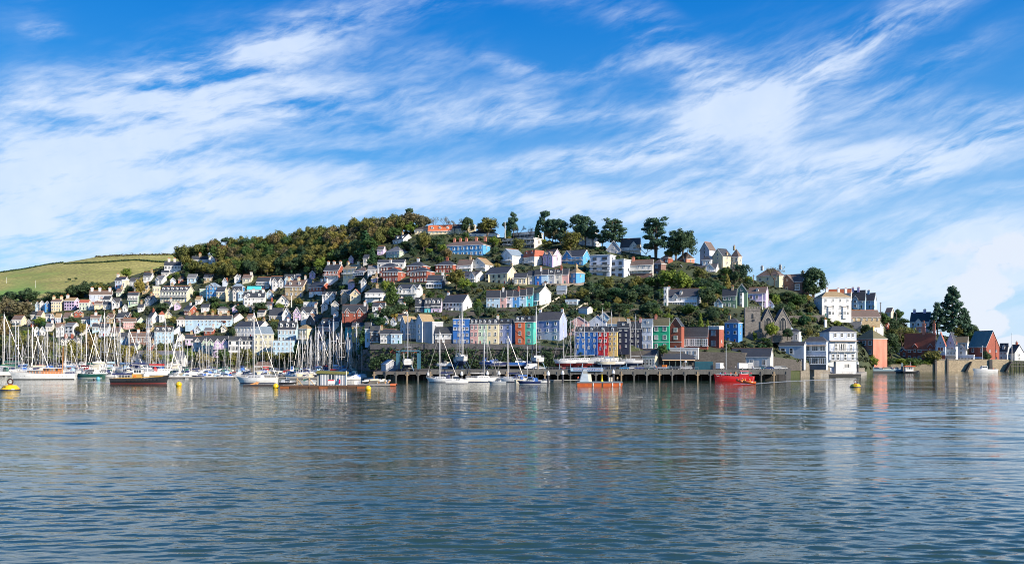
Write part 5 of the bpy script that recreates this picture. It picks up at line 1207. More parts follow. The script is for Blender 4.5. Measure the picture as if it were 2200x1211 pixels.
# banner on the quay edge
xa, xb = (1226 - CX) / F * 380, (1296 - CX) / F * 380
bn = thing('banner_sign', 'long blue marina banner with white capitals fixed above the wharf edge', 'sign', ((xa + xb) / 2, 380.2, 5.0))
L_ = xb - xa; a = MB(); a.box(-L_ / 2, L_ / 2, 0, .12, -.9, .75); a.build('board', [mat((.22, .33, .48), 'paint', .5)], bn)
a = MB(); a.box(-L_ * .42, L_ * .43, -.05, -.002, -.62, .5); a.build('panel', [mat((.02, .06, .20), 'paint', .5)], bn)
text('DARTHAVEN MARINA & SERVICES', .93, bn, (0, -.06, -.06), (R(90), 0, 0), mat((.8, .82, .85), 'paint', .5))
a = MB()
a.lathe([(.42, -.04), (.42, 0)], 16, 0, (-L_ * .46, 0, -.05), 'y'); a.build('emblem', [mat((.2, .55, .7), 'paint')], bn)
# sea wall with two buttresses, steps and the timber pier at the right
def sw_pts(px): return ((px - CX) / F * 586, 586)
sw = thing('sea_wall', 'tall rubble stone sea wall in front of the brick houses', 'sea wall'); SWM = mat((.38, .31, .21), 'stone', .95)
a = MB(); xa, xb = sw_pts(2008)[0], sw_pts(2084)[0]; a.box(xa, xb, 586, 600, -1, 7.4); a.build('wall', [SWM], sw)
a = MB(); a.box(xa - .3, xb, 585.7, 586.4, 7.4, 7.9); a.build('coping', [STL], sw)
for px in (2010, 2035):
    a = MB(); x = sw_pts(px)[0]; a.box(x - .55, x + .55, 585.2, 586, -1, 8.6); a.build('timber_post', [WD], sw)
sw = thing('sea_wall', 'sea wall stretch under the blue-roofed hall with dark sloping steps', 'sea wall')
a = MB(); xa, xb = sw_pts(2084)[0], sw_pts(2168)[0]; a.box(xa + .01, xb, 586.5, 600, -1, 7.8); a.build('wall', [SWM], sw)
for px, w in ((2074, 10), (2160, 9)):
    a = MB(); x = sw_pts(px)[0]; xe = sw_pts(px + w)[0]; a.prism([(x, -1), (xe, 5.6), (xe, 6.4), (x - 1, -.2)], 583.6, 586.3, 'y'); a.build('steps', [mat((.03, .03, .03), 'wood')], sw)
a = MB(); x = sw_pts(2127)[0]; a.box(x - .6, x + 1.4, 585.6, 586.45, -1, 7.6); a.build('doorway', [DARK], sw)
lw = thing('sea_wall', 'low mossy stone wall behind the car ferry slip', 'sea wall'); a = MB(); a.box(sw_pts(1880)[0], sw_pts(2007)[0], 586.2, 588.2, -1, 4.6); a.build('wall', [mat((.24, .21, .15), 'stone', .95)], lw)
sp = structure(MB().prism([(sw_pts(1850)[0] * .86, -1.0), (sw_pts(1880)[0], -1.0), (sw_pts(1880)[0], 3.2), (sw_pts(1862)[0] * .9, 1.8)], 564, 588, 'y').build('foreshore', [mat((.20, .17, .12), 'stone', .95)]))
pr = thing('timber_pier', 'dark timber landing pier running off the right edge', 'pier', (sw_pts(2168)[0], 584, 0))
a = MB(); a.box(0, 30, 0, 2.6, 5.0, 5.4).box(0, 30, 0, .2, 3.0, 3.5).box(0, 30, 0, .12, 6.3, 6.5); a.build('deck', [WD], pr)
for k in range(9):
    for yy in (.1, 2.4): a = MB(); a.tube((1 + k * 3, yy, -2), (1 + k * 3, yy, 6.5), .22); a.build('pile', [WD], pr)
# hotel pontoon
y0 = 450; xa, xb = (1700 - CX) / F * y0, (1850 - CX) / F * y0
pn = thing('pontoon', 'long black floating pontoon in front of the hotel', 'pontoon', (xa, y0, 0)); a = MB(); a.box(0, xb - xa, 0, 5, .1, 1.1); a.build('float', [mat((.025, .027, .03), 'paint')], pn)
a = MB(); a.box(-.1, xb - xa + .1, -.1, 5.1, 1.1, 1.3); a.build('deck', [mat((.10, .10, .10), 'wood')], pn)
a = MB(); n = 30
for k in range(n + 1): a.tube(((xb - xa) * k / n, .1, 1.3), ((xb - xa) * k / n, .1, 2.4), .05, None, 4)
a.tube((0, .1, 2.4), (xb - xa, .1, 2.4), .05, None, 4); a.build('handrail', [mat((.4, .42, .45), 'metal')], pn)
sd = thing('ticket_shed', 'dark grey pitched waiting shed on the hotel pontoon', 'shed', ((1722 - CX) / F * 452, 453.4, 1.3), R(-18))
a = MB(); a.prism([(-2.9, 0), (2.9, 0), (2.9, 3), (0, 5.4), (-2.9, 3)], 0, 4.2, 'x'); a.v = [(x, y, z) for x, y, z in a.v]
a.build('wall', [mat((.10, .13, .14), 'wood')], sd); a = MB(); a.box(4.2, 4.24, -1.6, 1.6, .4, 2.9); a.build('window', [mat((.5, .5, .42), 'gloss')], sd)
gg = thing('gangway', 'covered white gangway sloping down to the hotel pontoon', 'gangway', ((1775 - CX) / F * 454, 456.2, 1.3))
a = MB(); a.prism([(-4, 6.2), (4, 7.2), (4.4, 4), (3.8, 3.6), (-4.2, 5.4)], -1.6, 1.4, 'y'); a.build('canopy', [mat((.72, .72, .68), 'render')], gg)
a = MB(); a.add([(-1.5, -1.5, 4.2), (3.6, -1.5, .1), (3.6, 1.3, .1), (-1.5, 1.3, 4.2)], [(0, 1, 2, 3)])
for yy in (-1.5, 1.3):
    for k in range(6): x = -1.4 + k; z = 4.2 - (x + 1.5) * .8; a.tube((x, yy, z), (x, yy, z + 1.1), .05, None, 4)
    a.tube((-1.5, yy, 5.3), (3.6, yy, 1.2), .06, None, 4)
a.build('ramp', [TWOOD], gg)
# railway carriage at the station
rc = thing('railway_carriage', 'cream and dark blue railway carriage standing behind the parked pickups', 'railway carriage', ((1640 - CX) / F * 430, 430, 4.9)); Lr = 53 * 430 / F
a = MB(); a.box(0, Lr, 0, 2.6, .8, 2.4, 1).box(0, Lr, 0.02, 2.58, 2.4, 3.9, 0); a.build('body', [mat((.62, .54, .26), 'gloss'), mat((.02, .03, .05), 'gloss')], rc)
a = MB(); a.prism([(-.15, 3.9), (2.75, 3.9), (2.3, 4.6), (.3, 4.6)], -.1, Lr + .1, 'x'); a.build('roof', [mat((.10, .13, .18), 'paint')], rc)
for k in range(9): a = MB(); x = .5 + k * (Lr - .6) / 9; a.box(x, x + .8, -.03, -.005, 2.65, 3.5); a.build('window', [GLASS], rc)
for k in range(4): a = MB(); a.lathe([(.45, -.1), (.45, .1)], 12, 0, (1.2 + (k % 2) * 1.4 + (k // 2) * (Lr - 4), .3, .45), 'y'); a.build('wheel', [DARK], rc)
# shipping container
ct = thing('shipping_container', 'dark teal shipping container on the wharf beside the white van', 'container', ((1493 - CX) / F * 386, 386.2, QZ)); Lc = 39 * 386 / F
a = MB(); a.box(0, Lc, 0, 2.6, .1, 3.5)
for k in range(22): x = Lc * (k + .25) / 22; a.box(x, x + Lc / 44, -.07, 0, .3, 3.3)
a.build('body', [mat((.015, .10, .14), 'gloss')], ct); a = MB(); a.box(Lc, Lc + .06, .2, 2.4, .3, 3.3); a.build('door', [mat((.5, .5, .5), 'paint')], ct)
# boat lift: blue travelling gantry
bl = thing('boat_lift', 'blue travelling boat lift gantry holding a sailing yacht over the dock', 'boat lift', ((877 - CX) / F * 392, 390, 4.0)); BLM = mat((.05, .15, .22), 'gloss')
for sx in (-1, 1):
    for yy in (0, 7): a = MB(); a.box(sx * 4.6 - .45, sx * 4.6 + .45, yy - .4, yy + .4, .6, 8.6); a.build('leg', [BLM], bl)
    a = MB(); a.box(sx * 4.6 - .5, sx * 4.6 + .5, -.4, 7.4, 8.0, 9.0); a.build('side_beam', [BLM], bl)
    for yy in (0, 7): a = MB(); a.lathe([(.6, -.25), (.6, .25)], 12, 0, (sx * 4.6, yy, .6), 'x'); a.build('wheel', [DARK], bl)
a = MB(); a.box(-4.6, 4.6, 6.8, 7.4, 8.6, 9.3); a.build('cross_beam', [BLM], bl)
for yy in (2, 5): a = MB(); a.tube((-2.3, yy, 8), (-1.4, yy, 1.2), .08); a.tube((2.3, yy, 8), (1.4, yy, 1.2), .08); a.tube((-1.4, yy, 1.2), (1.4, yy, 1.2), .12); a.build('sling', [mat((.5, .5, .45), 'paint')], bl)
# poles
def pole(name, px, row, top, D, r, m_, label, cat, knob=None):
    x, y, z = P(px, row, D); h = (row - top) * D / F; t = thing(name, label, cat, (x, y, z)); a = MB(); a.tube((0, 0, -1.5), (0, 0, h), r, r * .7, 7); a.build('shaft', [m_], t)
    if knob == 'lamp': a = MB(); a.lathe([(.1, h - .2), (.45, h), (.4, h + .7), (.1, h + .8)], 8); a.build('lantern', [mat((.75, .78, .8), 'gloss')], t)
    if knob == 'arm': a = MB(); a.tube((0, 0, h), (1.6, -.4, h + .25), .08); a.build('arm', [m_], t); a = MB(); a.box(1.4, 2.3, -.6, -.2, h + .15, h + .35); a.build('lamp_head', [mat((.7, .7, .7), 'paint')], t)
    if knob == 'cross': a = MB(); a.box(-.9, .9, -.08, .08, h - .8, h - .6); a.build('crossarm', [m_], t)
    if knob == 'ball': a = MB(); a.lathe([(.05, h), (.3, h + .15), (.3, h + .4), (.05, h + .55)], 8); a.build('finial', [WHITE], t)
    if knob == 'flag': a = MB(); a.box(.05, 1.9, -.02, .02, h - 1.5, h - .4); a.build('flag', [mat((.55, .05, .05), 'paint')], t)
PW = mat((.72, .72, .70), 'paint'); PT = mat((.16, .13, .11), 'wood'); PG_ = mat((.55, .57, .58), 'metal')
pole('flagpole', 1638, 659, 634, 470, .22, PW, 'white flagpole beside the church tower', 'flagpole', 'ball')
pole('flagpole', 2174, 776, 717, 590, .22, PW, 'tall white flagpole at the right beside the black and white house', 'flagpole', 'ball')
pole('flagpole', 2111, 776, 744, 590, .16, PW, 'slim white pole in front of the blue-roofed hall', 'flagpole', 'ball')
pole('lamp_post', 1462, 792, 745, 386, .16, PG_, 'tall grey lamp post on the wharf by the open shed', 'lamp post', 'arm')
pole('lamp_post', 1560, 792, 738, 392, .18, PG_, 'tall grey lamp post in front of the station shed', 'lamp post', 'arm')
pole('lamp_post', 1473, 791, 778, 384, .1, PG_, 'short wharf lamp with a white globe beside the orange-loaded pickup', 'lamp post', 'lamp')
pole('telegraph_pole', 1892, 684, 649, 640, .35, PT, 'dark telegraph pole on the ivy bank right of the pale blue wing', 'telegraph pole', 'cross')
pole('telegraph_pole', 1926, 698, 672, 650, .3, PT, 'grey telegraph pole left of the dark slate house', 'telegraph pole')
pole('telegraph_pole', 1085, 507, 476, 640, .3, PW, 'pale pole on the hilltop under the flat-topped pine', 'telegraph pole')
pole('telegraph_pole', 1619, 612, 590, 575, .3, PT, 'wooden pole left of the yellow house', 'telegraph pole', 'cross')
pole('telegraph_pole', 626, 660, 634, T(626, 660), .35, PW, 'pale pole right of the dark-roofed chalet', 'telegraph pole')
pole('telegraph_pole', 899, 518, 500, T(899, 518), .3, PT, 'wooden pole below the cream hilltop wing', 'telegraph pole')
pole('telegraph_pole', 811, 612, 598, T(811, 612), .3, PT, 'wooden pole below the brick apartment blocks', 'telegraph pole', 'cross')
pole('telegraph_pole', 14, 606, 595, field_D(14, 606), .16, PW, 'thin pale pole at the far left of the grass field', 'telegraph pole')
pole('telegraph_pole', 76, 616, 602, field_D(76, 616), .16, PW, 'thin pale pole low in the grass field', 'telegraph pole')
pole('telegraph_pole', 307, 560, 547, field_D(307, 560), .2, PT, 'thin wooden pole on the green strip at the hill crest', 'telegraph pole')
pole('tall_post', 1156, 812, 770, 384, .35, TWOOD, 'thick tan timber mooring post rising before the boatyard van', 'post')
for k, (px, row, top) in enumerate(((920, 818, 797), (958, 818, 797), (992, 818, 797), (1047, 818, 796), (1072, 818, 796), (1178, 824, 796), (1209, 820, 795), (1318, 822, 793), (1713, 806, 778), (1757, 806, 779), (1790, 806, 778), (1798, 806, 778), (1843, 806, 776), (244, 803, 788), (342, 806, 789))):
    D = water_D(row); x, y, z = P(px, row, D); h = (row - top) * D / F
    lab = place_label('dark mooring pile with a white pointed cap', px, row, ('', 'slim', 'weathered'))
    t = thing('mooring_pile', lab, 'mooring pile', (x, y, 0), 0, 'mooring piles along the pontoons'); a = MB(); a.tube((0, 0, -2), (0, 0, h - 1.6), .42, .42, 8); a.build('shaft', [mat((.05, .05, .06), 'paint')], t)
    a = MB(); a.lathe([(.62, h - 1.7), (.62, h - 1.0), (.1, h)], 8); a.build('cap', [WHITE], t)

# smaller cottages filling the rows of the left and middle slope, and terrace walls between them
FR = random.Random(17); nfill = 0
def in_wood0(px, row):
    lo = lerp([(385, 596), (480, 602), (560, 596), (640, 588), (690, 578), (740, 566), (800, 545), (850, 520), (872, 505)], px)
    return 385 < px < 872 and row < lo + 4
_CN = dict(W='white', O='off-white', C='cream', LB='pale blue', PB='bluish white', P='pale green', LI='pale lilac', CG='sage cream', TS='stone', R='brick')
_RN = dict(s='slate', b='brown', g='grey', t='tan', d='dark')
for _ in range(6000):
    if nfill >= 64: break
    px = FR.uniform(70, 870); w = FR.uniform(12, 22); h = FR.uniform(13, 18); row = FR.uniform(lerp(ROW1, px) + 16, 752 if px > 250 else 716)
    if px < 250 and row < 640: continue
    if in_wood0(px, row): continue
    D = T(px, row); x0, x2, y0 = px - w / 2 - 1, px + w / 2 + 5, row - h - 1
    ok = True
    for hx0, hx1, ht, hb, hd in HRECT:
        ox, oy = min(x2, hx1) - max(x0, hx0), min(row + 1, hb) - max(y0, ht)
        if ox > 1.5 and oy > 2.5: ok = False; break
    if not ok: continue
    wk = FR.choice(['W', 'W', 'W', 'O', 'O', 'C', 'LB', 'PB', 'PB', 'P', 'LI', 'CG', 'TS', 'R']); rk = FR.choice('sssbgtd'); kd = FR.choice('SSG')
    nm = place_label(f"small {_CN[wk]} cottage with {_RN[rk]} {'roof' if kd == 'S' else 'gable'}", px, row - h / 2, ('', 'low', 'narrow'))
    house(f"{px - w / 2:.1f} {px + w / 2 - 3:.1f} {px + w / 2 + (3 if kd == 'S' else 0):.1f} {row:.1f} {row - h * .58:.1f} {row - h:.1f} {kd} {wk} {rk} {'c=.9' if FR.random() < .5 else ''} gr=small_cottages_on_the_slope|{nm}|")
    nfill += 1
for k in range(60):
    px, row = FR.uniform(90, 1400), FR.uniform(610, 735); L2 = FR.uniform(24, 60)
    if in_wood0(px, row) or row < lerp(ROW1, px) + 25: continue
    if any(min(px + L2, hx1) - max(px, hx0) > 3 and ht - 1 < row < hb + 1 for hx0, hx1, ht, hb, hd in HRECT): continue
    dr = FR.uniform(-3, 3); c_ = FR.choice(['grey stone', 'pale rendered', 'brown stone'])
    garden_wall([(px, row), (px + L2 / 2, row + dr / 2), (px + L2, row + dr)], FR.uniform(2.2, 4), place_label(c_ + ' garden terrace wall', px + L2 / 2, row, ('', 'short', 'longer')), {'g': SW, 'p': CW, 'b': mat((.22, .18, .14), 'stone', .9)}[c_[0]])

# notable trees:  kind px row width height colour
TD = """umbrella 490 552 30 46 pine|umbrella 527 552 26 44 pine|broad 464 552 26 40 olive|broad 430 556 40 34 olive|broad 405 560 30 30 brown|bare 512 566 24 52 gold|broad 538 560 26 38 brown
dome 884 498 62 44 brown|broad 850 502 46 42 olive|broad 822 506 42 40 brown|broad 908 498 36 36 brown|broad 790 508 40 40 olive|pine 879 478 26 28 pine|bare 934 498 22 42 brown|bare 957 499 26 44 brown|bare 976 500 26 44 brown|dome 1004 494 34 30 dark|broad 1047 506 50 38 olive|umbrella 1086 510 16 36 pine|conifer 1092 512 18 34 ever
pine 1103 512 22 56 pine|bare 1114 508 22 36 brown|bare 1138 502 18 26 brown|conifer 1155 514 18 38 ever|pine 1170 516 34 60 pine|pine 1187 518 28 48 pine|pine 1205 520 28 50 pine|pine 1241 518 36 58 pine|pine 1258 518 30 52 pine|pine 1274 524 26 48 pine
cedar 1318 534 56 64 pine|pine 1294 534 26 40 pine|cedar 1409 556 62 86 pine|dome 1467 560 66 74 dark|cedar 1452 556 40 60 pine|bare 1388 556 34 46 brown|broad 1437 560 22 26 olive|bare 1664 600 44 50 brown|dome 1748 636 62 66 dark
layered 2046 712 78 92 pine|layered 2014 714 46 62 pine|layered 2076 720 44 50 pine|dome 2086 734 42 40 dark|broad 2058 728 28 30 olive|dome 2104 742 28 30 dark
conifer 785 760 36 64 ever|conifer 842 652 34 46 green|conifer 786 548 40 52 ever|conifer 800 566 22 36 ever|broad 690 592 30 40 lime|broad 980 622 44 44 olive|broad 998 630 30 34 lime|broad 1112 545 30 34 olive|broad 1225 538 48 42 olive|broad 1180 516 22 24 rust|broad 1194 520 26 26 brown
broad 1432 626 50 46 lime|broad 1465 630 44 48 lime|broad 1502 606 34 32 olive|conifer 1562 622 18 34 gold|broad 1590 606 40 40 teal|broad 1305 628 30 34 olive|broad 1360 628 18 26 gold|broad 300 640 22 44 gold|broad 278 640 22 28 dark
broad 190 640 46 36 dark|broad 215 634 32 28 olive|broad 160 644 44 32 dark|broad 120 652 46 26 dark|broad 60 652 40 34 dark|broad 20 656 44 30 dark|broad 45 690 52 44 brown|broad 14 690 40 54 brown|broad 8 740 34 60 rust|broad 30 672 34 26 olive
broad 60 782 50 60 olive|broad 105 784 44 54 gold|broad 180 786 40 50 olive|broad 215 786 40 58 gold|broad 255 786 40 50 olive|broad 325 786 44 34 gold|broad 10 780 46 60 olive|broad 440 786 40 26 gold|broad 365 786 34 26 lime|broad 155 790 56 60 gold|broad 195 785 40 70 rust|broad 40 785 50 76 olive|broad 85 788 60 70 brown|broad 235 786 46 64 brown|broad 125 790 36 48 lime|broad 270 784 40 44 gold|broad 350 768 40 30 olive|broad 385 775 36 32 gold|broad 405 782 26 34 lime
broad 480 782 30 34 green|broad 430 785 24 34 brown|broad 530 784 40 36 olive|broad 505 785 30 28 gold|broad 575 782 40 28 olive|broad 610 782 44 26 olive|broad 648 772 30 36 green|broad 672 790 40 36 brown|broad 628 780 22 26 gold|dome 725 782 56 56 dark
broad 480 700 22 14 red|broad 300 712 30 20 olive|broad 86 700 24 20 lime|broad 152 700 26 22 dark|broad 175 720 24 26 gold|broad 1650 712 24 28 lime|broad 1425 766 22 26 green|broad 1618 690 16 20 lime
dome 1912 772 46 60 dark|bare 1938 760 60 74 olive|broad 1875 792 22 30 lime|dome 1905 791 38 26 dark|dome 1935 790 38 22 lime|dome 1970 789 30 22 green|broad 2005 788 40 36 olive|broad 2118 780 22 26 dark|broad 1925 705 50 24 dark|broad 1900 700 30 22 green
palm 1240 604 16 20 green|palm 936 638 22 22 dark|palm 1366 625 16 20 olive|palm 1875 668 14 16 dark|bare 1540 700 22 26 olive|bare 1480 694 26 24 brown|conifer 1505 706 14 34 lime|conifer 1520 712 12 26 lime|broad 1413 650 16 26 teal
broad 1262 640 40 34 dark|broad 1290 650 44 38 dark|dome 1325 652 50 36 ever|broad 1350 660 44 40 dark|broad 1385 650 44 40 dark|broad 1395 680 44 34 dark|broad 1330 680 46 30 dark|dome 1280 668 36 26 dark|broad 1370 618 34 26 olive|broad 1400 622 38 30 green|broad 1520 660 44 44 dark|broad 1512 634 40 36 dark|broad 1545 640 34 30 ever|broad 1480 680 44 28 green|broad 1535 690 40 30 dark|broad 1560 600 30 28 green|broad 1640 640 30 24 dark|dome 1690 650 44 26 dark|broad 1715 662 40 30 green|broad 1680 680 40 28 dark|broad 1730 700 40 24 olive|broad 1745 640 36 30 dark|broad 830 690 40 34 dark|broad 860 680 40 30 dark|broad 815 706 34 26 ever|broad 880 665 36 30 dark|broad 560 672 34 24 dark|broad 520 676 32 22 dark|broad 350 672 34 22 dark|broad 460 656 28 20 dark|broad 600 672 26 22 lime|broad 640 664 30 24 olive|broad 590 700 26 16 gold|broad 770 612 22 18 olive|broad 755 580 16 12 lime|dome 870 542 36 26 dark|broad 910 542 32 46 olive|dome 940 536 42 30 dark|broad 960 560 26 28 rust|broad 950 546 22 22 lime|broad 985 530 40 22 green""".replace('\n', '|').split('|')
TD += ['dome 1955 791 40 24 green', 'broad 1888 790 36 36 olive', 'broad 1942 752 60 50 olive', 'broad 2086 744 30 30 green', 'dome 1990 790 30 20 lime', 'broad 1860 720 28 24 dark', 'broad 1925 730 40 34 dark', 'dome 2135 776 16 14 green', 'broad 1795 790 20 24 dark']
for q in TD:
    k, a1, a2, a3, a4, c_ = q.split(); tree(k, float(a1), float(a2), float(a3), float(a4), c_)
tree('broad', 1658, 729, 30, 38, 'lime', 437); tree('dome', 1692, 729, 26, 26, 'dark', 437); tree('shrub', 1622, 731, 10, 22, 'lime', 439); tree('shrub', 1640, 733, 30, 9, 'green', 434)
# the hanging wood: every tree its own
WR = random.Random(11)
def in_wood(px, row):
    lo = lerp([(385, 596), (480, 602), (560, 596), (640, 588), (690, 578), (740, 566), (800, 545), (850, 520), (872, 505)], px)
    return 385 < px < 872 and lerp(ROW1, px) - 2 < row < lo
pts = []
for _ in range(9000):
    px, row = WR.uniform(385, 872), WR.uniform(486, 604)
    if not in_wood(px, row): continue
    if any(abs(px - a_) < 13 and abs(row - b_) < 8 for a_, b_ in pts): continue
    if any(hx0 - 7 < px < hx1 + 7 and row > hb - 4 and row - 26 < hb for hx0, hx1, ht, hb, hd in HRECT): continue
    pts.append((px, row))
pts.sort(key=lambda q: q[1])
for px, row in pts:
    t_ = (row - lerp(ROW1, px)) / 90
    pal = ['olive', 'olive', 'gold', 'brown', 'green', 'olive', 'rust'] if t_ < .35 else ['olive', 'dark', 'green', 'dark', 'olive', 'gold'] if t_ < .7 else ['dark', 'olive', 'green', 'olive', 'ever', 'dark']
    tree('broad', px, row, WR.uniform(26, 38), WR.uniform(30, 44) if t_ < .3 else WR.uniform(26, 36), WR.choice(pal), None, None, 'trees of the hanging wood', WR)
# garden trees and shrubs between the houses
GR_ = random.Random(5)
placed = []
def hidden_frac(x0, x1, y0, y1, D):
    """share of the rectangle that would cover a house standing behind"""
    a = (x1 - x0) * (y1 - y0); s = 0
    for hx0, hx1, ht, hb, hd in HRECT:
        if hd > D - 1:
            ox, oy = min(x1, hx1) - max(x0, hx0), min(y1, hb) - max(y0, ht)
            if ox > 0 and oy > 0: s += ox * oy
    return s / a
def buried(px, row, D):
    return any(hx0 < px < hx1 and ht + 2 < row - 4 and row - 3 < hb + 1 and hd < D + 1 for hx0, hx1, ht, hb, hd in HRECT)
cnt = 0
for _ in range(16000):
    if cnt >= 420: break
    px = GR_.uniform(-20, 2160); r0, r1 = lerp(ROW0, px), lerp(ROW1, px); row = GR_.uniform(r1 + 3, r0 + 1)
    if in_wood(px, row): continue
    big = GR_.random() < .40
    h = GR_.uniform(17, 30) if big else GR_.uniform(9, 17); w = h * (GR_.uniform(.75, 1.0) if big else GR_.uniform(1.0, 1.7))
    D = T(px, row)
    if any(abs(px - a_) < w * .40 + b_ * .3 and abs(row - c_) < h * .34 for a_, b_, c_ in placed): continue
    if hidden_frac(px - w / 2, px + w / 2, row - h, row, D) > .14 or buried(px, row, D): continue
    placed.append((px, w, row)); cnt += 1
    pal = ['dark', 'dark', 'green', 'ever', 'olive', 'green', 'gold', 'lime', 'dark', 'green', 'teal', 'ever']
    tree('broad' if big else 'shrub', px, row, w, h, GR_.choice(pal), D, None, 'garden trees on the slope' if big else 'garden bushes on the slope', GR_)
# ground cover: ivy, bramble and rough grass over the slope (nobody could count it)
rng = np.random.RandomState(9); cl = []
for _ in range(9000):
    px = rng.uniform(-60, 2180); r0, r1 = lerp(ROW0, px), lerp(ROW1, px); s_ = rng.uniform(0, 1) ** .9; row = r0 + (r1 - r0) * s_
    if any(hx0 - 1 < px < hx1 + 1 and hb - 7 < row < hb + 3.2 for hx0, hx1, ht, hb, hd in HRECT): continue
    D = T(px, row); x, y, z = P(px, row, D); r_ = rng.uniform(2.2, 6.0) * D / F; cl.append((x, y, z + r_ * .1, r_))
me = leaves('undergrowth', cl, 20, .85, rng, .7, .5); me.materials.clear()
um, t, b = newmat('undergrowth'); g = nd(t, 'ShaderNodeNewGeometry'); n1 = noise(t, objpos(t), .03, 5)
c = mixrgb(t, ramp(t, n1.outputs['Fac'], .35, .65), (.016, .034, .014), (.042, .058, .020)); c = mixrgb(t, g.outputs['Random Per Island'], c, mixrgb(t, .6, c, (.075, .075, .026)))
t.links.new(c, b.inputs['Base Color']); b.inputs['Roughness'].default_value = .9; me.materials.append(um)
tag(ob('undergrowth', me), 'rough green undergrowth covering the hillside gardens', 'undergrowth', kind='stuff')
# hedges and lone things on the field hill
def hedge(name, pts, hpx, dpt, label, col):
    rng = np.random.RandomState(len(pts)); cl = []
    for (a0, b0), (a1, b1) in zip(pts, pts[1:]):
        n = int(abs(a1 - a0) / 1.6) + 1
        for k in range(n):
            s_ = k / n; px, row = a0 + (a1 - a0) * s_, b0 + (b1 - b0) * s_; D = min(field_D(px, row), 1400); r_ = hpx * rng.uniform(.7, 1.25) * D / F
            x, y, z = P(px, row, D); cl.append((x, y + rng.uniform(0, dpt), z + r_ * .25, r_ * .7))
    me = leaves('hedge', cl, 40, .9, rng); me.materials.clear(); me.materials.append(LM[col]); return tag(ob(name, me), label, 'hedge')
hedge('field_hedge', [(-40, 591), (0, 586), (60, 577), (100, 569), (136, 564.5)], 3.2, 3, 'dark hedge along the skyline at the far left of the field', 'dark')
hedge('field_hedge', [(205, 553), (250, 550.4), (300, 548.6), (392, 547.6)], 3.6, 3, 'dark hedge on the skyline at the top of the green strip', 'brown')
hedge('field_hedge', [(136, 567), (170, 565.5), (210, 564), (250, 561), (290, 558.5), (330, 561.5), (360, 563)], 2.4, 3, 'thin hedge crossing the upper part of the grass field', 'dark')
for k, (px, row, h) in enumerate(((149, 602, 6), (163, 600, 5))): tree('shrub', px, row, h * 1.4, h, 'dark', field_D(px, row), 'lone dark bush in the grass field, ' + ('the left one of two' if k == 0 else 'the right one of two'), 'bushes in the field')
for k, (px, row, h) in enumerate(((238, 551, 8), (265, 550, 9), (283, 549.5, 9), (349, 548.5, 8), (372, 548.5, 7))):
    tree('bare', px, row, h * 1.1, h, 'brown', 1398, ['leftmost', 'second', 'third', 'fourth', 'rightmost'][k] + ' of five tiny bare trees on the field skyline hedge', 'skyline trees')

# ------------------------------------------------------------------ boats
def hull_mb(L_, B, H, dr=.55, stern=.72, sheer=.35, rake=.09, bulge=1.0, n=14, fine=2.0):
    """bow towards +x, waterline z=0; slots: 0 topsides, 1 below water, 2 deck, 3 boot stripe"""
    secs = []
    for i in range(n + 1):
        t = i / n; b = B / 2 * ((stern + (1 - stern) * min(1, t / .42) ** .8) if t < .42 else max(.012, 1 - ((t - .42) / .58) ** fine))
        sh = H * (1 + sheer * max(0, (t - .3) / .7) ** 2 + .08 * (1 - t)); x = -L_ / 2 + L_ * t; xw = x - L_ * rake * max(0, (t - .5) / .5) ** 2 + L_ * .02 * (1 - t)
        d = H * dr * (1 - abs(2 * t - 1) ** 3)
        half = [(x, b, sh), (x * .35 + xw * .65, b * 1.0 * bulge, sh * .5), (xw, b * .93, .14 * H), (xw, b * .88, 0), (xw, b * .45, -d), (xw, 0, -d * 1.3)]
        secs.append([(p, -q, r) for p, q, r in half] + [(p, q, r) for p, q, r in half[-2::-1]])
    m = MB(); k = len(secs[0]); m.v = [p for s in secs for p in s]; idx = [0, 0, 3, 1, 1, 1, 1, 3, 0, 0]
    for i in range(n):
        for j in range(k - 1): m.f.append((i * k + j, i * k + j + 1, (i + 1) * k + j + 1, (i + 1) * k + j)); m.m.append(idx[j])
        m.f.append((i * k, (i + 1) * k, (i + 2) * k - 1, (i + 1) * k - 1)); m.m.append(2)
    m.f.append(tuple(range(k))); m.m.append(0); m.f.append(tuple(n * k + j for j in range(k - 1, -1, -1))); m.m.append(0)
    return m
def taper(m, x0, x1, w0, w1, z0, z1, f0=.0, f1=.0, side=.85, mi=0):
    """cabin block: footprint x0..x1, half widths w0 (aft) w1 (fore), raked ends f0,f1, narrower top"""
    m.add([(x0, -w0, z0), (x1, -w1, z0), (x1, w1, z0), (x0, w0, z0), (x0 + f0, -w0 * side, z1), (x1 - f1, -w1 * side, z1), (x1 - f1, w1 * side, z1), (x0 + f0, w0 * side, z1)],
          [(0, 3, 2, 1), (4, 5, 6, 7), (0, 1, 5, 4), (1, 2, 6, 5), (2, 3, 7, 6), (3, 0, 4, 7)], mi); return m
HC = dict(white=(.80, .80, .78), navy=(.02, .03, .10), cream=(.70, .64, .48), red=(.35, .03, .03), grey=(.40, .43, .46), black=(.02, .02, .022), blue=(.03, .12, .40), green=(.02, .10, .08), orange=(.75, .16, .02), teal=(.05, .25, .3), lblue=(.3, .45, .6))
def hm(c): return mat(HC[c], 'gloss')
ALU = mat((.56, .57, .58), 'paint', .4); ANTI = mat((.28, .03, .03), 'paint'); ANTB = mat((.02, .04, .10), 'paint'); DECK = mat((.62, .58, .48), 'paint'); TEAK = mat((.42, .22, .09), 'wood'); SAILC = mat((.52, .51, .48), 'paint'); WIRE = mat((.35, .35, .36), 'metal')
YM = {}
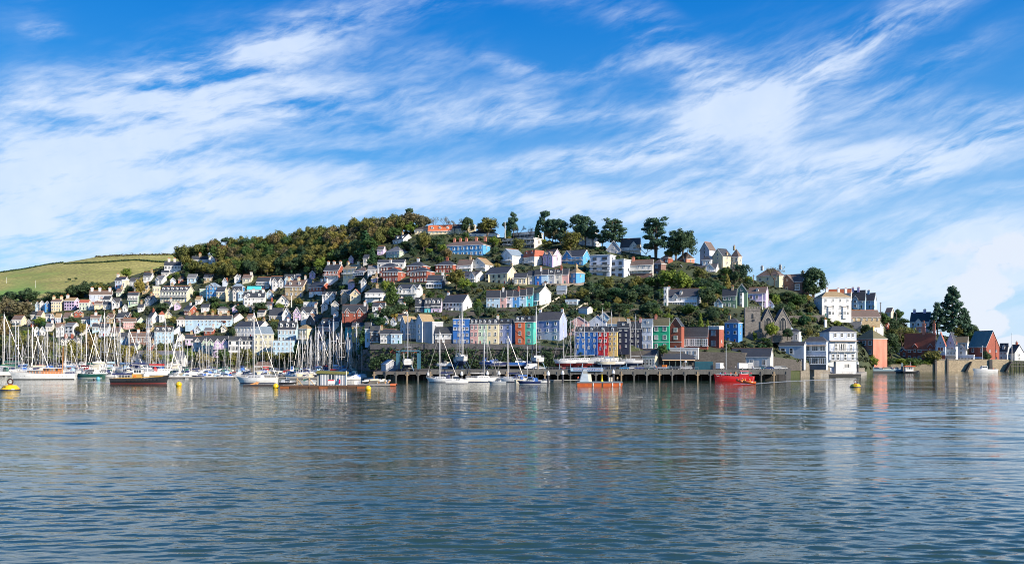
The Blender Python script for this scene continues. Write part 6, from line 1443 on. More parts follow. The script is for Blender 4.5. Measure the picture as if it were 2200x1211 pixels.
def yacht_meshes():
    L_, B, H = 10.0, 3.2, 1.15; Y = {}
    Y['hull'] = hull_mb(L_, B, H, .7, .70, .28, .10)
    c = MB(); taper(c, -1.6, 2.6, 1.05, .55, H, H + .62, .1, .9); Y['cabin'] = c
    c = MB()
    for s in (-1, 1):
        for k in range(4): x = -1.1 + k * .75; w = 1.05 - .5 * (x + 1.6) / 4.2; c.add([(x, s * (w + .02) * .96, H + .22), (x + .5, s * (w - .04) * .96, H + .22), (x + .5, s * (w - .06) * .93, H + .44), (x, s * (w + .0) * .93, H + .44)], [(0, 1, 2, 3)])
    Y['cabin_window'] = c
    c = MB(); taper(c, -2.5, -1.3, 1.0, .9, H + .1, H + 1.25, .15, .7, .85); Y['spray_hood'] = c
    c = MB(); c.tube((.6, 0, H), (.6, 0, 15.5), .13, .10, 7)
    for z, w in ((5.6, 1.1), (9.6, .8)): c.tube((.6, -w, z), (.6, w, z), .05, None, 4)
    c.tube((.6, 0, 15.5), (.6, 0, 16.1), .03, None, 4); Y['mast'] = c
    c = MB(); c.tube((.5, 0, 2.55), (-3.6, 0, 2.75), .10, .08, 6); Y['boom'] = c
    c = MB(); c.loft([[(.4 - k * .8, .30 * (1 - k * .1) * cos(a), 2.86 + k * .03 + .34 * (1 - k * .1) * sin(a)) for a in [2 * pi * j / 8 for j in range(9)]] for k in range(6)]); Y['sail_cover'] = c
    c = MB(); c.tube((4.85, 0, H + .35), (.75, 0, 14.4), .05, .028, 5); Y['furled_sail'] = c
    c = MB()
    for p, q in (((-4.9, 0, H), (.6, 0, 15.4)), ((.3, 1.5, H), (.6, .8, 9.6)), ((.3, -1.5, H), (.6, -.8, 9.6)), ((.6, .8, 9.6), (.6, 0, 15)), ((.6, -.8, 9.6), (.6, 0, 15)), ((.0, 1.5, H), (.6, 0, 9)), ((.0, -1.5, H), (.6, 0, 9))): c.tube(p, q, .028, None, 4)
    Y['rigging'] = c
    c = MB()
    for s in (-1, 1):
        pts = [(-4.8, 1.0), (-3, 1.4), (-1, 1.52), (1, 1.45), (3, .9), (4.7, .1)]
        for (xa, ya), (xb, yb) in zip(pts, pts[1:]):
            for z in (.35, .62): c.tube((xa, s * ya, H + z), (xb, s * yb, H + z + .03), .022, None, 4)
            c.tube((xa, s * ya, H), (xa, s * ya, H + .62), .025, None, 4)
    Y['guard_rail'] = c
    c = MB(); c.prism([(-.6, -.4), (1.4, -.4), (.9, -2.0), (-.5, -2.0)], -.14, .14, 'y'); Y['keel'] = c
    c = MB()
    for s in (-1, 1):
        for x in (-2.6, 2.2): c.tube((x, s * 2.0, -2.0), (x, s * 1.1, -.1), .08, None, 5)
    c.box(-3, 3, -.5, .5, -2.1, -1.98); Y['cradle'] = c
    return Y
YB = yacht_meshes(); YC = {}
def ymesh(part, mats):
    k = (part,) + tuple(m.name for m in mats)
    if k not in YC: YC[k] = YB[part].mesh(part, mats, part in ('mast',))
    return YC[k]
def yacht(px, row, top, yaw, hull='white', cover='navy', anti=None, hood=True, D=None, zb=0.0, land=False, label=None, group='yachts in the marina', hs=1.0, keelred=False):
    D = D or water_D(row); u = D / F; s = (row - top) * u / 15.8; x, y, _ = P(px, row, D)
    dsc = f"{hull} sailing yacht with {cover + ' boom cover' if cover else 'bare boom'}"
    lab = label or place_label(f"{hull} yacht with {cover + ' boom cover' if cover else 'bare boom'}" + (' ashore' if land else ''), px, (row + top) / 2 + 10, ('', 'tall-masted', 'short-masted', 'slender', 'beamy'))
    t = thing('sailing_yacht', lab, 'yacht', (x, y, zb), yaw, group); sc_ = (s * hs, s * hs, s)
    am = ANTI if keelred else ANTB
    for part, ms in (('hull', [hm(hull), am, DECK, hm('navy') if hull == 'white' else WHITE]), ('cabin', [hm('white')]), ('cabin_window', [GLASS]), ('mast', [ALU]), ('boom', [ALU]), ('furled_sail', [SAILC]), ('rigging', [WIRE]), ('guard_rail', [ALU])):
        q = ob(part, ymesh(part, ms), t, None, None, sc_)
    if cover: ob('sail_cover', ymesh('sail_cover', [mat(HC[cover], 'paint', .9)]), t, None, None, sc_)
    if hood and cover: ob('spray_hood', ymesh('spray_hood', [mat(HC[cover], 'paint', .9)]), t, None, None, sc_)
    if land:
        t.location.z = zb + 2.05 * s; ob('keel', ymesh('keel', [am]), t, None, None, sc_); ob('cradle', ymesh('cradle', [mat((.12, .2, .3), 'metal')]), t, None, None, sc_)
    return t
YR = random.Random(21)
MAST1 = """14 672|10 775|29 688|42 700|58 705|74 697|80 720|94 715|103 705|112 713|119 735|145 714|162 718|177 712|204 712|221 669|231 725|244 682|261 683|273 748|281 705|311 682|323 685|325 722|350 682|353 733|364 722|374 719|394 720|415 735|427 745|436 738|445 725|451 736|457 742|496 742|512 740|516 728|585 728|611 765|625 726|659 723|664 722|671 720|688 706|695 698|704 695|718 683|726 718|730 715|745 712|756 715|764 693|771 735|680 700|700 730|22 705|50 738|88 730|128 700|155 740|190 690|214 735|252 715|296 712|338 712|384 700|404 740|470 728|484 740|530 735|566 722|598 745|640 730|652 708|684 712|712 722|735 690|752 730|780 742"""
for k, q in enumerate(MAST1.split('|')):
    px, top = map(float, q.split()); 
    if top > 770: continue
    row = YR.uniform(799.5, 806.5) if px < 640 else YR.uniform(803, 811)
    phi = atan((px - CX) / F)
    yaw = pi / 2 - phi + YR.choice((R(35), R(-35), R(150), R(-150), R(20), R(160), R(60), R(-70))) + YR.uniform(-.15, .15)
    yacht(px, row, top, yaw, YR.choice(['white', 'white', 'white', 'white', 'navy', 'cream', 'white', 'grey']), YR.choice(['navy', 'blue', 'navy', 'green', None, 'cream', 'lblue', 'red']))
yacht(551, 823, 668, R(176), 'white', None, D=352, hs=.92, label='long-keeled white yacht with a red hull badge lying broadside in front of the marina', group=None)
yacht(949, 821, 710, R(170), 'white', 'navy', label='white yacht with black fenders moored left of the white sports cruiser')
yacht(1036, 820, 706, R(12), 'white', None, label='white yacht with numbers on its bow right of the white sports cruiser')
yacht(1095, 820, 718, R(165), 'white', 'navy', label='grey-white yacht with a navy sail cover beside the white outboards')
yacht(1130, 821, 742, R(20), 'cream', 'blue', label='small cream yacht with a bright blue cover behind the navy cuddy cruiser')
# ashore in the boatyard
yacht(876, 797, 690, R(95), 'white', None, D=393.5, zb=4.0, land=True, label='white yacht with a black bottom hanging stern-on in the blue boat lift', group='yachts ashore in the boatyard', hood=False)
yacht(992, 793, 665, R(-80), 'white', None, D=397, zb=QZ, land=True, group='yachts ashore in the boatyard', label='white yacht with a dark bottom ashore below the bright blue block')
yacht(987, 793, 690, R(-75), 'white', 'cream', D=402, zb=QZ, land=True, group='yachts ashore in the boatyard', label='smaller cream-covered yacht ashore just behind the dark-bottomed one')
yacht(1045, 793, 720, R(-60), 'blue', 'blue', D=399, zb=QZ, land=True, group='yachts ashore in the boatyard', label='blue-covered yacht ashore below the yellow terrace house')
yacht(1153, 792, 672, R(100), 'white', None, D=402, zb=QZ, land=True, group='yachts ashore in the boatyard', label='yacht ashore with its mast before the left edge of the lavender house', hood=False)
LANDY = """1213 695 175 white 0 1|1229 695 178 grey 0 1|1238 692 172 white 0 1|1241 690 170 white 1 0|1259 690 185 grey 0 1|1265 700 176 white 0 0|1279 697 172 white 1 0|1284 705 182 grey 0 0|1298 674 178 white 0 0|1301 710 175 cream 1 0|1317 678 184 grey 0 0|1321 712 176 white 0 0|1333 690 180 grey 1 0|1357 695 172 white 0 0|1369 686 186 white 1 0"""
for k, q in enumerate(LANDY.split('|')):
    px, top, yw, hc, cv, rd = q.split(); px = float(px)
    yacht(px, 787 + (k % 3), float(top), R(float(yw)) , hc, ['navy', 'lblue'][k % 2] if cv == '1' else None, D=396.5 + (k * 5 % 9), zb=QZ, land=True, hs=.85, keelred=rd == '1', group='yachts ashore in the boatyard', hood=False)

def boat_thing(name, px0, px1, row, yaw, label, cat, D=None, z=0, group=None):
    D = D or water_D(row); u = D / F; x, y, _ = P((px0 + px1) / 2, row, D); L_ = (px1 - px0) * u / max(.35, abs(cos(yaw)))
    return thing(name, label, cat, (x, y, z), yaw, group), L_
def windows_row(parent, n, x0, x1, y, z0, z1, both=True, ws=.75, name='window'):
    for k in range(n):
        a = MB(); w = (x1 - x0) / n; xa = x0 + w * k + w * (1 - ws) / 2
        for s in ((-1, 1) if both else (-1,)): a.box(xa, xa + w * ws, s * y - .03, s * y + .03, z0, z1)
        a.build(name, [GLASS], parent)
def rails(parent, x0, x1, y, z0, h, n=8, m_=None):
    a = MB()
    for s in (-1, 1):
        for k in range(n + 1): x = x0 + (x1 - x0) * k / n; a.tube((x, s * y, z0), (x, s * y, z0 + h), .03, None, 4)
        a.tube((x0, s * y, z0 + h), (x1, s * y, z0 + h), .035, None, 4)
    a.build('guard_rail', [m_ or ALU], parent)
def cruiser(px0, px1, row, right, label, hull='white', cover=None, fly=False, arch=True, D=None, z=0, group=None, tilt=0, rel=.26):
    yaw = (0 if right else pi) + tilt; t, L_ = boat_thing('motor_cruiser', px0, px1, row, yaw, label, 'motor boat', D, z, group)
    B, H = L_ * .31, L_ * .125
    hull_mb(L_, B, H, .35, .85, .30, .12).build('hull', [hm(hull), ANTB, hm('white'), hm('navy') if hull == 'white' else WHITE], t, False)
    c = MB(); taper(c, -L_ * .22, L_ * .26, B * .40, B * .24, H, H + L_ * .075, 0, L_ * .12, .85); c.build('cabin', [hm('white')], t)
    c = MB(); taper(c, -L_ * .16, L_ * .10, B * .36, B * .30, H + L_ * .075, H + L_ * .150, L_ * .02, L_ * .10, .82); c.build('windscreen', [GLASS], t)
    c = MB(); taper(c, -L_ * .18, L_ * .03, B * .33, B * .28, H + L_ * .150, H + L_ * .168, L_ * .01, L_ * .02, .9); c.build('cabin_roof', [hm('white') if not cover else mat(HC[cover], 'paint', .8)], t)
    windows_row(t, 3, -L_ * .18, L_ * .10, B * .37, H + L_ * .022, H + L_ * .055)
    if cover: c = MB(); taper(c, -L_ * .40, -L_ * .17, B * .38, B * .38, H * .95, H + L_ * .14, L_ * .05, 0, .85); c.build('canopy', [mat(HC[cover], 'paint', .85)], t)
    if arch:
        c = MB()
        for s in (-1, 1): c.tube((-L_ * .24, s * B * .36, H), (-L_ * .20, s * B * .30, H + L_ * .19), L_ * .008, None, 5)
        c.tube((-L_ * .20, -B * .30, H + L_ * .19), (-L_ * .20, B * .30, H + L_ * .19), L_ * .01, None, 5); c.build('radar_arch', [WHITE], t)
    c = MB(); c.tube((-L_ * .1, 0, H + L_ * .16), (-L_ * .12, 0, H + L_ * .30), L_ * .004, None, 4); c.build('aerial', [WHITE], t)
    rails(t, L_ * .05, L_ * .40, B * .28, H * 1.05, L_ * .05, 6)
    return t
cruiser(-8, 24, 803, False, 'white cruiser with a dark cabin half cut off at the left edge', 'white', 'navy', rel=.3)
cruiser(160, 224, 812, False, 'dark-hulled pilothouse cruiser behind the varnished motor yacht stern', 'green', None, D=430)
cruiser(215, 252, 811, False, 'white-hulled boat with a grey tarpaulin between dark cruiser and black tug', 'white', 'grey', D=437)
MOT = """358 393 812 0 white 0 8|390 418 811 1 white lblue 9|414 446 811 0 navy blue 10|436 463 811 0 white 0 11|458 482 812 1 white lblue 8|466 500 812 0 white blue 12|494 518 810 1 grey navy 9"""
LABM = ['white motor boat with an upright cabin right of the black tug', 'white motor boat with a pale blue awning above the orange ball buoy', 'dark blue motor boat with a long blue awning', 'white speedboat next to the dark blue awning boat', 'white motor boat with a pale awning left of the bright blue canopy', 'white motor boat under a bright blue canopy', 'grey cabin boat with a dark hood at the bow of the long-keeled yacht']
for q, lb in zip(MOT.split('|'), LABM):
    a0, a1, rw, rt, hc, cv, tl = q.split(); cruiser(float(a0), float(a1), float(rw), rt == '1', lb, hc, None if cv == '0' else cv, tilt=R(float(tl)), group='motor boats at the marina')
cruiser(957, 1011, 823, True, 'large white sports cruiser broadside with number marks on its hull', 'white', None, D=350)
cruiser(1048, 1088, 824, False, 'low grey-hulled speedboat with white outboards', 'grey', None, arch=False, D=346)
cruiser(1110, 1162, 825, False, 'navy cuddy cruiser with a bright blue canopy at the wharf', 'navy', 'blue', D=341)
cruiser(1152, 1182, 822, False, 'small white boat with a navy cover beside the capped pile', 'white', 'navy', D=357)
cruiser(600, 640, 826, True, 'dark green harbour launch with a tall windowed cuddy', 'black', 'grey', D=336, arch=False)
cruiser(648, 682, 822, True, 'workboat under a dark green tarpaulin beside the rusty raft', 'grey', 'green', D=354, arch=False)
cruiser(1046, 1092, 786, True, 'white and blue motor yacht ashore on the boatyard edge', 'navy', 'blue', D=399, z=QZ + 1.5)
cruiser(1092, 1145, 788, True, 'cream fishing boat with a blue band ashore beside the white van', 'blue', None, D=401, z=QZ + 1.5, arch=False)
cruiser(936, 972, 790, False, 'white cruiser with a tan frame hood ashore by the office', 'white', 'cream', D=397, z=QZ + 1.3, arch=False)
# further small craft among the pontoons
SR = random.Random(33)
SP = [(20, 799), (62, 799), (98, 799), (135, 799), (168, 799.5), (200, 800), (236, 800), (262, 801), (292, 801), (330, 801), (372, 803), (402, 802), (428, 803), (452, 803), (486, 803), (520, 803), (560, 804), (590, 803), (622, 804), (650, 806), (684, 805), (715, 806), (742, 806), (770, 806), (640, 800), (480, 799), (390, 798.5), (310, 798.5), (140, 797.5), (180, 797.5), (80, 797.5), (350, 801), (415, 806), (440, 806.5), (468, 806), (505, 807), (535, 808), (572, 808), (604, 807), (632, 809), (662, 811), (690, 810), (722, 811), (752, 811), (780, 810), (380, 807), (110, 803), (190, 805), (218, 806), (0, 800.5), (45, 800), (278, 805), (300, 806), (760, 815), (735, 816), (805, 817)]
for k, (px, row) in enumerate(SP):
    w = SR.uniform(24, 40); hc = SR.choice(['white', 'white', 'white', 'navy', 'lblue', 'cream']); cv = SR.choice(['blue', None, 'navy', 'lblue', None, 'red', 'green'])
    cruiser(px - w / 2, px + w / 2, row, SR.random() < .5, place_label(f"{hc} motor boat{' with ' + cv + ' hood' if cv else ''} on the inner pontoons", px, row - 15, ('', 'small', 'larger')), hc, cv, tilt=SR.uniform(-.7, .7), group='motor boats at the marina')
# boats laid up on the marina bank
for k, (px, row, w, lb) in enumerate(((150, 779, 46, 'white motor yacht laid up ashore left of the gold trees'), (208, 781, 40, 'white laid-up cruiser ashore behind the tallest left mast'), (178, 774, 26, 'white flybridge boat ashore above the other laid-up boats'))):
    cruiser(px - w / 2, px + w / 2, row, k != 1, lb, 'white', None, D=568, z=2.8 + k * .6)
# floating walkways of the marina
for k, (a0, a1, row) in enumerate(((-20, 640, 808.5), (330, 660, 812.5), (620, 810, 814), (930, 1250, 819.5))):
    D = water_D(row); xa, xb = (a0 - CX) / F * D, (a1 - CX) / F * D
    t = thing('pontoon', ['long inner marina walkway behind the black tug', 'marina walkway behind the row of white motor boats', 'marina walkway in front of the dense masts', 'low grey walkway along the front of the wharf'][k], 'pontoon', (xa, D, 0))
    a = MB(); a.box(0, xb - xa, 0, 2.2, .45, .75); a.build('deck', [mat((.36, .34, .30), 'wood')], t)
    a = MB(); n = int((xb - xa) / 8)
    for i in range(n): a.box(i * 8 + .5, i * 8 + 6, .1, 2.1, -.4, .449)
    a.build('float', [mat((.12, .12, .12), 'paint')], t)
# classic motor yacht with varnished deckhouses
t, L_ = boat_thing('motor_yacht', 23, 160, 815, R(-172), 'long white classic motor yacht with varnished orange deckhouses at left', 'motor yacht', D=402)
VAR = mat((.60, .20, .03), 'gloss'); B, H = L_ * .17, L_ * .088
hull_mb(L_, B, H, .35, .62, .55, .07, 1.0, 18, 2.2).build('hull', [hm('white'), mat((.02, .03, .05), 'paint'), TEAK, hm('black')], t)
a = MB(); taper(a, -L_ * .02, L_ * .22, B * .30, B * .26, H * 1.0, H + L_ * .050, 0, L_ * .01, .96); a.build('fore_deckhouse', [VAR], t)
a = MB(); taper(a, -L_ * .03, L_ * .24, B * .36, B * .32, H + L_ * .050, H + L_ * .056, 0, 0, 1); a.build('roof', [WHITE], t)
a = MB(); taper(a, -L_ * .26, -L_ * .02, B * .36, B * .36, H * .95, H + L_ * .085, 0, L_ * .006, .96); a.build('wheelhouse', [VAR], t)
a = MB(); taper(a, -L_ * .28, L_ * .015, B * .42, B * .42, H + L_ * .085, H + L_ * .092, 0, 0, 1); a.build('roof', [WHITE], t)
windows_row(t, 5, 0, L_ * .21, B * .30, H + L_ * .012, H + L_ * .044, ws=.62); windows_row(t, 5, -L_ * .25, -L_ * .03, B * .362, H + L_ * .045, H + L_ * .078, ws=.66)
a = MB(); a.tube((-L_ * .29, 0, H), (-L_ * .30, 0, H + L_ * .43), L_ * .010, L_ * .005, 7); a.build('mast', [mat((.50, .24, .09), 'wood')], t)
a = MB(); a.tube((L_ * .30, 0, H), (L_ * .30, 0, H + L_ * .16), L_ * .005, None, 5); a.build('fore_mast', [WHITE], t)
rails(t, -L_ * .46, L_ * .44, B * .36, H * 1.05, L_ * .026, 22, WHITE)
for k in range(12):
    a = MB(); x = L_ * (.30 - k * .062); a.lathe([(L_ * .004, -.02), (L_ * .004, .02)], 8, 0, (x, B * .475 if k > 3 else B * .40, H * .66), 'y'); a.build('porthole', [DARK], t)
a = MB(); taper(a, -L_ * .46, -L_ * .34, B * .26, B * .26, H * 1.02, H + L_ * .03, L_ * .01, L_ * .01, .8); a.build('boom_cover', [mat(HC['navy'], 'paint')], t)
# black tug
t, L_ = boat_thing('tug_boat', 241, 361, 824, R(8), 'black tug-like launch with a tan deck band and white wheelhouse, tyres along its side', 'tug', D=350)
B, H = L_ * .21, L_ * .085; hull_mb(L_, B, H, .4, .75, .75, .05, 1.0, 16, 2.4).build('hull', [hm('black'), ANTI, mat((.45, .30, .12), 'paint'), mat((.16, .02, .02), 'paint')], t)
TAN = mat((.55, .33, .07), 'gloss')
a = MB(); taper(a, -L_ * .12, L_ * .03, B * .32, B * .30, H, H + L_ * .085, 0, 0, 1); a.build('deckhouse', [TAN], t)
a = MB(); taper(a, -L_ * .10, L_ * .05, B * .31, B * .29, H + L_ * .085, H + L_ * .17, L_ * .0, L_ * .01, .95); a.build('wheelhouse', [hm('white')], t); windows_row(t, 3, -L_ * .09, L_ * .035, B * .305, H + L_ * .105, H + L_ * .155)
a = MB(); taper(a, -L_ * .12, L_ * .06, B * .36, B * .34, H + L_ * .17, H + L_ * .18, 0, 0, 1); a.build('roof', [hm('grey')], t)
a = MB(); taper(a, -L_ * .46, -L_ * .12, B * .36, B * .36, H + L_ * .07, H + L_ * .10, L_ * .02, 0, .97); a.build('awning', [mat(HC['navy'], 'paint')], t)
for k in range(7): a = MB(); x = -L_ * .45 + L_ * .052 * k; [a.tube((x, s * B * .35, H), (x, s * B * .35, H + L_ * .07), .06, None, 4) for s in (-1, 1)]; a.build('stanchion', [ALU], t)
a = MB(); [a.prism([(-L_ * .46, H * .98), (L_ * .40, H * 1.42), (L_ * .40, H * 1.60), (-L_ * .46, H * 1.12)], s * B * .38 - .05, s * B * .38 + .05, 'y') for s in (-1, 1)]; a.build('bulwark_band', [TAN], t)
a = MB(); a.lathe([(L_ * .022, -.08), (L_ * .022, .08)], 14, 0, (-L_ * .07, -B * .33, H + L_ * .045), 'y'); a.build('lifebuoy', [mat((.75, .15, .02), 'paint')], t)
for k in range(9):
    a = MB(); x = -L_ * .18 + k * L_ * .062; yy = -B * (.51 - max(0, k - 4) ** 1.6 * .012)
    a.lathe([(L_ * .006, -.12), (L_ * .014, -.12), (L_ * .014, .12), (L_ * .006, .12)], 12, 0, (x, yy, H * (.72 + k * .03)), 'y'); a.build('tyre_fender', [mat((.015, .015, .015), 'paint', .9)], t)
a = MB(); a.tube((L_ * .12, 0, H), (L_ * .12, 0, H + L_ * .24), .12); a.tube((L_ * .12, 0, H + L_ * .2), (L_ * .26, 0, H + L_ * .13), .08); a.build('mast', [WHITE], t)
a = MB(); taper(a, L_ * .07, L_ * .15, B * .15, B * .15, H, H + L_ * .09, 0, 0, .9); a.build('funnel', [hm('white')], t)
# red passenger boat alongside the wharf
t, L_ = boat_thing('passenger_boat', 1533, 1620, 818, R(180), 'red wooden passenger boat with its wheelhouse aft lying at the wharf', 'passenger boat', D=372)
B, H = L_ * .22, L_ * .125; RED = mat((.52, .012, .012), 'gloss'); hull_mb(L_, B, H, .35, .8, .55, .04, 1.0, 16, 2.6).build('hull', [RED, mat((.30, .01, .01), 'paint'), mat((.16, .13, .11), 'wood'), RED], t)
a = MB(); taper(a, -L_ * .36, -L_ * .12, B * .34, B * .32, H, H + L_ * .065, 0, 0, .98); a.build('deckhouse', [RED], t)
a = MB(); taper(a, -L_ * .34, -L_ * .16, B * .30, B * .28, H + L_ * .065, H + L_ * .135, 0, L_ * .012, .94); a.build('wheelhouse', [hm('white')], t); windows_row(t, 4, -L_ * .33, -L_ * .18, B * .295, H + L_ * .08, H + L_ * .12)
a = MB(); taper(a, -L_ * .36, -L_ * .14, B * .34, B * .32, H + L_ * .135, H + L_ * .145, 0, 0, 1); a.build('roof', [mat((.6, .12, .14), 'paint')], t)
a = MB(); taper(a, -L_ * .10, L_ * .28, B * .40, B * .30, H * .98, H + L_ * .012, 0, 0, .95); a.build('bench', [DARK], t); rails(t, -L_ * .08, L_ * .44, B * .34, H * 1.1, L_ * .05, 9)
text('E 15', L_ * .030, t, (L_ * .40, B * .30, H * 1.12), (R(90), 0, R(172)), WHITE); text('E 15', L_ * .026, t, (-L_ * .16, B * .512, H * .62), (R(90), 0, R(180)), mat((.7, .5, .6), 'paint'))
PASS = t; PASS_H = H; PASS_L = L_
# orange barge with a grey control tower
t, L_ = boat_thing('work_barge', 1239, 1336, 829, R(2), 'orange flat work barge with a grey and white control tower', 'barge', D=322)
B, H = L_ * .24, L_ * .075; ORG = mat((.52, .10, .012), 'gloss')
a = MB(); a.prism([(-L_ * .49, -.5), (L_ * .46, -.5), (L_ * .5, H * .5), (L_ * .5, H), (-L_ * .5, H), (-L_ * .5, .1)], -B / 2, B / 2, 'y'); a.build('hull', [ORG], t)
a = MB(); a.box(-L_ * .5, L_ * .5, -B * .53, B * .53, H, H + L_ * .028); a.build('deck', [mat((.13, .17, .20), 'paint')], t)
a = MB(); taper(a, -L_ * .44, -L_ * .24, B * .34, B * .34, H + L_ * .028, H + L_ * .30, L_ * .075, L_ * .045, .9); a.build('control_tower', [mat((.42, .50, .58), 'gloss')], t)
a = MB(); taper(a, -L_ * .26, -L_ * .17, B * .2, B * .2, H + L_ * .028, H + L_ * .19, 0, L_ * .02, .9); a.build('deck_locker', [mat((.72, .68, .52), 'paint')], t)
a = MB(); taper(a, -L_ * .37, -L_ * .27, B * .32, B * .32, H + L_ * .20, H + L_ * .26, .05, .05, 1.02); a.build('window', [GLASS], t)
for x in (-.16, .05, .27, .43): a = MB(); a.box(L_ * x, L_ * x + L_ * .018, -B * .55, -B * .501, .1, H * .98); a.build('fender', [WHITE if x != .05 else DARK], t)
a = MB()
for k in range(15):
    x = -L_ * .44 + k * L_ * .017 + (L_ * .06 if k > 6 else 0) + (L_ * .02 if k > 10 else 0); a.box(x, x + L_ * .009, -B * .504, -B * .5005, H * .35, H * .68)
a.build('hull_lettering', [mat((.28, .03, .005), 'paint')], t)
a = MB(); [a.lathe([(L_ * .024, H + L_ * .03), (L_ * .024, H + L_ * .12)], 10, 0, (L_ * .22 + k * L_ * .05, .2, 0)) for k in range(2)]; a.build('drums', [mat((.55, .50, .42), 'paint')], t).name = 'oil_drum'
a = MB(); a.lathe([(L_ * .03, H + L_ * .03), (L_ * .012, H + L_ * .08), (L_ * .004, H + L_ * .2)], 8, 0, (L_ * .06, 0, 0)); a.build('light_buoy', [mat((.75, .55, .02), 'paint')], t)
BARGE = t; BL_, BH_ = L_, H
# rusty raft carrying the striped hut
t, L_ = boat_thing('raft', 606, 790, 833, 0, 'long rusty raft with timber frames carrying the striped hut', 'raft', D=306)
a = MB(); a.box(-L_ / 2, L_ / 2, -3, 3, .5, .95); a.build('deck', [mat((.12, .065, .035), 'wood')], t)
for k in range(9): a = MB(); x = -L_ / 2 + L_ * (k + .5) / 9; a.lathe([(.65, -L_ * .052), (.65, L_ * .052)], 10, 0, (x, -2.4, .05), 'x'); a.build('float', [mat((.09, .045, .022) if k % 4 else (.30, .09, .02), 'wood')], t)
for x in (-.17, -.31): a = MB(); a.tube((L_ * x, -2, .9), (L_ * x, -2, 3.6), .14); a.tube((L_ * x, -2, 3.3), (L_ * x + 1.9, -2, .9), .12); a.build('timber_frame', [mat((.55, .35, .16), 'wood')], t)
sh = thing('hut', 'blue and white striped hut with a mossy green flat roof on the rusty raft', 'hut', ((690 - CX) / F * 306, 304.4, .95)); w = 60 * 306 / F; h = 25 * 306 / F
a = MB(); a.box(-1.2, 0, .4, 4.4, 0, h); a.build('side_wall', [mat((.36, .36, .33), 'render')], sh)
a = MB(); a.box(0, w - 1.2, 0, 4.4, 0, h)
for k in range(16): x = (w - 1.2) * (k + .3) / 16; a.box(x, x + (w - 1.2) / 36, -.09, 0, .05, h - .1, 1)
a.build('wall', [mat((.10, .16, .26), 'paint'), WHITE], sh)
a = MB(); a.prism([(-1.6, h), (w - .7, h - .25), (w - .7, h + .55), (-1.0, h + 1.0)], -.5, 4.8, 'y'); a.build('roof', [mat((.17, .17, .05), 'wood')], sh)
a = MB(); a.box(w * .30, w * .52, -.16, -.1, h * .52, h * .92); a.build('window', [GLASS], sh); a = MB(); a.box(w * .28, w * .30, -.18, -.1, h * .5, h * .94).box(w * .52, w * .54, -.18, -.1, h * .5, h * .94).box(w * .40, w * .42, -.18, -.1, h * .52, h * .92); a.build('window_frame', [WHITE], sh)
a = MB(); a.box(w * .28, w * .51, -.24, -.17, h * .10, h * .47, 0).box(w * .28, w * .51, -.26, -.241, h * .38, h * .47, 1); a.build('notice_board', [WHITE, mat((.6, .02, .05), 'paint')], sh)
a = MB(); a.prism([(w * .52, h * .06), (w * .64, h * .06), (w * .68, h * .45), (w * .64, h * .6)], -.22, -.15, 'y', 0); a.box(w * .67, w * .72, -.22, -.15, h * .15, h * .5, 1); a.build('painted_panel', [mat((.02, .10, .20), 'paint'), mat((.6, .01, .08), 'paint')], sh)
a = MB(); a.tube((w - .6, -.3, -.2), (w - .6, -.3, h + .9), .22); a.build('corner_post', [mat((.72, .66, .58), 'wood')], sh)
t, L_ = boat_thing('raft', 524, 606, 829, 0, 'low narrow dark raft with a tan rope heap beside the yellow ball buoy', 'raft', D=322)
a = MB(); a.box(-L_ / 2, L_ / 2, -1.2, 1.2, -.1, .6); a.build('deck', [mat((.06, .05, .05), 'wood')], t)
a = MB(); [a.tube((-L_ * .32 + k * .5, -.8, .6), (-L_ * .18 + k * .2, .4, 1.3 + .2 * (k % 2)), .13) for k in range(6)]; a.build('rope_heap', [mat((.5, .24, .08), 'wood')], t)
# inflatable tenders heaped on their float
t, L_ = boat_thing('pontoon', 775, 852, 829, 0, 'dinghy float with orange ends in front of the dock', 'pontoon', D=324); a = MB(); a.box(-L_ / 2, L_ / 2, -1.6, 1.6, .1, .7); a.build('deck', [mat((.30, .28, .26), 'wood')], t); a = MB(); a.box(L_ * .34, L_ * .5, -1.7, 1.7, .12, .85); a.build('end_float', [mat((.65, .16, .06), 'paint')], t)
def rib_mesh(L_):
    m = MB(); B = L_ * .42; r = L_ * .075
    for s in (-1, 1):
        pts = [(-L_ / 2, s * (B / 2 - r), r * 1.3), (L_ * .2, s * (B / 2 - r), r * 1.35), (L_ * .40, s * B * .26, r * 1.8), (L_ * .5, 0, r * 2.2)]
        for p, q in zip(pts, pts[1:]): m.tube(p, q, r, r * (.92 if q[0] > L_ * .3 else 1), 8)
    return m
for k in range(10):
    px = 788 + k * 5.4; row = 822 + (k % 3) * 1.5; D = 327 + (k % 3) * 3; x, y, _ = P(px, row, D); L_ = 3.6 + (k % 4) * .35
    t = thing('inflatable_dinghy', place_label(['white', 'grey', 'white', 'cream'][k % 4] + ' inflatable dinghy stacked on the dinghy float', px, row - 8, ('', 'upright', 'tilted', 'leaning')), 'dinghy', (x, y, 1.0 + (k % 2) * .3), R(62 + k * 7), 'inflatable dinghies on the float')
    rib_mesh(L_).build('tube', [mat([(.78, .77, .72), (.45, .47, .48), (.74, .72, .66), (.62, .55, .42)][k % 4], 'paint')], t, True); t.rotation_euler = (R(-50 - (k % 3) * 12), R(0), R(20 + k * 9))
    a = MB(); a.box(-L_ * .48, L_ * .3, -L_ * .13, L_ * .13, .12, .2); a.build('floor', [mat((.2, .2, .2), 'paint')], t); a = MB(); a.box(-L_ * .5, -L_ * .46, -L_ * .14, L_ * .14, .1, .6); a.build('transom', [TEAK], t)
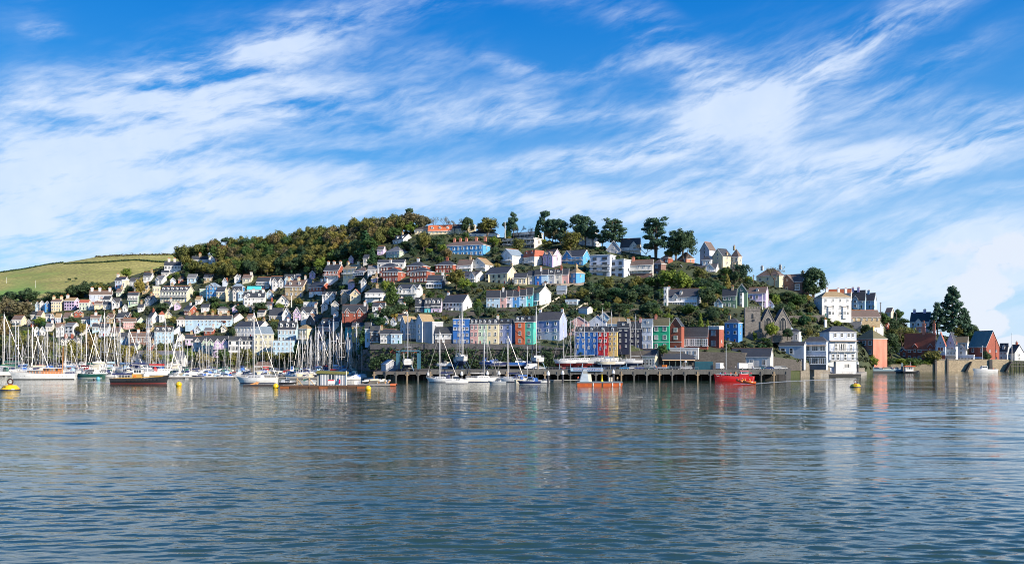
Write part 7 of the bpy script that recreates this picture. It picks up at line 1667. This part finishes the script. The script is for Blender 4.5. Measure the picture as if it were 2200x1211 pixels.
# orange rescue boat
t, L_ = boat_thing('rescue_boat', 1583, 1622, 823.5, R(176), 'fast orange inflatable rescue boat trailing a white wake', 'rescue boat', D=340); rib_mesh(L_).build('tube', [ORG], t, True); t.rotation_euler = (0, R(-5), R(176)); t.location.z = .25
a = MB(); a.box(-L_ * .5, L_ * .3, -L_ * .15, L_ * .15, .1, .3); a.build('floor', [mat((.2, .2, .22), 'paint')], t); a = MB(); a.box(-L_ * .53, -L_ * .45, -.3, .3, .1, 1.5); a.build('outboard', [DARK], t)
a = MB(); taper(a, -L_ * .02, L_ * .12, .35, .35, .3, 1.2, .05, .15, .9); a.build('console', [ORG], t); a = MB(); a.tube((-L_ * .36, 0, .3), (-L_ * .36, 0, 2.9), .05); a.build('aerial', [WHITE], t)
RIB = t; RIBL = L_
# car ferry: flat float pushed by a small tug
t, L_ = boat_thing('car_ferry', 1866, 1968, 801, R(0), 'low grey car ferry float loaded with cars at the slipway', 'car ferry', D=534)
a = MB(); a.prism([(-L_ / 2 - 3, 1.4), (-L_ / 2, .2), (-L_ / 2 + 2, -.4), (L_ / 2, -.4), (L_ / 2, 1.2), (-L_ / 2, 1.6)], -5, 5, 'y'); a.build('hull', [mat((.03, .035, .04), 'paint')], t)
for s in (-1, 1): a = MB(); a.box(-L_ * .46, L_ * .12, s * 4.9 - .15, s * 4.9 + .15, 1.3, 2.4 if s < 0 else 3.4); a.build('side_wall', [mat((.20, .30, .36), 'paint')], t)
for x in (-.47, .13): a = MB(); a.box(L_ * x - .5, L_ * x + .5, -5.1, -4.4, 1.3, 6.0); a.build('ramp_post', [mat((.12, .2, .24), 'paint')], t)
t2, L2 = boat_thing('ferry_tug', 1938, 1975, 801, 0, 'little tug with a red-orange cabin roof alongside the car ferry', 'tug', D=527); hull_mb(L2, L2 * .34, L2 * .12, .4, .8, .4).build('hull', [hm('black'), ANTI, DECK, hm('black')], t2)
a = MB(); taper(a, -L2 * .34, L2 * .12, L2 * .11, L2 * .1, L2 * .12, L2 * .38, 0, .1, .95); a.build('wheelhouse', [hm('white')], t2); windows_row(t2, 3, -L2 * .3, L2 * .08, L2 * .107, L2 * .24, L2 * .34)
a = MB(); taper(a, -L2 * .40, L2 * .22, L2 * .15, L2 * .14, L2 * .38, L2 * .42, 0, 0, 1); a.build('roof', [mat((.65, .10, .02), 'paint')], t2); a = MB(); a.tube((0, 0, L2 * .42), (0, 0, L2 * .65), .12); a.build('mast', [WHITE], t2)
# white launch under way at the right
t, L_ = boat_thing('launch', 2089, 2142, 800, R(180), 'white open launch with a small cuddy passing the sea wall at right', 'launch', D=544); B, H = L_ * .26, L_ * .13
hull_mb(L_, B, H, .4, .85, .35, .06).build('hull', [hm('white'), ANTB, mat((.3, .3, .3), 'paint'), hm('white')], t); a = MB(); taper(a, -L_ * .08, L_ * .18, B * .3, B * .26, H, H + L_ * .14, 0, L_ * .05, .9); a.build('cuddy', [hm('white')], t); windows_row(t, 3, -L_ * .06, L_ * .12, B * .29, H + L_ * .07, H + L_ * .12)
a = MB(); a.box(-L_ * .55, -L_ * .5, -.3, .3, .2, 2); a.build('outboard', [DARK], t); rails(t, L_ * .15, L_ * .42, B * .26, H * 1.1, L_ * .06, 5); LAUNCH, LL_ = t, L_
# buoys
YEL = mat((.78, .50, .01), 'gloss')
for px, row, r_, lb, c_ in ((245, 823, 6.5, 'yellow ball buoy at the stern of the black tug', YEL), (384, 829, 6.4, 'orange-yellow ball buoy alone below the white motor boats', YEL), (592, 833, 6.4, 'yellow ball buoy left of the rusty raft', YEL), (791, 838, 6.6, 'yellow ball buoy at the right end of the rusty raft', YEL), (211, 816, 4.5, 'pale blue oval buoy below the dark cruiser', mat((.15, .45, .55), 'gloss')), (202, 816, 2.6, 'little black and white buoy beside the pale blue one', mat((.04, .04, .05), 'gloss'))):
    D = water_D(row); r = r_ * D / F; x, y, _ = P(px, row, D); t = thing('mooring_buoy', lb, 'buoy', (x, y, r * .55)); a = MB(); n = 10
    a.lathe([(r * sin(pi * k / n) + .001, -r * cos(pi * k / n)) for k in range(n + 1)], 16); a.build('ball', [c_], t, True); a = MB(); a.lathe([(r * .14, r * .96), (r * .14, r * 1.14)], 8); a.build('eye', [DARK], t)
for px, row, w, lb, tx in ((22, 838, 38, 'big yellow drum buoy with an iron ring at the left edge', 'A30'), (1838, 831, 23, 'yellow drum buoy with a dark ring out on the open water at right', 'A10')):
    D = water_D(row); u = D / F; x, y, _ = P(px, row, D); r = w / 2 * u; t = thing('mooring_buoy', lb, 'buoy', (x, y, 0)); a = MB()
    a.lathe([(r * .9, -.4), (r, .05 * r), (r * .96, .2 * r), (r * .66, .58 * r), (r * .2, .64 * r)], 20); a.build('drum', [YEL], t); a = MB(); a.lathe([(r * 1.02, -.3), (r * 1.05, .0), (r * 1.02, .14 * r)], 20); a.build('rubbing_band', [DARK], t)
    a = MB(); n = 14; R0 = r * .30
    for k in range(n): p, q = 2 * pi * k / n, 2 * pi * (k + 1) / n; a.tube((R0 * cos(p), 0, r * .98 + R0 * sin(p)), (R0 * cos(q), 0, r * .98 + R0 * sin(q)), r * .07, None, 6)
    a.build('ring', [mat((.09, .04, .03), 'metal')], t); a = MB(); taper(a, -r * .2, r * .2, r * .12, r * .12, r * .6, r * .78, .02, .02, .8); a.build('ring_base', [mat((.2, .07, .03), 'paint')], t)
    text(tx, r * .30, t, (-r * .25, -r * .83, r * .42), (R(50), 0, R(-14)), DARK)
# foam wakes
fm_, tt, bb = newmat('foam'); bb.inputs['Base Color'].default_value = (.75, .78, .8, 1); nz = noise(tt, objpos(tt, (.5, 1.4, 1)), 1.1, 6, .7); trn = nd(tt, 'ShaderNodeBsdfTransparent'); mx = nd(tt, 'ShaderNodeMixShader'); tt.links.new(ramp(tt, nz.outputs['Fac'], .44, .62), mx.inputs[0]); tt.links.new(trn.outputs[0], mx.inputs[1]); tt.links.new(bb.outputs[0], mx.inputs[2]); tt.links.new(mx.outputs[0], tt.nodes['Material Output'].inputs[0])
def wake(pts, label):
    v = []
    for px, row, hw in pts: D = water_D(row); x, y, _ = P(px, row, D); v += [(x, y - hw, .03), (x, y + hw, .03)]
    me = bpy.data.meshes.new('wake'); me.from_pydata(v, [], [(2 * i, 2 * i + 2, 2 * i + 3, 2 * i + 1) for i in range(len(pts) - 1)]); me.materials.append(fm_); tag(ob('wake', me), label, 'wake', kind='stuff')
wake([(1574, 826, 1), (1584, 825, 3.0), (1600, 824.5, 3.6), (1622, 824, 3.0), (1660, 821, 3.2), (1700, 818.5, 3.6), (1760, 816, 4.4), (1810, 814.5, 4)], 'white foaming wake behind the orange rescue boat')
wake([(170, 821, 2), (190, 820.5, 4), (215, 821, 4), (240, 822.5, 2)], 'patch of white foam left of the black tug')

# ------------------------------------------------------------------ vehicles and people
TYRE = mat((.02, .02, .02), 'paint', .9)
def car(x, y, z, yaw, col, label, body='hatch', s=1.0, group='cars parked on the wharf', load=None):
    t = thing('parked_car' if body != 'van' else 'van', label, 'car' if body in ('hatch', 'estate') else 'pickup' if body == 'pickup' else 'van', (x, y, z), yaw, group); cm = mat(col, 'gloss')
    prof = dict(hatch=[(-2.05, .35), (2.05, .35), (2.1, .75), (1.2, .98), (-1.9, 1.0), (-2.1, .8)], estate=[(-2.25, .35), (2.15, .35), (2.2, .78), (1.25, 1.0), (-2.2, 1.02), (-2.28, .8)], pickup=[(-2.6, .45), (2.5, .45), (2.55, .9), (1.3, 1.15), (-2.6, 1.15)], van=[(-2.7, .4), (2.6, .4), (2.65, 1.0), (2.0, 1.35), (1.55, 2.45), (-2.6, 2.55), (-2.7, 2.4)])[body]
    a = MB(); a.prism([(p * s, q * s) for p, q in prof], -.88 * s, .88 * s, 'y'); a.build('body', [cm], t)
    if body in ('hatch', 'estate', 'pickup'):
        gp = dict(hatch=[(-1.75, .99), (1.15, .97), (.45, 1.46), (-1.25, 1.48)], estate=[(-2.1, 1.0), (1.2, .99), (.5, 1.48), (-1.9, 1.5)], pickup=[(-.5, 1.14), (1.25, 1.14), (.7, 1.78), (-.3, 1.8)])[body]
        a = MB(); a.prism([(p * s, q * s) for p, q in gp], -.78 * s, .78 * s, 'y'); a.build('windows', [GLASS], t).name = 'window_band'
        a = MB(); a.box((gp[3][0] - .05) * s, (gp[2][0] + .05) * s, -.76 * s, .76 * s, (gp[2][1]) * s, (gp[2][1] + .07) * s); a.build('roof', [cm], t)
    else:
        a = MB(); a.box(.9 * s, 1.6 * s, -.9 * s, .9 * s, 1.45 * s, 2.1 * s); a.build('cab_window', [GLASS], t)
    if load: a = MB(); a.box(-2.5 * s, -.6 * s, -.8 * s, .8 * s, 1.15 * s, 2.0 * s); a.build('load', [mat(load, 'paint')], t)
    for sx in (-1.3, 1.35):
        for sy in (-1, 1): a = MB(); a.lathe([(.33 * s, -.1 * s), (.33 * s, .1 * s)], 12, 0, (sx * s, sy * .82 * s, .33 * s), 'y'); a.lathe([(.18 * s, -.02 * s), (.18 * s, .02 * s)], 8, 1, (sx * s, sy * .93 * s, .33 * s), 'y'); a.build('wheel', [TYRE, ALU], t)
    for sy in (-1, 1): a = MB(); a.box(2.0 * s, 2.12 * s, sy * .62 * s - .16 * s, sy * .62 * s + .16 * s, .62 * s, .78 * s); a.build('headlight', [mat((.8, .8, .75), 'gloss')], t)
    return t
CARS = """1341 .02,.22,.50 175 hatch bright blue hatchback at the left end of the parked row|1357 .55,.57,.6 185 estate silver estate second along the wharf|1373 .03,.06,.25 170 hatch navy hatchback third along the wharf|1386 .04,.05,.06 178 hatch black hatchback between the navy and green cars|1399 .02,.06,.07 182 estate dark green estate beside the pickup|1437 .05,.20,.28 170 hatch teal hatchback right of the loaded pickup|1450 .02,.03,.05 180 estate near-black estate behind the teal hatchback|1461 .6,.62,.64 176 hatch silver hatchback by the tall lamp post|1476 .62,.63,.63 172 estate white estate near the dark container|1488 .05,.05,.10 186 hatch dark violet hatchback nearest the container"""
for k, q in enumerate(CARS.split('|')):
    px, c_, yw, bd, lb = q.split(' ', 4); px = float(px); D = 386.5 + (k % 2) * 3.2; car((px - CX) / F * D, D, QZ, R(float(yw)), tuple(map(float, c_.split(','))), lb, bd)
car((1420 - CX) / F * 386, 386, QZ, R(160), (.42, .46, .5), 'grey pickup with an orange load on the wharf', 'pickup', load=(.75, .2, .03))
car((1547 - CX) / F * 387, 387, QZ, R(60), (.72, .74, .75), 'white van showing its blue-tinted back doors beside the container', 'van', 1.15)
car((1601 - CX) / F * 387, 387.5, QZ, R(5), (.8, .8, .78), 'long white van parked broadside in front of the station shed', 'van', 1.12)
car((1612 - CX) / F * 389, 389.5, QZ, R(80), (.76, .75, .7), 'tall white box van behind the long white van', 'van', 1.2)
for px, c_, lb in ((1624, (.5, .52, .54), 'silver hatchback right of the white box van'), (1633, (.03, .14, .2), 'teal hatchback at the station end of the wharf'), (1652, (.03, .06, .2), 'dark blue car before the railway carriage'), (1668, (.7, .7, .68), 'white pickup-like car on the wharf by the railway carriage'), (1681, (.68, .66, .6), 'cream car at the far right end of the wharf')):
    car((px - CX) / F * 388, 388, QZ, R(170), c_, lb, 'hatch' if px != 1668 else 'estate')
car((1140 - CX) / F * 390, 390, QZ, R(185), (.78, .79, .8), 'white van parked below the blue-banded fishing boat', 'van', 1.05)
car((1160 - CX) / F * 389, 388.6, QZ, R(0), (.78, .79, .8), 'white estate car facing right beside the tan mooring post', 'estate')
for k, (px, c_, lb) in enumerate(((1880, (.03, .05, .16), 'dark blue car leftmost on the car ferry'), (1889, (.55, .57, .6), 'pale silver car on the car ferry deck'), (1901, (.6, .6, .5), 'cream car in the middle of the car ferry'), (1913, (.03, .06, .2), 'navy car on the right half of the ferry float'), (1924, (.5, .56, .62), 'light blue-grey car at the right ramp of the ferry'))):
    car((px - CX) / F * 534, 534 - 2 + (k % 2) * 3, 1.65, R(4), c_, lb, 'hatch', 1.25, 'cars on the car ferry')
# people: one continuous skinned body each, with jacket, trousers and head colours by height
def person_mesh(pose):
    J = dict(stand=dict(pelvis=(0, 0, .93), chest=(.01, 0, 1.32), neck=(.02, 0, 1.50), head=(.03, 0, 1.66), hl=(0, .10, .90), kl=(.03, .12, .50), fl=(-.01, .13, .05), tl=(.14, .14, .03), hr=(0, -.10, .90), kr=(.0, -.12, .50), fr=(-.06, -.13, .05), tr=(.09, -.14, .03),
                        sl=(0, .19, 1.42), el=(-.02, .25, 1.15), wl=(.10, .24, .93), gl=(.14, .23, .86), sr=(0, -.19, 1.42), er=(-.03, -.25, 1.14), wr=(.06, -.26, .90), gr=(.09, -.26, .82)),
             sit=dict(pelvis=(0, 0, .45), chest=(.05, 0, .84), neck=(.08, 0, 1.02), head=(.12, 0, 1.18), hl=(.03, .10, .44), kl=(.42, .13, .48), fl=(.42, .13, .06), tl=(.56, .14, .04), hr=(.03, -.10, .44), kr=(.42, -.13, .48), fr=(.40, -.13, .06), tr=(.54, -.14, .04),
                      sl=(.05, .19, .94), el=(.14, .25, .70), wl=(.36, .18, .66), gl=(.43, .16, .66), sr=(.05, -.19, .94), er=(.14, -.25, .70), wr=(.36, -.18, .66), gr=(.43, -.16, .66)))[pose]
    E = [('pelvis', 'chest'), ('chest', 'neck'), ('neck', 'head'), ('pelvis', 'hl'), ('hl', 'kl'), ('kl', 'fl'), ('fl', 'tl'), ('pelvis', 'hr'), ('hr', 'kr'), ('kr', 'fr'), ('fr', 'tr'), ('chest', 'sl'), ('sl', 'el'), ('el', 'wl'), ('wl', 'gl'), ('chest', 'sr'), ('sr', 'er'), ('er', 'wr'), ('wr', 'gr')]
    RAD = dict(pelvis=.14, chest=.16, neck=.06, head=.11, h=.095, k=.065, f=.05, t=.04, s=.075, e=.05, w=.035, g=.04)
    ks = list(J); me = bpy.data.meshes.new('sk'); me.from_pydata([J[k] for k in ks], [(ks.index(a), ks.index(b_)) for a, b_ in E], [])
    o = bpy.data.objects.new('sk', me); COL.objects.link(o); md = o.modifiers.new('s', 'SKIN'); sv = me.skin_vertices[0].data
    for i, k in enumerate(ks): r = RAD.get(k, RAD.get(k[0], .05)); sv[i].radius = (r, r); sv[i].use_root = (k == 'pelvis')
    o.modifiers.new('u', 'SUBSURF').levels = 1; bpy.context.view_layer.update()
    r = bpy.data.meshes.new_from_object(o.evaluated_get(bpy.context.evaluated_depsgraph_get())); bpy.data.objects.remove(o); return r, J
PMESH = {k: person_mesh(k) for k in ('stand', 'sit')}; SKIN = mat((.45, .28, .20), 'paint')
def person(x, y, z, yaw, pose, jac, tro, hat, label, s=1.0, parent=None):
    t = thing('person', label, 'person', (x, y, z), yaw); src, J = PMESH[pose]; me = src.copy(); me.materials.clear()
    for c_ in (jac, tro): me.materials.append(mat(c_, 'paint', .9))
    me.materials.append(SKIN); cut = J['pelvis'][2] + .03
    for p in me.polygons:
        c_ = p.center; p.material_index = 2 if c_.z > J['neck'][2] + .02 or (abs(c_.y) > .2 and c_.z < J['wl'][2] and pose == 'stand' and c_.z > .7) else 0 if c_.z > cut and not (pose == 'sit' and c_.x > .3 and c_.z < .56) else 1
    me.polygons.foreach_set('use_smooth', [True] * len(me.polygons)); ob('body', me, t, None, None, (s, s, s))
    a = MB(); h = J['head']; n = 6; a.lathe([(.125 * sin(pi / 2 * k / n) + .002, .10 * cos(pi / 2 * k / n) + .02) for k in range(n + 1)][::-1], 10, 0, h); o = a.build('hat' if hat[0] > .4 else 'hair', [mat(hat, 'paint', .8)], t, True); o.scale = (s, s, s)
    return t
Z3 = (.02, .02, .05)
import mathutils
def onboat(boat, lx, ly, lz): return tuple(boat.matrix_world @ mathutils.Vector((lx, ly, lz)))
bpy.context.view_layer.update()
for k, (fx, lab) in enumerate(((.16, 'crew member with a white helmet and yellow vest at the front of the rescue boat'), (.02, 'crew member with a white helmet and yellow vest in the middle of the rescue boat'), (-.22, 'crew member with a white helmet and yellow vest at the back of the rescue boat'))):
    person(*onboat(RIB, RIBL * fx, .25 * (-1) ** k, .3), R(176), 'sit', (.75, .55, .02), Z3, (.85, .85, .85), lab, 1.35)
for k, (fx, fy, c_, tr_, lab) in enumerate(((.22, .1, (.55, .03, .16), Z3, 'person in a crimson jacket standing forward on the red passenger boat'), (.08, .3, (.7, .16, .10), (.5, .5, .48), 'person in a coral jacket and pale trousers amidships on the red passenger boat'), (-.04, .2, (.70, .18, .05), Z3, 'person in an orange jacket on the red passenger boat deck'), (-.42, .1, (.60, .05, .10), (.05, .25, .22), 'person in red at the stern of the red passenger boat'), (.33, .0, (.15, .3, .5), Z3, 'person in a blue top near the bow of the red passenger boat'))):
    person(*onboat(PASS, PASS_L * fx, fy, PASS_H * 1.0), R(-90), 'stand', c_, tr_, (.08, .05, .03), lab, 1.15)
person(*onboat(BARGE, -BL_ * .47, -.5, BH_ + BL_ * .03), R(-80), 'stand', (.7, .14, .08), (.04, .1, .1), (.1, .06, .04), 'person in a red lifejacket at the stern of the orange barge', 1.1)
person(*onboat(BARGE, BL_ * .40, -.5, BH_ + BL_ * .03), R(-80), 'stand', (.6, .45, .25), (.1, .1, .1), (.1, .06, .04), 'person in a tan top near the bow of the orange barge', 1.0)
for px, D, c_, tr_, lab in ((1467, 383.4, (.72, .66, .58), (.3, .2, .15), 'person in a pale top leaning at the wharf edge by the lamp post'), (1410, 383.2, (.6, .14, .06), (.05, .08, .2), 'person in an orange-red top on the wharf beside the pickup'), (1406, 383.0, (.08, .2, .5), (.05, .06, .2), 'person in a blue top on the wharf beside the pickup'), (1571, 384, (.03, .03, .07), (.05, .05, .06), 'person in dark clothes at the wharf edge above the red boat'), (1580, 385, (.6, .6, .58), (.1, .1, .12), 'person in a white top behind the long white van'), (1616, 384.6, (.15, .15, .35), (.06, .06, .06), 'person in navy beside the white box van'), (1618, 384, (.6, .62, .65), (.1, .15, .3), 'person in pale clothes right of the white box van'), (1242, 382.6, (.05, .05, .1), (.05, .05, .06), 'person behind the marina banner on the wharf'), (1174, 383, (.1, .3, .3), (.05, .05, .08), 'person in green by the boatyard railing'), (1205, 383, (.4, .3, .2), (.05, .05, .08), 'person in brown at the crab-pot heap on the wharf')):
    person((px - CX) / F * D, D, QZ, R(-90 + (px % 7) * 20), 'stand', c_, tr_, (.08, .05, .03), lab)
person((2150 - CX) / F * 585, 590, 7.8, R(-90), 'stand', (.6, .15, .03), Z3, (.08, .05, .03), 'person in orange at the porch of the blue-roofed hall', 1.6)
for k, fx in enumerate((-.34, -.42)): person(*onboat(LAUNCH, LL_ * fx, .2, LL_ * .09), R(180), 'sit', [(.6, .08, .05), (.1, .1, .2)][k], Z3, (.08, .05, .03), ['person in a red jacket sitting in the white launch', 'person in a dark jacket at the tiller of the white launch'][k], 1.5)
